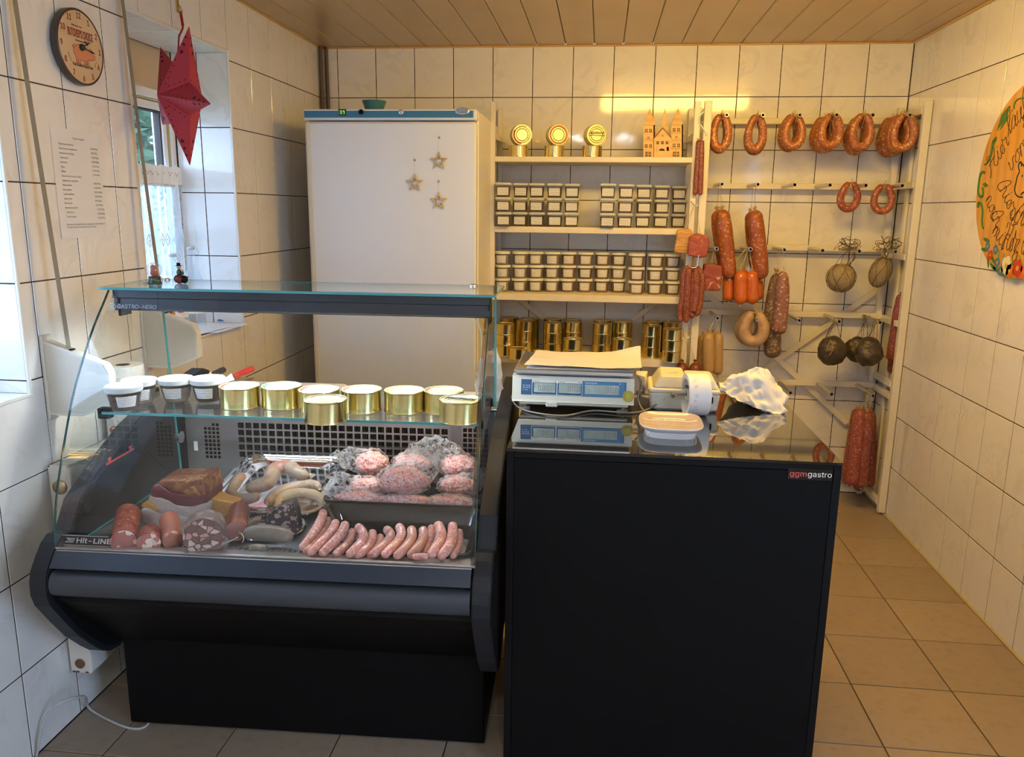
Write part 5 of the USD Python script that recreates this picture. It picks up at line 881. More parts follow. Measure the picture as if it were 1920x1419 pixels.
# logs with a cut face towards the glass
def log(name, label, cut, back, wpx, skin, cutm, z_cut, z_back, seed, cat='sausage', squash=1, cutb=None, rend=.5):
    a, b = VW(*cut, 'z', z_cut), VW(*back, 'z', z_back); r = vr(wpx, a); d = (b - a) / np.linalg.norm(b - a); t = ut(name, label, cat, a - [0, 0, r])
    L = np.linalg.norm(b - a); s = np.r_[0, .002, np.linspace(.006, L - r * rend, 14), L - r * rend * .5, L - r * rend * .2, L]; q = np.r_[r * .985, r, np.full(14, r), r * .9, r * .72, r * .2]
    m = tube([a + d * x for x in s], q, 28, up=[0, 0, 1]); v = m.vertices; v = v + (meshkit.noise(v * 45 + seed, seed)[:, None] - .5) * .0022; up(t, 'casing', TM(v, m.faces), skin)
    e1 = np.cross(d, [0, 0, 1]); e1 /= np.linalg.norm(e1); e2 = np.cross(e1, d); ring_ = [[a - d * (.0015 + .001 * (1 - f)) + r * f * .975 * (math.cos(x) * e1 + math.sin(x) * e2) for x in np.linspace(0, 2 * np.pi, 30)[:-1]] for f in (1, .6, .02)]; m = grid_mesh(ring_, closev=True)
    m.invert() if m.face_normals.mean(0) @ d > 0 else None; up(t, 'cut_face', m, cutm, label='fresh cut face'); return t
def q6(x, y): return 100 + x / 5.333, 800 + y / 5.333
log('cut_salami', 'orange-red salami log with garlic-studded cut end, nearest the left', q6(700, 1145), q6(755, 850), 47, 'red_salami', 'salami_cut', .658, .668, 401); log('cut_salami', 'short dark red salami end between the salami log and the smooth sausage', q6(955, 1165), q6(975, 1055), 43, 'red_salami', 'salami_cut', .654, .657, 402)
P = [VW(*q6(1195, 1170), 'z', .652), VW(*q6(1180, 1040), 'z', .660), VW(*q6(1150, 905), 'z', .668)]; t = ut('smooth_sausage', 'smooth tan sausage with a rounded end leaning on the bacon', 'sausage', P[0]); up(t, 'casing', sausage(P, vr(39.5, P[0]) * .96, 20, 30, seed=403, wob=.01, end=.8), 'wiener_tan')
log('brawn', 'thick brawn sausage with a mosaic cut face behind the front glass', q6(1508, 1105), q6(1540, 960), 76, 'brawn_skin', 'brawn_cut', .678, .681, 404)
log('bologna', 'shiny red-brown boiled sausage with a pink cut face', lpx((155, 1050)), lpx((200, 770)), 41, 'bologna_skin', 'bologna_cut', .662, .667, 405)
P = [VW(*lpx(p), 'z', z) for p, z in zip([(225, 1090), (400, 1070), (620, 1085), (870, 1130)], (.668, .670, .668, .664))]; r = vr(30, P[0]); t = ut('grey_pudding', 'grey-brown pudding sausage tied with string, lying across the front', 'sausage', P[1]); up(t, 'casing', sausage(P, [r * .55, r * .95, r * 1.05, r, r * .8], 18, 30, seed=410, wob=.05), 'grey_sausage'); up(t, 'string', [tube(smooth_path([P[0], P[0] + [-.02, -.01, -.012], P[0] + [-.048, -.015, -.022]], 10), .0012, 5), tube(smooth_path([P[0] + [.004, -.012, .008], P[0] + [.012, -.016, -.004], P[0] + [.006, -.014, -.016]], 10), .0012, 5)], 'string_pale'); up(t, 'casing_end', ruffle(P[0], P[0] - P[1], r * .5, r * .5, 3), 'grey_sausage', smooth=False)
P = [VW(*lpx(p), 'z', .645) for p in [(300, 1280), (420, 1265), (530, 1290)]]; t = ut('grey_pudding', 'end of a grey-brown pudding sausage under the tied one', 'sausage', P[1]); up(t, 'casing', sausage(P, vr(17, P[0]), 14, 20, seed=411), 'grey_sausage')
def vslab(t, nm, pts, v, th, mt, seed, conv=lambda p: p, rnd=.005, amp=.006):
    P = [VW(*conv(p), 'v', v) for p in pts]; poly = Polygon([(p[0], p[2]) for p in P]).buffer(-rnd).buffer(rnd, 4); n = 56; q = np.array([(g_.x, g_.y) for g_ in [poly.exterior.interpolate(i / n, normalized=True) for i in range(n)]]); cc = q.mean(0); rings = []
    for f, yy in ((.02, 0), (.5, 0), (.9, 0), (.98, .03), (1, .12), (1, .5), (1, .85), (.96, .97), (.85, 1), (.4, 1), (.02, 1)): rings.append([(cc[0] + (a - cc[0]) * f, v + th * yy, cc[1] + (b - cc[1]) * f) for a, b in q])
    m = grid_mesh(rings, closev=True); w = m.vertices; w = w + (meshkit.fbm(w * 45 + seed, 3, seed)[:, None] - .5) * amp; m = TM(w, m.faces); m.invert() if m.volume < 0 else None; return up(t, nm, m, mt)
t = ut('smoked_bacon', 'block of smoked bacon with white fat, dark lean and a brown crust', 'bacon', VW(*q6(1240, 900), 'v', -.01))
vslab(t, 'fat', [(920, 785), (950, 690), (1080, 715), (1230, 790), (1400, 800), (1535, 760), (1550, 930), (1420, 940), (1250, 900), (1080, 865), (960, 830)], -.005, .11, 'fat_white', 421, lambda p: q6(*p)); vslab(t, 'lean', [(950, 695), (985, 590), (1040, 575), (1180, 650), (1330, 690), (1530, 690), (1540, 770), (1400, 800), (1230, 795), (1080, 725)], -.002, .11, 'smoked_lean', 422, lambda p: q6(*p))
vslab(t, 'crust', [(980, 600), (1050, 545), (1250, 535), (1480, 525), (1520, 600), (1535, 700), (1330, 695), (1180, 655), (1050, 580)], -.004 + .008, .11, 'smoked_crust', 423, lambda p: q6(*p), amp=.009)
t = ut('bacon_rind', 'flat yellow piece of bacon rind sticking out to the right of the block', 'bacon', VW(*q6(1680, 850), 'v', .02)); vslab(t, 'rind', [(1530, 690), (1620, 720), (1840, 775), (1760, 860), (1680, 945), (1600, 930), (1540, 880)], .03, .05, 'rind_yellow', 425, lambda p: q6(*p))
t = ut('bacon_rind', 'yellow-edged bacon slab lying under the block on the left', 'bacon', VW(*q6(960, 900), 'v', -.03)); vslab(t, 'rind', [(850, 790), (940, 745), (1000, 800), (1080, 860), (1000, 850), (880, 800)], -.012, .05, 'rind_yellow', 426, lambda p: q6(*p)); vslab(t, 'fat', [(870, 815), (930, 815), (1060, 880), (1540, 935), (1530, 1075), (1250, 1075), (1060, 1040), (960, 985), (870, 940)], -.018, .10, 'fat_white', 427, lambda p: q6(*p))
t = ut('bacon_rind', 'small yellow bacon scrap visible between the smooth sausage and the brawn', 'bacon', VW(*q6(1300, 1010), 'v', -.05)); vslab(t, 'rind', [(1270, 1010), (1340, 985), (1350, 1020), (1320, 1045), (1275, 1040)], -.035, .02, 'rind_yellow', 428, lambda p: q6(*p))
t = ut('black_pudding', 'wedge of black pudding flecked with white fat, cut face forward', 'sausage', VW(*lpx((740, 1000)), 'v', -.06)); wp = [(530, 1000), (520, 930), (555, 840), (690, 745), (880, 690), (915, 830), (950, 1030), (905, 1115), (700, 1060)]
vslab(t, 'pudding', wp, -.055, .035, 'blood_skin', 430, lpx, amp=.002); vslab(t, 'cut_face', [(720 + (x - 720) * .985, 920 + (y - 920) * .985) for x, y in wp], -.0575, .004, 'blood_cut', 431, lpx, amp=.0006)
# ---------------------------------------------------------------- black sales counter
KX0, KX1, KY0, KY1, KZ = 1.176, 1.960, -2.381, -1.70, .9
kt = thing('sales_counter', 'black box-shaped sales counter with a glossy glass top', 'counter', (KX0, KY0, 0)); LOC[kt] = np.array([KX0, KY0, 0.])
def kp(nm, m, mt, **k): return gp(kt, nm, m, mt, smooth=False, **k)
kp('side_panel', bev(KX0, KX0 + .018, KY0, KY1, 0, KZ - .008, .001), 'black_matte'); kp('side_panel', bev(KX1 - .018, KX1, KY0, KY1, 0, KZ - .008, .001), 'black_matte'); kp('front_panel', bev(KX0 + .0186, KX1 - .0186, KY0 + .0012, KY0 + .018, 0, KZ - .024, .001), 'black_panel'); kp('top_rail', bev(KX0 + .0186, KX1 - .0186, KY0 + .0006, KY1, KZ - .023, KZ - .008, .001), 'black_matte')
kp('shelf', bx(KX0 + .018, KX1 - .018, KY0 + .05, KY1, .45, .468), 'black_matte'); kp('glass_top', bev(KX0 - .001, KX1 + .001, KY0 - .002, KY1, KZ - .008, KZ, .001), 'black_gloss')
c = W(1519, 889, 'y', KY0); bd = kp('badge', bev(c[0] - .050, c[0] + .050, KY0 - .0025, KY0 + .001, c[2] - .014, c[2] + .014, .0008), 'black_gloss', label='small black badge')
m1 = text('ggm', .0125, .0006, True, 0, False, 1.12); m2 = text('gastro', .0125, .0006, False, 0, False, 1.08); w1 = m1.bounds[1][0] + .0015; tot = w1 + m2.bounds[1][0]
part(bd, 'lettering', mv(fr(m1, (c[0] - tot / 2, KY0 - .0028, c[2] - .005), (1, 0, 0), (0, 0, 1), (0, -1, 0)), -LOC[kt]), 'ink_red'); part(bd, 'lettering', mv(fr(m2, (c[0] - tot / 2 + w1, KY0 - .0028, c[2] - .005), (1, 0, 0), (0, 0, 1), (0, -1, 0)), -LOC[kt]), 'ink_white')

# ---- shop scale
SX0, SX1, SY = 1.146, 1.494, -2.005
sc = gt('shop_scale', 'cream electronic shop scale with three displays and a steel pan', 'scale', ((SX0 + SX1) / 2, SY + .15, KZ)); sp = lambda nm, m, mt, par=sc, **k: gp(par, nm, m, mt, smooth=False, **k)
zb, zt_ = KZ + .026, KZ + .100
prof = Polygon([(SY, zb), (SY + .004, zb + .004), (SY + .012, zt_), (SY + .27, zt_), (SY + .28, zb)]); sp('housing', [fr(ext(prof, SX1 - SX0), (SX0, 0, 0), np.array([0, 1., 0]), np.array([0, 0, 1.]), np.array([1., 0, 0])), bev(SX0 + .02, SX1 - .015, SY + .006, SY + .27, zb - .010, zb, .003)], 'scale_cream')
sp('lug', bev(SX0 + .098, SX0 + .132, SY - .002, SY + .02, zb - .014, zb + .002, .003), 'scale_cream')
for x, y in ((SX0 + .035, SY + .02), (SX1 - .03, SY + .02), (SX0 + .03, SY + .25), (SX1 - .03, SY + .25)): sp('foot', [lathe([(.0001, 0), (.017, 0), (.017, .007), (.006, .008), (.006, .020), (.0001, .020)], 18, x, y, KZ)], 'cable_grey')
pz = zt_ + .008; sp('neck', bev(SX0 + .01, SX1 - .012, SY + .02, SY + .26, zt_, pz, .002), 'cable_grey'); sp('weighing_pan', [bev(SX0 + .006, SX1 - .004, SY - .004, SY + .272, pz, pz + .014, .003)], 'steel'); sp('pan_plate', bev(SX0 + .012, SX1 - .010, SY + .004, SY + .266, pz + .0135, pz + .0155, .0008), 'chrome')
nn = np.array([0, .008, .070]); nn /= np.linalg.norm(nn)   # the display face leans back a little
fo = np.array([SX0, SY + .004, zb + .004]); fn = np.array([0, -nn[2], nn[1]])
def face(x, z, m, mt, nm, par, d=.0004): return part(par, nm, mv(fr(m, fo + np.array([x, 0, 0]) + nn * z + fn * d, (1, 0, 0), nn, fn), -LOC[sc]), mt)
dp = face(0, 0, bx(.026, .325, .016, .060, 0, .0012), 'scale_blue', 'display_panel', sc)
face(0, 0, bx(.203, .322, .0165, .0595, .0012, .0016), 'scale_blue_light', 'blue_field', dp); face(0, 0, unary_union and ext(sbox(.057, .0165, .129, .0595).difference(sbox(.058, .0175, .128, .0585)).union(sbox(.129, .0165, .201, .0595).difference(sbox(.130, .0175, .200, .0585))), .0006, .0012), 'ink_white', 'field_outline', dp)
face(0, 0, ext(sbox(.058, .0515, .128, .0585).union(sbox(.130, .0515, .200, .0585)), .0004, .0012), 'scale_cream', 'field_head', dp)
for x0, x1, digits in ((.063, .124, '0.000'), (.134, .197, '0.00'), (.209, .305, '0.00')):
    l = face(0, 0, bx(x0, x1, .0235, .0500, .0012, .0018), 'lcd', 'lcd_window', dp); m = seg7(digits, .0165); face(x1 - m.bounds[1][0] - .003, .0285, mv(m, (0, 0, 0)), 'ink_grey', 'digits', l, .0022)
for s, x, z, h, mt in (('Gewicht', .060, .0535, .0034, 'ink_black'), ('kg', .121, .0535, .0034, 'ink_black'), ('Preis/kg', .133, .0535, .0034, 'ink_black'), ('€/kg', .189, .0535, .0034, 'ink_black'), ('Gesamtpreis', .209, .0530, .0042, 'ink_white'), ('€', .306, .0530, .0042, 'ink_white'), ('Max 15 kg', .030, .041, .0032, 'ink_white'), ('Min 100 g', .030, .035, .0032, 'ink_white'), ('e = 5 g', .030, .029, .0032, 'ink_white')): face(x, z, text(s, h, .0003), mt, 'print', dp, .0018)
face(.332, .021, lathe([(.0001, 0), (.0165, 0), (.0165, .0008), (.0001, .0008)][1:], 24), 'sticker_yellow', 'calibration_seal', sc, .0014)
face(.332, .021, ext(Point(0, 0).buffer(.0145).difference(Point(0, 0).buffer(.0138)).union(Point(0, 0).buffer(.0105).difference(Point(0, 0).buffer(.0100))), .0003), 'ink_brown', 'seal_ring', sc, .0023)
# wrapping paper lying on the pan
def sheet(name, label, corners, z, cat, mt, amp=.004, seed=0, n=26, lift=()):
    A, B_, C_, D_ = [np.array(q, float) for q in corners]; P = []
    for i in range(n):
        row = []
        for j in range(n):
            s, t_ = i / (n - 1), j / (n - 1); p = (1 - s) * ((1 - t_) * A + t_ * D_) + s * ((1 - t_) * B_ + t_ * C_); q = np.array([p[0] * 11, p[1] * 11, seed]); h = amp * meshkit.fbm(q[None], 3, seed)[0]
            for (ls, lt, lh, lw) in lift: h += lh * math.exp(-((s - ls) ** 2 + (t_ - lt) ** 2) / lw ** 2)
            row.append((p[0], p[1], z + .0006 + h))
        P.append(row)
    P = np.array(P); c = P.mean((0, 1)); c[2] = z; m = grid_mesh(P); w = np.vstack([m.vertices, m.vertices - [0, 0, .0006]]); k = len(m.vertices); m = TM(w, np.vstack([m.faces, m.faces[:, ::-1] + k])); return obj(name, mv(m, (0, 0, 0)), mt, label, cat, smooth=50)
zp = pz + .0155; q = [W(px, py, 'z', zp) for px, py in ((991, 691), (1200, 687), (1190, 658), (1003, 665))]
sheet('wrapping_paper', 'white wrapping paper sheets lying on the scale pan', [(1.180, SY + .004, 0), (1.512, SY - .002, 0), (1.520, SY + .262, 0), (1.196, SY + .258, 0)], zp + .001, 'paper', 'paper_wrap', .012, 3, 30, [(1, 1, .022, .22), (1, 0, .006, .2)])
sheet('wrapping_paper', 'lower sheet of wrapping paper sticking out under the top sheets', [(1.186, SY - .001, 0), (1.490, SY - .004, 0), (1.494, SY + .24, 0), (1.196, SY + .24, 0)], zp, 'paper', 'paper', .0006, 5, 12)
def cable(name, label, pts, r, mt, cat='cable'):
    P = [np.asarray(p, float) for p in pts]; return obj(name, tube(smooth_path(P, 60), r, 8), mt, label, cat, smooth=True)
k = lambda px, py, z=KZ: W(px, py, 'z', z)
cable('scale_cable', 'grey cable drooping below the front of the scale to the printer', [k(985, 752, KZ + .02), k(960, 742, KZ + .012), k(968, 760, KZ + .004), k(1010, 775, KZ + .004), k(1060, 779, KZ + .004), k(1110, 770, KZ + .004), k(1180, 774, KZ + .004), k(1225, 762, KZ + .012), k(1246, 748, KZ + .035)], .0026, 'cable_grey')
cable('power_cable', 'grey cable hanging in the gap between scale and printer', [W(1196, 705, 'y', -1.93), W(1203, 722, 'y', -1.93), W(1197, 740, 'y', -1.93), k(1208, 771, KZ + .004), k(1216, 776, KZ + .004)], .0028, 'cable_grey')
# ---- coin tray
tx, ty = 1.583, -2.172
ctr = thing('coin_tray', 'glossy beige money tray with a pale lettered stripe on a white foot', 'coin tray', (tx, ty, KZ), -1.5); LOC[ctr] = np.zeros(3)
hw, hd_ = .082, .092
def sq(a, b, z, n=40, e=3.6): t = np.linspace(0, 2 * np.pi, n, endpoint=False); c, s = np.cos(t), np.sin(t); return np.stack([a * np.sign(c) * np.abs(c) ** (2 / e), b * np.sign(s) * np.abs(s) ** (2 / e), np.full(n, z)], 1)
foot = grid_mesh([sq(hw * .80, hd_ * .78, 0), sq(hw * .84, hd_ * .82, .016)], closev=True); part(ctr, 'foot', join([TM(np.vstack([foot.vertices]), foot.faces), bev(-.06, .06, -.06, .06, .004, .016, .002)]), 'tray_white', smooth=40)
dish = [sq(hw * .80, hd_ * .78, .014), sq(hw * .97, hd_ * .97, .024), sq(hw, hd_, .030), sq(hw * .985, hd_ * .985, .0315)] + [sq(hw * f, hd_ * f, .0315 - .013 * (1 - (f / .985) ** 6) if f > .3 else .0185) for f in (.95, .9, .82, .7, .5, .3, .02)]
part(ctr, 'rim', grid_mesh(dish[:4], closev=True), 'tray_white', smooth=50); part(ctr, 'dish', grid_mesh(dish[3:], closev=True), 'tray_beige', smooth=50)
hz = lambda x, y: .0315 - .013 * (1 - min(1, max(abs(x) / hw, abs(y) / hd_) / .985) ** 6) + .0008
def on_dish(m): v = m.vertices.copy(); v[:, 2] = [hz(x, y) + z for x, y, z in v]; return TM(v, m.faces)
band = grid_mesh([[(x, .038 + .010 * (x / hw) ** 2 * -1 + t, 0) for t in (0, .012, .024)] for x in np.linspace(-hw * .88, hw * .88, 30)]); part(ctr, 'stripe', on_dish(band), 'ink_white', smooth=50)
m = text('Raiffeisenbank Gotha eG', .0075, .0003, True, 0, True, .95); v = m.vertices; part(ctr, 'lettering', on_dish(TM(np.c_[-v[:, 0], -v[:, 1] + .053 - .006 * (v[:, 0] / .06) ** 2, v[:, 2] + .0006], m.faces)), 'ink_grey', label='upside-down bank name')
m = text('Willkommen in der Region - schön, dass Sie da sind', .0042, .0003, False, 0, True, .95); v = m.vertices; part(ctr, 'lettering', on_dish(TM(np.c_[-v[:, 0], -v[:, 1] - .005, v[:, 2] + .0004], m.faces)), 'ink_white')
# ---- receipt printer with paper roll
pr = thing('receipt_printer', 'cream receipt printer with a hinged cover behind the paper roll', 'printer', (1.640, -1.86, KZ), -2); LOC[pr] = np.zeros(3)
rb_ = lambda x0, x1, y0, y1, z0, z1, r, tx0=0, tx1=0, ty0=0, ty1=0: TM([(x + (tx0 if x < (x0 + x1) / 2 else -tx1) * (z - z0) / (z1 - z0), y + (ty0 if y < (y0 + y1) / 2 else -ty1) * (z - z0) / (z1 - z0), z) for x, y, z in rbox(x0, x1, y0, y1, z0, z1, r).vertices], rbox(x0, x1, y0, y1, z0, z1, r).faces)
part(pr, 'base', [rb_(-.092, .098, -.09, .08, .004, .052, .012, -.008, -.006, -.004, 0), rb_(-.08, .09, -.08, .07, 0, .006, .01)], 'cable_grey' if False else 'scale_cream', smooth=30)
part(pr, 'upper_shell', rb_(-.100, .104, -.093, .082, .0525, .066, .012, 0, 0, 0, 0), 'cream_plastic', smooth=30)
part(pr, 'cover', rb_(-.088, .004, -.085, .075, .0665, .100, .012, .020, 0, .016, .008), 'scale_cream', smooth=30); part(pr, 'paper_bay', rb_(.006, .098, -.085, .075, .0665, .092, .012, 0, .010, .010, .008), 'scale_cream', smooth=30)
part(pr, 'cover_print', [bx(-.05, -.015, -.030, -.0285, .0985, .1005) , bx(-.03, -.012, -.012, -.0108, .0985, .1005)], 'ink_grey')
part(pr, 'side_wing', hull([(-.11, .02, .075), (-.135, .03, .080), (-.135, .06, .085), (-.10, .06, .085), (-.105, .01, .04), (-.11, .05, .02)]), 'cream_plastic'); part(pr, 'tear_bar', [bev(.002, .05, -.098, -.084, .072, .079, .001)], 'steel_dark'); part(pr, 'switch', [bev(.078, .083, -.102, -.096, .030, .048, .001)], 'black_matte'); part(pr, 'roll_arm', [bev(.070, .078, -.13, -.085, .055, .062, .001), bev(.012, .030, -.112, -.084, .050, .060, .001)], 'scale_cream')
part(pr, 'cable_plug', [cyl((-.03, -.086, .050), (-.03, -.105, .048), .006, 10)], 'cable_grey')
c = W(1304, 745, 'y', -1.985); ro = .060
rl = thing('paper_roll', 'white printed till roll standing on edge in front of the printer', 'paper roll', (c[0], -1.985, KZ), 8); LOC[rl] = np.zeros(3)
a = np.linspace(0, 2 * np.pi, 48, endpoint=False); wd = .030
def hoop(r0, r1, w): return grid_mesh([[(x, r * .97 * math.cos(t), ro + r * math.sin(t)) for x, r in ((-w, r0), (w, r0), (w, r1), (-w, r1))] for t in a], closeu=True, closev=True)
m = hoop(.0595, .047, wd); m.invert() if m.volume < 0 else None; part(rl, 'paper', m, 'roll_white', smooth=40); m = hoop(.016, .013, wd * .9); m.invert() if m.volume < 0 else None; part(rl, 'core', m, 'cream_plastic', smooth=40)
m = hoop(.0462, .0445, wd * .96); m.invert() if m.volume < 0 else None; part(rl, 'inner_winding', m, 'paper', smooth=40); part(rl, 'spindle', cyl((-wd - .022, 0, ro), (wd, 0, ro), .004, 10), 'steel_dark')
lines_ = []
R = np.random.default_rng(12)
for t0 in np.arange(205, 345, 4.2):
    if R.random() < .25: continue
    b0 = math.radians(t0); x0 = -.016 + R.uniform(0, .004); x1 = x0 + R.uniform(.006, .016); lines_.append(grid_mesh([[(x, .0599 * .97 * -math.cos(q) * -1 if False else -.0599 * .97 * abs(math.sin(q - math.pi / 2 + 0)) if False else .0599 * .97 * math.cos(q), ro + .0599 * math.sin(q)) for q in (b0, b0 + .018)] for x in (x0, x1)]))
lines_ = [TM(np.c_[l.vertices[:, 0], l.vertices[:, 1], l.vertices[:, 2]], l.faces) for l in lines_]
ll = []
for t0 in np.arange(110, 215, 4.0):
    if R.random() < .3: continue
    b0 = math.radians(t0); x0 = -.020 + R.uniform(0, .004); x1 = x0 + R.uniform(.006, .014); ll.append(grid_mesh([[(x, .0601 * .97 * math.cos(q), ro + .0601 * math.sin(q)) for q in (b0, b0 + .014)] for x in (x0, x1)]))
part(rl, 'print', ll, 'ink_grey')
# ---- crumpled white paper bag
def bag_shape(cx, cy, z0, hull_pts, seed, amp, cuts=3):
    m = hull(hull_pts)
    for _ in range(cuts): m = m.subdivide()
    m = trimesh.Trimesh(m.vertices, m.faces, process=True); v = m.vertices; n = m.vertex_normals; d = (meshkit.fbm(v * 16 + seed, 3, seed) - .5) * amp + np.abs(meshkit.fbm(v * 34 + seed * 2, 2, seed + 1) - .5) * -amp * 1.1; v = v + n * d[:, None]; v[:, 2] = np.maximum(v[:, 2], z0 + .0005); return TM(v, m.faces)
B_ = [W(px, py, 'y', y) for px, py, y in [(1348, 716, -1.84), (1346, 730, -1.86), (1380, 752, -1.90), (1420, 768, -1.93), (1464, 783, -1.95), (1475, 770, -1.93), (1472, 745, -1.88), (1455, 715, -1.84), (1440, 708, -1.84), (1437, 690, -1.84), (1428, 694, -1.85), (1418, 690, -1.84), (1390, 706, -1.86)]]
pts = [b for b in B_] + [W(px, py, 'y', -1.74) for px, py in ((1370, 726), (1430, 700), (1466, 735), (1462, 760), (1400, 745))]
obj('paper_bag', bag_shape(0, 0, KZ, pts, 17, .034, 4), 'bag_white', 'crumpled white paper bag at the back right of the counter top', 'bag', smooth=60)
# ---------------------------------------------------------------- left wall: clock, price list, star, belts
ck = gt('wall_clock', 'round tan wall clock with a printed red pig and red numerals', 'clock', (XL, -2.020, 1.890)); R0 = .100
LW = lambda m, y, z, d: fr(m, (XL + d, y, z), (0, 1, 0), (0, 0, 1), (1, 0, 0))     # a flat mesh laid on the left wall, seen from the room
def cpart(nm, m, mt, d=.0, par=ck, **k): return gp(par, nm, LW(m, -2.020, 1.890, d), mt, smooth=40, **k)
cpart('case', lathe([(.0001, .004), (R0 - .006, .004), (R0, .010), (R0, .026), (R0 - .003, .0285), (R0 - .006, .0265)], 56), 'clock_rim'); fcp = cpart('dial', lathe([(R0 - .0055, .0262), (.0001, .0262)][::1], 56), 'clock_face'); fd = .0266
for i in range(1, 13):
    a = math.radians(90 - 30 * i); h = .0150; m = text(str(i), h, .0005, True, 0, True, .78); cpart('numeral', mv(m, (R0 * .82 * math.cos(a), R0 * .82 * math.sin(a) - h / 2, 0)), 'clock_ink', fd, fcp)
def tx(s, h, x, y, mt='clock_ink', bold=False, sx=1, rot=0): cpart('lettering', mv(text(s, h, .0005, bold, 0, True, sx), (x, y, 0), (0, 0, rot)), mt, fd, fcp)
tx("BUTCHER'S CHOICE", .0200, 0.002, .024, bold=True, sx=.40); tx('Welcomes You', .0045, -.012, .051); tx('Since 1904', .0042, .030, .017); tx('Top Quality Finest Pork', .0062, .0, -.052, 'ink_black', False, .95); tx('fresh from the country', .0035, .002, .014, 'ink_black')
pig = unary_union([affinity.scale(Point(0, 0).buffer(1), .034, .020), affinity.translate(affinity.scale(Point(0, 0).buffer(1), .016, .013), .036, -.001), affinity.translate(affinity.scale(Point(0, 0).buffer(1), .008, .007), .050, -.004)] + [sbox(x, -.030, x + .007, -.010) for x in (-.026, -.017, .010, .020)] + [Polygon([(.030, .010), (.040, .016), (.040, .006)])])
cpart('pig', mv(ext(pig, .0004), (0, -.014, 0)), 'pig_pink', fd, fcp); cpart('pig_outline', mv(ext(pig.buffer(.0012).difference(pig), .0005), (0, -.014, 0)), 'clock_ink', fd, fcp); cpart('tail', mv(tube([(-.034 - .004 * math.sin(t), -.006 + .002 * t, 0) for t in np.linspace(0, 5, 14)], .0007, 5), (0, 0, .0005)), 'clock_ink', fd, fcp)
cpart('ground_line', mv(bx(-.045, .045, -.0455, -.0448, 0, .0004), (0, 0, 0), (0, 0, 0)), 'ink_black', fd, fcp); cpart('grass', [tube([(-.048, -.044, .0003), (-.056, -.030, .0003), (-.058, -.022, .0003)], .0005, 4), tube([(.054, -.044, .0003), (.058, -.034, .0003), (.064, -.028, .0003)], .0005, 4)], 'ink_black', fd, fcp)
def hand(L, w, ang, z): a = math.radians(ang); P = Polygon([(-w, -.006), (w, -.006), (w * .7, L * .55), (w * 2.2, L * .70), (0, L), (-w * 2.2, L * .70), (-w * .7, L * .55)]); return mv(ext(P, .0008), (0, 0, z), (0, 0, ang - 90))
cpart('hour_hand', hand(.038, .0018, 28, .003), 'ink_black', fd); cpart('minute_hand', hand(.055, .0015, -8, .0045), 'ink_black', fd); cpart('hub', lathe([(.0001, .007), (.008, .007), (.009, .005), (.009, 0)][::-1], 20), 'ink_black', fd)
# price list
y0, y1, z0, z1 = -2.150, -1.941, 1.372, 1.668
pl = gt('price_list', 'white printed price list taped to the tiles below the clock', 'price list', (XL, (y0 + y1) / 2, z0)); n = 14
g = grid_mesh([[(XL + .0012 + .0035 * (i / n) ** 2 * 0 + .004 * max(0, .25 - j / n) * (1 - i / n), y0 + (y1 - y0) * i / n, z0 + (z1 - z0) * j / n) for j in range(n + 1)] for i in range(n + 1)]); gp(pl, 'sheet', g, 'paper', smooth=True)
items = [('Bauernwurst (frisch)', '10,00 €/kg'), ('Bauernwurst eingefroren', '9,50 €/kg'), ('Bauernwurst (fertig)', '12,00 €/kg'), ('Leberwurst', '11,00 €/kg'), ('Rotwurst', '11,00 €/kg'), ('Sülze', '12,00 €/kg'), ('Gläser', '3,70 €/Stk.'), ('Dosen (Leb., Lw, Rw, Sülze)', ''), ('Jagdwurst, Leberkäse', '4,00 €/Stk.'), ('Bierschinken', '4,70 €/Stk.'), ('Kochsalami', '12,50 €/Stk.'), ('Lachsschinken', '16,00 €/kg'), ('Speck, fett', '8,00 €/kg'), ('Kochwurst', '12,00 €/kg'), ('Hausmachersülze', '12,00 €/kg'), ('Mettwurst', '12,00 €/kg'), ('Fleischwurst', '12,00 €/kg')]
def pt(s, y, z, h): gp(pl, 'print', LW(text(s, h, .0002), y, z, .0066 if z < z0 + .08 else .0024), 'ink_grey', smooth=False)
pt('Preise Angebot', y0 + .088, z1 - .026, .0052)
for i, (a, b) in enumerate(items):
    z = z1 - .044 - i * .0122; pt(a, y0 + .027, z, .0047)
    if b: pt(b, y1 - .046, z - .004, .0047)
pt('Die kennzeichnungspflichtigen Zusatzstoffe der nicht etikettierten', y0 + .022, z0 + .036, .0040); pt('Produkte sind beim Verkaufspersonal zu erfragen.', y0 + .022, z0 + .028, .0040)
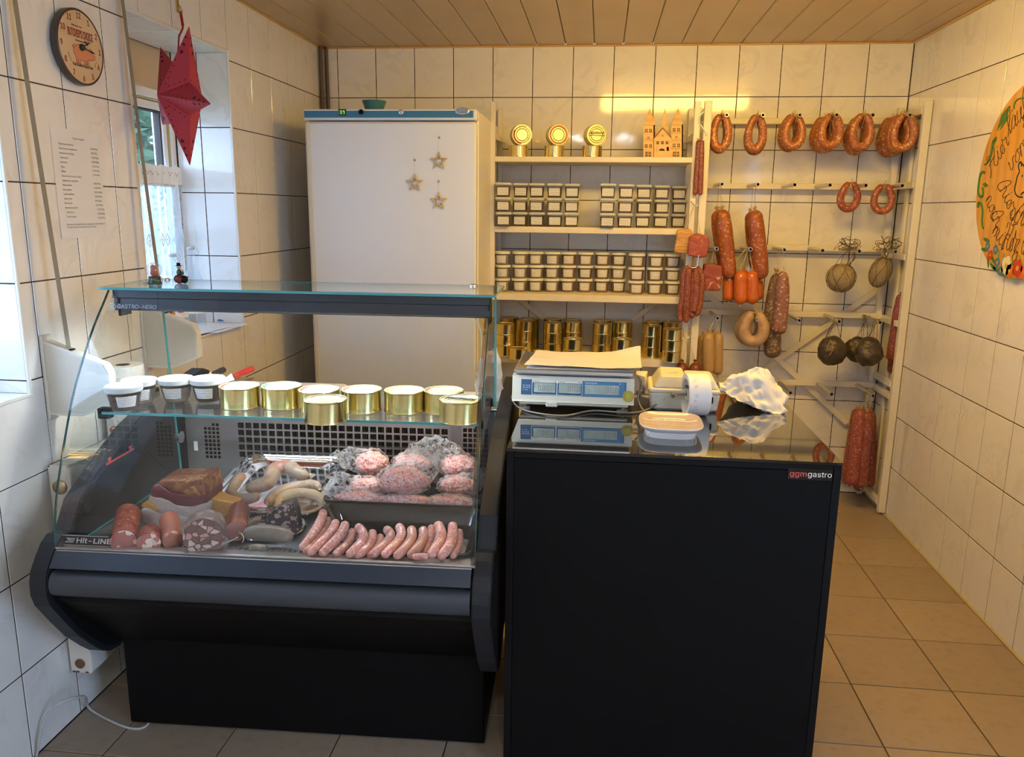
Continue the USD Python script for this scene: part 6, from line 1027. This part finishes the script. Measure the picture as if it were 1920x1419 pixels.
# shutter belts and their winders
for i, (yb, lb, wz0, wz1, top, bot, y_w) in enumerate([(-2.262, 'left one, beside the left window', .905, 1.110, (8, 40), (100, 655), -2.262), (-1.790, 'right one, at the edge of the star window', .945, 1.150, (216, 0), (284, 530), -1.775)]):
    t = gt('belt_winder', 'cream shutter belt winder on the tiles, %s' % lb, 'belt winder', (XL, yb, wz0)); d0, d1 = .026, .185
    pr_ = Polygon([(XL, wz0), (XL + .10, wz0), (XL + d1, wz0 + .035), (XL + d1, wz1 - .085), (XL + d1 - .012, wz1 - .062), (XL + .035, wz1 - .012), (XL, wz1)]).buffer(-.004).buffer(.004)
    gp(t, 'body', fr(ext(pr_, .026), (0, yb + .013, 0), (1, 0, 0), (0, 0, 1), (0, -1, 0)), 'winder_beige', smooth=40); gp(t, 'body_edge', fr(ext(pr_.buffer(.0012).difference(pr_.buffer(-.006)), .030), (0, yb + .015, 0), (1, 0, 0), (0, 0, 1), (0, -1, 0)), 'cream_plastic', smooth=40)
    gp(t, 'wall_plate', bev(XL, XL + .008, yb - .02, yb + .02, wz0 - .015, wz1 + .012, .002), 'winder_beige', smooth=False); e = np.array([XL + .070, yb, wz1 - .030]); s = np.array([XL + .012, yb, ZC - .02])
    gp(t, 'slot', bx(e[0] - .012, e[0] + .012, yb - .009, yb + .009, e[2] + .0, e[2] + .006), 'dark_hole', smooth=False)
    P = smooth_path([s, (s + e) / 2 + [-.002, 0, 0], e], 16); gp(t, 'belt', grid_mesh([[(p[0] + dx, p[1] + dy, p[2]) for dx, dy in ((.0008, -.008), (.0008, .008), (-.0008, .008), (-.0008, -.008))] for p in P], closev=True), 'belt_grey', smooth=False)
# paper star lantern
cs = W(338, 182, 'x', .035); SE, SN = np.array([.77, -.635, 0]), np.array([-.635, -.77, 0]); sr = gt('paper_star', 'large red folded paper star lantern hanging at the window opening', 'star lantern', cs + [0, 0, -.26])
Ri, Dp = .086, .072
def sv(p): return cs + SE * p[0] + SN * p[1] + np.array([0, 0, p[2]])
angs = [(128, .212), (62, .222), (-10, .225), (-80, .215), (-156, .18)]; faces_ = []; inner = []
for i in range(5):
    a = angs[i][0]; b = angs[(i + 1) % 5][0]; 
    while b > a: b -= 360
    inner.append(math.radians((a + b) / 2))
def pol(a, r, d=0): return (r * math.cos(a), 0, 0)
def V3(a, r, d): return sv((r * math.cos(a), d, r * math.sin(a)))
parts_ = []
for i in range(5):
    at, L = math.radians(angs[i][0]), angs[i][1]; a1, a0 = inner[i], inner[i - 1]
    for sgn in (1, -1):
        cpt = V3(0, 0, sgn * Dp); tip = V3(at, L, 0); i1 = V3(a1, Ri, 0); i0 = V3(a0, Ri, 0)
        for q, an in ((i0, a0), (i1, a1)): parts_.append([cpt, tip, q, sgn, at, L, an])
tri = []
for p_ in parts_:
    A, B, Cc = p_[:3]; n = np.cross(B - A, Cc - A); n /= np.linalg.norm(n); tri.append(TM([A, B, Cc, A - n * .0006, B - n * .0006, Cc - n * .0006], [(0, 1, 2), (5, 4, 3)]))
for i in range(5): m = join([tri[4 * i + k] for k in range(4)]); gp(sr, 'star_point', m, 'star_red', smooth=False)
hl = []; out_ = cs + np.array([10, -20, 0])
for A, B, Cc, sgn, at, L, an in parts_:
    n = np.cross(B - A, Cc - A); n /= np.linalg.norm(n); n = n if n @ (A - cs) > 0 else -n; ex = (B - A) / np.linalg.norm(B - A); ey = np.cross(n, ex)
    for f, q_ in ((.60, .0085), (.72, .0070), (.83, .0052)): p = A + (B - A) * f + (Cc - A) * (1 - f) * .42; hl.append(fr(ext(star(q_, q_ * .42, rot=20), .0004), p + n * .0003, ex, ey, n))
    for f in np.linspace(.14, .50, 5): p = A + (B - A) * f + (Cc - A) * .16 * (1 - f); hl.append(fr(ext(Point(0, 0).buffer(.0022, 3), .0004), p + n * .0003, ex, ey, n))
    for f in np.linspace(.3, .8, 4): p = A + (Cc - A) * f + (B - A) * .07; hl.append(fr(ext(Point(0, 0).buffer(.0020, 3), .0004), p + n * .0003, ex, ey, n))
gp(sr, 'punched_holes', hl, 'hole_dark', smooth=False, kind='stuff'); hk = np.array([XL + .012, -1.430, 2.118]); t0 = V3(math.radians(92), Ri * 1.2, 0)
gp(sr, 'ribbon', [tube([hk + [0, 0, -.002], hk + [.02, -.03, -.06], (hk + t0) / 2 + [0, 0, -.0], t0], .0032, 6), tube([hk + [.0, 0, -.002], hk + [.016, -.022, -.05]], .005, 6)], 'ribbon_red')
ho = gt('adhesive_hook', 'small brass adhesive hook on the tiles above the window', 'hook', (XL, -1.430, 2.12)); gp(ho, 'plate', bev(XL, XL + .004, -1.440, -1.420, 2.115, 2.165, .0015), 'brass', smooth=False); gp(ho, 'hook', tube(smooth_path([(XL + .004, -1.43, 2.135), (XL + .014, -1.43, 2.122), (XL + .014, -1.43, 2.114), (XL + .020, -1.43, 2.122)], 10), .0022, 6), 'brass')
# half curtain on its rod
xr = XL - DEEP + .012; y0, y1, zt, zb_ = WIN1[0] + .012, WIN1[1] - .012, 1.612, WIN1[2] + .012
cu = gt('half_curtain', 'white lace half curtain with scalloped heading in the window', 'curtain', (xr, (y0 + y1) / 2, zb_)); ny = 150
def cy(i): return y0 + (y1 - y0) * i / ny
def cx(i, f): return xr + .012 * math.sin(i * .55) * f + .007 * math.sin(i * .23 + 1) * f
gp(cu, 'cloth', grid_mesh([[(cx(i, .55 + .45 * (1 - z)), cy(i), zb_ + (zt - .075 - zb_) * z) for z in np.linspace(0, 1, 8)] for i in range(ny + 1)]), 'lace')
gp(cu, 'heading', grid_mesh([[(cx(i, .5), cy(i), zt - .075 + (.075 + .008 * abs(math.sin(i * .42))) * z) for z in np.linspace(0, 1, 4)] for i in range(ny + 1)]), 'lace_solid')
hol = []
for i in range(4, ny - 3, 9): hol += [fr(ext(Point(0, 0).buffer(.0042, 3).union(affinity.translate(Point(0, 0).buffer(.003, 3), .009, .008)).union(affinity.translate(Point(0, 0).buffer(.003, 3), -.009, .008)), .0004), (cx(i, .5) + .0016, cy(i), zt - .03), (0, 1, 0), (0, 0, 1), (1, 0, 0))]
gp(cu, 'lace_pattern', hol, 'cable_white', smooth=False, kind='stuff')
for zc_ in (1.335, 1.06):
    gp(cu, 'lace_band', grid_mesh([[(cx(i, .75) + .0015, cy(i), zc_ + z) for z in (-.035, -.012, .012, .035)] for i in range(ny + 1)]), 'lace'); dm = []
    for i in range(3, ny - 2, 8): dm.append(fr(ext(Polygon([(0, -.028), (.016, 0), (0, .028), (-.016, 0)]).difference(Polygon([(0, -.02), (.011, 0), (0, .02), (-.011, 0)])).union(Point(0, 0).buffer(.004)), .0004), (cx(i, .75) + .0025, cy(i), zc_), (0, 1, 0), (0, 0, 1), (1, 0, 0)))
    gp(cu, 'lace_diamonds', dm, 'lace_solid', smooth=False, kind='stuff')
gp(cu, 'rod', cyl((xr, y0 - .005, zt - .07), (xr, y1 + .005, zt - .07), .0045, 10), 'steel')
# window sill: bottles, box of pens, thermometer, papers, pens
sz = WIN1[2] + .002
for k, (px, py, lb, h) in enumerate([(333, 600, 'clear swing-stopper bottle with fruit label, left one on the sill', .30), (367, 600, 'clear swing-stopper bottle with fruit label, right one on the sill', .32)]):
    x = XL - .150 + .0 * k; y = W(px, py, 'x', x)[1]; s = h / .32; t = gt('glass_bottle', lb, 'bottle', (x, y, sz)); gp(t, 'bottle', lathe([(.0001, .004 * s), (.036, 0), (.041, .006), (.041, .17 * s), (.038, .185 * s), (.016, .235 * s), (.0135, .25 * s), (.0135, .295 * s), (.016, .298 * s), (.016, .305 * s)], 28, x, y, sz), 'bottle_glass', smooth=30)
    gp(t, 'stopper', lathe([(.0001, .305 * s), (.013, .305 * s), (.015, .309 * s), (.015, .316 * s), (.0001, .320 * s)], 18, x, y, sz), 'lid_white'); gp(t, 'wire_clip', [tube(smooth_path([(x + .016, y - .014, sz + .285 * s), (x + .022, y - .02, sz + .30 * s), (x + .012, y, sz + .322 * s), (x + .022, y + .02, sz + .30 * s), (x + .016, y + .014, sz + .285 * s)], 16), .0012, 5)], 'steel')
    a = np.linspace(-2.2, .9, 14); gp(t, 'label', grid_mesh([[(x + .0414 * math.cos(q), y + .0414 * math.sin(q), sz + z) for z in (.055, .135)] for q in a]), 'label_paper')
    for q, z, w in ((-1.2, .112, .014), (-.7, .085, .016), (-.3, .11, .010), (-1.5, .078, .011)): e = np.array([math.cos(q), math.sin(q), 0]); gp(t, 'fruit_print', fr(ext(affinity.scale(Point(0, 0).buffer(1), w, w * .62).difference(affinity.scale(Point(0, 0).buffer(1), w * .5, w * .25)), .0006), np.array([x, y, sz + z]) + e * .0416, np.array([-e[1], e[0], 0]), np.array([0, 0, 1.]), e), 'ink_red', smooth=False)
x = XL - .080; y = -1.60; bxp = gt('pen_box', 'yellow printed box full of pens on the sill', 'pen box', (x, y, sz)); cyb = -1.605
gp(bxp, 'box', [bev(x - .045, x + .045, cyb - .075, cyb + .075, sz, sz + .145, .002)], 'book_yellow', smooth=False); gp(bxp, 'print', [fr(ext(affinity.rotate(affinity.scale(Point(0, 0).buffer(1), .034, .014), 38), .0005), (x + .0452, cyb + .035, sz + .105), (0, 1, 0), (0, 0, 1), (1, 0, 0)), fr(ext(affinity.rotate(affinity.scale(Point(0, 0).buffer(1), .034, .014), 38), .0005), (x - .01, cyb - .0752, sz + .105), (1, 0, 0), (0, 0, 1), (0, -1, 0))], 'purple', smooth=False)
R = np.random.default_rng(21)
for k, mt in enumerate(['ink_black', 'book_yellow', 'ink_white', 'wood_ply', 'ink_black', 'brass', 'ink_white', 'timer_dark']):
    a = np.array([x + R.uniform(-.03, .03), cyb + R.uniform(-.06, .05), sz + .13]); d = np.array([R.uniform(-.3, .4), R.uniform(.1, .75), 1]); d /= np.linalg.norm(d); gp(bxp, 'pen', tube([a, a + d * .085, a + d * .10], [.0045, .0045, .002], 8), mt)
c = W(336, 612, 'x', XL - .02); tm = gt('digital_timer', 'dark round digital kitchen timer standing on the sill', 'timer', (XL - .02, c[1], sz)); e = np.array([.62, -.78, 0]); e /= np.linalg.norm(e); r_ = np.array([-e[1], e[0], 0]); o = np.array([XL - .02, c[1], sz + .042])
TP = lambda m: fr(m, o, r_, np.array([0, 0, 1.]), e)
gp(tm, 'case', TP(ext(Point(0, 0).buffer(.034, 20).union(sbox(-.030, -.0415, .032, -.005)).buffer(-.003).buffer(.003), .018, -.009)), 'timer_dark', smooth=40); gp(tm, 'lcd', TP(bx(-.018, .018, .004, .019, .009, .0096)), 'scale_cream', smooth=False); gp(tm, 'digits', TP(mv(seg7('14:15'.replace(':', ''), .009), (-.014, .007, .0096))), 'ink_black', smooth=False)
gp(tm, 'button', [TP(ext(Polygon([(x0, -.012), (x0 + .010, -.012), (x0 + .005, -.020)]), .001, .009)) for x0 in (-.020, -.005, .010)], 'cable_grey', smooth=False); gp(tm, 'crown', TP(cyl((.032, -.012, 0), (.052, -.014, 0), .007, 12)), 'timer_dark')
for k, (cs_, zz, lb) in enumerate([([(XL + .030, -1.36, 0), (XL + .040, -1.10, 0), (XL - .16, -1.09, 0), (XL - .17, -1.34, 0)], .001, 'lower white paper sheet lying over the sill edge'), ([(XL - .02, -1.50, 0), (XL + .012, -1.21, 0), (XL - .17, -1.18, 0), (XL - .19, -1.48, 0)], .003, 'upper white paper sheet lying on the sill')]): sheet('paper_sheet', lb, cs_, sz + zz, 'paper', 'paper', .003, 40 + k, 10)
def pen(name, label, a, b, z, r, mt): A, B = W(*a, 'z', z), W(*b, 'z', z); t = gt(name, label, 'pen', A); d = (B - A) / np.linalg.norm(B - A); gp(t, 'barrel', tube([A, A + d * .004, B - d * .02, B - d * .008, B], [r * .7, r, r, r * .6, r * .15], 10), mt)
pen('marker_pen', 'thick green marker lying on the papers on the sill', (442, 597), (392, 593), sz + .012, .007, 'pen_green'); pen('ballpoint_pen', 'blue ballpoint pen lying on the papers before the green marker', (388, 598), (420, 601), sz + .010, .0045, 'pen_blue')
# second window: only its edge is in view. Snow globe, figurine and adapter on the counter's top glass
TG = 1.2515
def gl(px, py): p = VW(px, py, 'z', TG); return p
p = gl(283, 533); t = ut('snow_globe', 'snow globe on a dark green base standing on the top glass', 'snow globe', (p[0], .20, TG)); lo = LOC[t]; f = lambda pr, n=28: mv(lathe(pr, n), lo)
up(t, 'base', f([(.0001, 0), (.0185, 0), (.0185, .003), (.0165, .006), (.0155, .018), (.0165, .020), (.0001, .020)]), 'snow_globe_base'); up(t, 'globe', mv(trimesh.creation.icosphere(3, .0205), lo + [0, 0, .0385]), 'globe_glass'); up(t, 'figure', [blob(lo + [0, 0, .030], (.010, .009, .012), 2, .3, 3, 5), blob(lo + [-.002, 0, .044], (.008, .007, .008), 2, .3, 3, 6)], 'toy_red'); up(t, 'garland', [blob(lo + [.016 * math.cos(a), .016 * math.sin(a), .011 + .002 * math.sin(3 * a)], (.002, .002, .002), 1) for a in np.linspace(3.4, 6.0, 9)], 'brass')
p = gl(346, 530); t = ut('snowman_figurine', 'small snowman figurine in a top hat sitting on a dark red apple', 'figurine', (p[0], .22, TG)); lo = LOC[t]
up(t, 'apple', [blob(lo + [-.003, 0, .0125], (.0155, .0145, .0125), 3, .03)], 'pumpkin_red'); up(t, 'bird', [blob(lo + [.012, -.003, .012], (.010, .010, .011), 2, .2, 2, 3), mv(tube([(0, 0, 0), (.009, 0, .008)], [.003, .001], 6), lo + [.016, -.004, .012])], 'black_matte'); up(t, 'body', [blob(lo + [-.003, 0, .030], (.0065, .0065, .010), 2, .15, 3, 4), blob(lo + [.008, -.002, .030], (.004, .004, .006), 2, .2, 3, 8)], 'snow_globe_base'); up(t, 'head', [blob(lo + [-.002, -.001, .045], (.0058, .0055, .0055), 2, .05), blob(lo + [.008, -.003, .036], (.0035, .0035, .0035), 2, .05)], 'skin'); up(t, 'hat', mv(lathe([(.0001, 0), (.0085, 0), (.0085, .0012), (.005, .002), (.0048, .0085), (.0001, .0088)], 16), lo + [-.003, 0, .049]), 'black_matte')
t = ut('plug_adapter', 'tiny pale plug beside the snow globe', 'plug', (gl(262, 532)[0], .215, TG)); up(t, 'plug', mv(bev(-.006, .006, -.005, .005, 0, .008, .002), LOC[t]), 'cable_white', smooth=False); up(t, 'pin', [mv(cyl((-.006, y, .004), (-.012, y, .004), .001, 6), LOC[t]) for y in (-.002, .002)], 'steel')
# radiator beside the counter, kitchen roll, white cable on the floor
ra = gt('radiator', 'cream panel radiator on the left wall behind the display counter', 'radiator', (XL + .035, -2.315, .155)); rx0, rx1, ry0, ry1, rz0, rz1 = XL + .012, XL + .074, -2.318, -1.15, .155, .775
gp(ra, 'side_panel', bev(rx0, rx1, ry0, ry0 + .003, rz0, rz1, .001), 'radiator_white', smooth=False); gp(ra, 'front_panel', bev(rx1 - .010, rx1, ry0 + .003, ry1, rz0, rz1, .003), 'radiator_white', smooth=False); gp(ra, 'rear_panel', bev(rx0, rx0 + .008, ry0 + .003, ry1, rz0, rz1, .002), 'radiator_white', smooth=False)
gp(ra, 'top_grille', [bx(rx0, rx1, y, y + .004, rz1 - .004, rz1) for y in np.arange(ry0 + .004, ry1, .011)] + [bx(rx0, rx0 + .006, ry0, ry1, rz1 - .005, rz1), bx(rx1 - .006, rx1, ry0, ry1, rz1 - .005, rz1)], 'radiator_white', smooth=False); gp(ra, 'valve', [mv(lathe([(.0001, 0), (.020, 0), (.020, .005), (.010, .007), (.0001, .008)], 20), (0, 0, 0), (90, 0, 0)).apply_translation([(rx0 + rx1) / 2, ry0, .715]) if False else fr(lathe([(.020, 0), (.020, .005), (.011, .007), (.0001, .008)], 20), ((rx0 + rx1) / 2, ry0, .715), (1, 0, 0), (0, 0, 1), (0, -1, 0))], 'brass')
gp(ra, 'valve', fr(lathe([(.014, 0), (.014, .004), (.010, .006), (.0001, .006)], 18), ((rx0 + rx1) / 2, ry0, .185), (1, 0, 0), (0, 0, 1), (0, -1, 0)), 'rust'); gp(ra, 'rust_patch', [fr(ext(affinity.scale(Point(0, 0).buffer(1), .006, .003), .0004), (x, ry0 - .0002, .158), (1, 0, 0), (0, 0, 1), (0, -1, 0)) for x in (rx0 + .009, rx0 + .02, rx1 - .014)], 'rust', smooth=False)
t = ut('kitchen_roll', 'upright white kitchen roll with red print on the radiator', 'kitchen roll', tuple(VM @ (np.array([XL + .062, -2.02, .776]) - VO))); lo = LOC[t]; up(t, 'paper', mv(lathe([(.020, 0), (.056, 0), (.058, .003), (.058, .217), (.056, .22), (.020, .22)], 40), lo), 'kitchen_roll', smooth=40)
for a in (-1.75, -.75): e = np.array([math.cos(a), math.sin(a), 0]); up(t, 'print', fr(ext(Point(0, 0).buffer(.014).difference(Point(0, 0).buffer(.011)).union(sbox(-.016, -.004, .016, .004)), .0005), lo + e * .0583 + [0, 0, .03], np.array([-e[1], e[0], 0]), np.array([0, 0, 1.]), e), 'ink_red', smooth=False)
cable('floor_cable', 'pale cable curving over the floor from the left wall to the counter base', [W(68, 1418, 'z', .004), W(80, 1360, 'x', XL + .02), W(105, 1322, 'x', XL + .04), W(140, 1308, 'x', XL + .07), W(168, 1328, 'z', .015), W(205, 1350, 'z', .006), W(240, 1364, 'z', .004), W(262, 1366, 'z', .004), vworld((.05, .02, .004))], .0038, 'cable_white')
# behind the display counter: cutting board, knives, papers, hanging bag
zc_ = .8505; cb = [VW(px, py, 'z', zc_ + .012) for px, py in ((452, 712), (590, 718), (583, 708), (470, 703))]
t = ut('cutting_board', 'white plastic cutting board behind the cans', 'cutting board', (.27, .60, .85)); lo = LOC[t]; up(t, 'board', rbox(lo[0] - .20, lo[0] + .20, lo[1] - .11, lo[1] + .11, .85, .866, .02), 'board_white', smooth=30)
def knife(label, a, b, mt, z, tip):
    A, B, T = vworld(VW(*a, 'v', .50)), vworld(VW(*b, 'v', .56)), vworld(VW(*tip, 'v', .46)); t = gt('knife', label, 'knife', A); d = (B - A) / np.linalg.norm(B - A); gp(t, 'handle', sausage([A, (A + B) / 2, B], [.0085, .0095, .0105, .010], 12, 20, wob=.01), mt); u_ = np.cross(d, [0, 1, 0]); u_ /= np.linalg.norm(u_); gp(t, 'blade', hull([A + u_ * .012 + [0, .0008, 0], A - u_ * .012 + [0, .0008, 0], A + u_ * .012 - [0, .0008, 0], A - u_ * .012 - [0, .0008, 0], T + [0, .0004, 0], T - [0, .0004, 0]]), 'steel', smooth=False); return t
knife('knife with a bright red handle pointing up behind the jars', (437, 706), (476, 690), 'knife_red', 0, (405, 722)); knife('knife with a black handle behind the last jar', (398, 702), (422, 692), 'timer_dark', 0, (378, 716))
pts = [vworld(VW(px, py, 'v', v)) for px, py, v in [(916, 612, .50), (925, 620, .5), (940, 680, .5), (946, 745, .47), (944, 770, .45), (905, 765, .47), (890, 740, .5), (893, 690, .52), (905, 650, .53), (925, 700, .58), (930, 760, .58), (900, 760, .58)]]
obj('plastic_bag', bag_shape(0, 0, 0, pts, 23, .02, 3), 'bag_film', 'translucent plastic bag hanging behind the right side glass', 'bag', smooth=60)
cable('light_cable', 'white cable hanging from the light profile at the right end', [vworld(VW(885, 584, 'v', .16)), vworld(VW(893, 600, 'v', .2)), vworld(VW(902, 625, 'v', .3)), vworld(VW(906, 680, 'v', .42)), vworld(VW(908, 745, 'v', .5)), vworld((.94, .55, .853))], .0022, 'lid_white')
t = ut('paper_stack', 'folded white papers lying on the worktop behind the right-hand cans', 'paper', (.90, .58, .85)); lo = LOC[t]; up(t, 'sheets', [bev(lo[0] - .08, lo[0] + .075, lo[1] - .07, lo[1] + .07, .85, .86, .001), bev(lo[0] - .05, lo[0] + .09, lo[1] - .06, lo[1] + .06, .86, .866, .001)], 'paper', smooth=False)
# ---------------------------------------------------------------- painted round wooden sign on the right wall
def RW(px, py): p = W(px, py, 'x', XR - .02); return p[1], p[2]
sy, szz, SR = None, None, None
e = [RW(1830, 372), RW(1888, 522), RW(1920, 158)]         # three points of the rim
A_ = np.array([[2 * a, 2 * b, 1] for a, b in e]); bb = np.array([a * a + b * b for a, b in e]); s_ = np.linalg.solve(A_, bb); sy, szz = s_[0], s_[1]; SR = math.sqrt(s_[2] + sy ** 2 + szz ** 2)
sg = gt('wooden_sign', 'large round varnished wooden sign with painted flowers and black script', 'sign', (XR, sy, szz - SR)); SP = lambda m, d=0: fr(m, (XR - .02 - d, sy, szz), (0, -1, 0), (0, 0, 1), (-1, 0, 0))   # local x runs to the right as one looks at the wall
gp(sg, 'board', SP(lathe([(.0001, -.018), (SR - .004, -.018), (SR, -.014), (SR, -.003), (SR - .003, 0), (.0001, 0)], 96)), 'sign_wood', smooth=30)
def sgp(nm, m, mt, d=.0004): return gp(sg, nm, SP(m, d), mt, smooth=False)
S = SR
def loc2(px, py): y, z = RW(px, py); return -(y - sy), z - szz
PEN = {   # pen strokes of a running hand: (x, y) with x height 1, advance last
    'H': ([[(.1, 1.5), (.3, 1.9), (.5, 1.8), (.35, .9), (.2, .1), (0, -.1)], [(.15, 1.0), (.6, 1.1), (1.1, 1.0)], [(1.15, 1.95), (1.0, 1.0), (.9, .2), (1.1, 0), (1.35, .2)]], 1.35),
    'i': ([[(0, .2), (.2, 1), (.2, .2), (.35, 0), (.55, .2)], [(.27, 1.35), (.30, 1.42)]], .5), 'e': ([[(0, .3), (.4, .6), (.35, .95), (.15, .8), (.1, .3), (.3, 0), (.6, .2)]], .55), 'r': ([[(0, .2), (.15, 1), (.3, .9), (.45, .95), (.4, .3), (.5, 0), (.65, .2)]], .6),
    'l': ([[(0, .2), (.35, 1.4), (.35, 2.0), (.2, 1.9), (.1, .4), (.25, 0), (.45, .2)]], .42), 'a': ([[(.6, .85), (.35, 1), (.1, .6), (.15, .1), (.35, .1), (.6, .9), (.55, .2), (.7, 0), (.85, .2)]], .8), 'u': ([[(0, .8), (.1, 1), (.1, .2), (.3, 0), (.55, .4), (.6, 1), (.55, .2), (.7, 0), (.85, .2)]], .8),
    'f': ([[(0, .2), (.4, 1.5), (.4, 2.0), (.25, 1.8), (.15, .5), (.05, -.7), (-.05, -.8), (.1, -.1), (.5, .3)]], .48), 't': ([[(.25, 1.6), (.2, .4), (.35, 0), (.55, .2)], [(0, 1.15), (.5, 1.2)]], .5), "'": ([[(.1, 1.9), (.05, 1.5)]], .2), 's': ([[(0, .2), (.3, 1), (.45, .5), (.3, .0), (.05, .1), (.5, .1)]], .52),
    'v': ([[(0, .8), (.1, 1), (.25, .1), (.4, .1), (.55, .9), (.8, .85)]], .75), 'o': ([[(.4, 1), (.1, .6), (.15, .1), (.4, .05), (.55, .5), (.4, 1), (.7, .85)]], .68), 'm': ([[(0, .2), (.1, 1), (.1, 0)], [(.1, .7), (.3, 1), (.4, .8), (.4, 0)], [(.4, .7), (.6, 1), (.7, .8), (.7, .2), (.85, 0), (1, .2)]], .98), 'n': ([[(0, .2), (.1, 1), (.1, 0)], [(.1, .7), (.35, 1), (.45, .8), (.45, .2), (.6, 0), (.75, .2)]], .72),
    'h': ([[(0, .2), (.35, 1.4), (.35, 2.0), (.2, 1.9), (.1, 0)], [(.1, .6), (.35, 1), (.45, .8), (.45, .2), (.6, 0), (.75, .2)]], .72), 'c': ([[(.5, .85), (.3, 1), (.1, .5), (.2, .05), (.4, 0), (.6, .2)]], .56), 'z': ([[(0, .9), (.4, .95), (.05, .2), (.4, .1), (.3, -.6), (.1, -.6), (.55, .1)]], .55), 'd': ([[(.5, .85), (.3, 1), (.1, .5), (.15, .1), (.4, .2), (.6, 1.9), (.55, .2), (.7, 0), (.85, .2)]], .8), 'F': ([[(.2, 1.8), (.15, .2), (-.1, 0)], [(0, 1.9), (.9, 1.95)], [(.1, 1.0), (.6, 1.0)]], .9), ',': ([[(.1, .1), (0, -.3)]], .3)}
PEN['ä'] = (PEN['a'][0] + [[(.25, 1.35), (.27, 1.45)], [(.5, 1.35), (.52, 1.45)]], .8)
def script(s, px, py, qx, qy, h, sx=.8):
    a, b = np.array(loc2(px, py)), np.array(loc2(qx, qy)); d = b - a; L = np.linalg.norm(d); x, st = 0, []
    for ch in s:
        if ch == ' ': x += .45; continue
        st += [[(x + p + .12 * q, q) for p, q in k] for k in PEN[ch][0]]; x += PEN[ch][1]
    k = L / x; hh = h / 2.0; out = []
    for c in st:
        P = smooth_path([(p * k, q * hh, .0003) for p, q in c], 14) if len(c) > 3 else np.array([(p * k, q * hh, .0003) for p, q in c]); out.append(tube(P, np.linspace(.0009, .0014, len(P)), 5))
    sgp('lettering', mv(out, (a[0], a[1], 0), (0, 0, math.degrees(math.atan2(d[1], d[0])))), 'ink_black')
script('Hier', 1857, 332, 1892, 270, .085); script("läuft's", 1892, 254, 1944, 192, .105); script('vom', 1894, 326, 1930, 274, .09)
script('hier', 1876, 358, 1895, 404, .070); script('schafft', 1893, 412, 1950, 440, .085); script('noch', 1848, 376, 1868, 428, .070); script('mit', 1860, 436, 1880, 468, .075); script('Herz und', 1878, 466, 1938, 484, .10)
def curl(pts, r): sgp('scroll', tube([(x, y, .0002) for x, y in smooth_path([(*loc2(*p), 0) for p in pts], 24)[:, :2]], r, 6), 'leaf_green')
def leafs(pts): sgp('painted_leaf', ext(Polygon([loc2(*p) for p in pts]), .0005), 'leaf_green')
leafs([(1869, 246), (1878, 215), (1893, 198), (1892, 208), (1882, 228)]); leafs([(1874, 245), (1884, 223), (1892, 215), (1890, 224), (1880, 238)]); curl([(1902, 204), (1904, 192), (1912, 185), (1920, 184)], [.003] * 24); curl([(1846, 308), (1852, 305), (1860, 285), (1864, 266), (1869, 260)], np.linspace(.003, .008, 24)); curl([(1847, 324), (1840, 325), (1836, 345), (1836, 365), (1842, 368), (1843, 352)], .005); curl([(1835, 388), (1836, 380), (1840, 382), (1843, 400), (1842, 420), (1845, 428)], np.linspace(.006, .004, 24)); leafs([(1842, 345), (1848, 342), (1854, 348), (1848, 352)])
for px, py, r, mt in ((1852, 462, .017, 'flower_blue'), (1867, 468, .018, 'flower_blue'), (1857, 478, .018, 'flower_red'), (1870, 492, .018, 'flower_blue'), (1876, 508, .018, 'flower_blue'), (1887, 498, .034, 'flower_white'), (1893, 508, .026, 'flower_orange'), (1908, 503, .032, 'flower_red'), (1921, 510, .028, 'flower_orange'), (1932, 503, .026, 'flower_blue')):
    x, y = loc2(px, py); sgp('painted_flower', ext(unary_union([affinity.translate(Point(0, 0).buffer(r * .5, 5), x + r * .55 * math.cos(a), y + r * .55 * math.sin(a)) for a in np.linspace(0, 6.28, 6)[:-1]]), .0006), mt); sgp('flower_heart', ext(affinity.translate(Point(0, 0).buffer(r * .28, 5), x, y), .0010), 'sticker_yellow')
R = np.random.default_rng(4)
for px, py in ((1850, 450), (1846, 468), (1853, 490), (1862, 486), (1862, 500), (1868, 505), (1880, 488), (1883, 515), (1896, 520), (1900, 494), (1914, 490), (1916, 512), (1925, 505), (1872, 480)):
    x, y = loc2(px, py); sgp('painted_leaf', mv(ext(affinity.scale(Point(0, 0).buffer(1, 5), .026, .007), .0004), (x, y, 0), (0, 0, R.uniform(0, 180))), 'leaf_green' if R.random() < .7 else 'leaf_light')
sgp('pig_outline', [tube([(x, y, .0002) for x, y in smooth_path([(*loc2(*p), 0) for p in pts], 30)[:, :2]], .0026, 5) for pts in ([(1916, 312), (1912, 305), (1910, 312), (1912, 322), (1909, 328), (1906, 340), (1903, 355), (1905, 364), (1912, 369), (1918, 370)], [(1912, 305), (1918, 308), (1924, 316), (1934, 314)], [(1915, 365), (1922, 360), (1930, 362), (1936, 352)], [(1934, 314), (1948, 330), (1946, 350), (1936, 362)])], 'ink_black'); sgp('pig_eye', ext(affinity.translate(Point(0, 0).buffer(.004), *loc2(1917, 330)), .0005), 'ink_black')
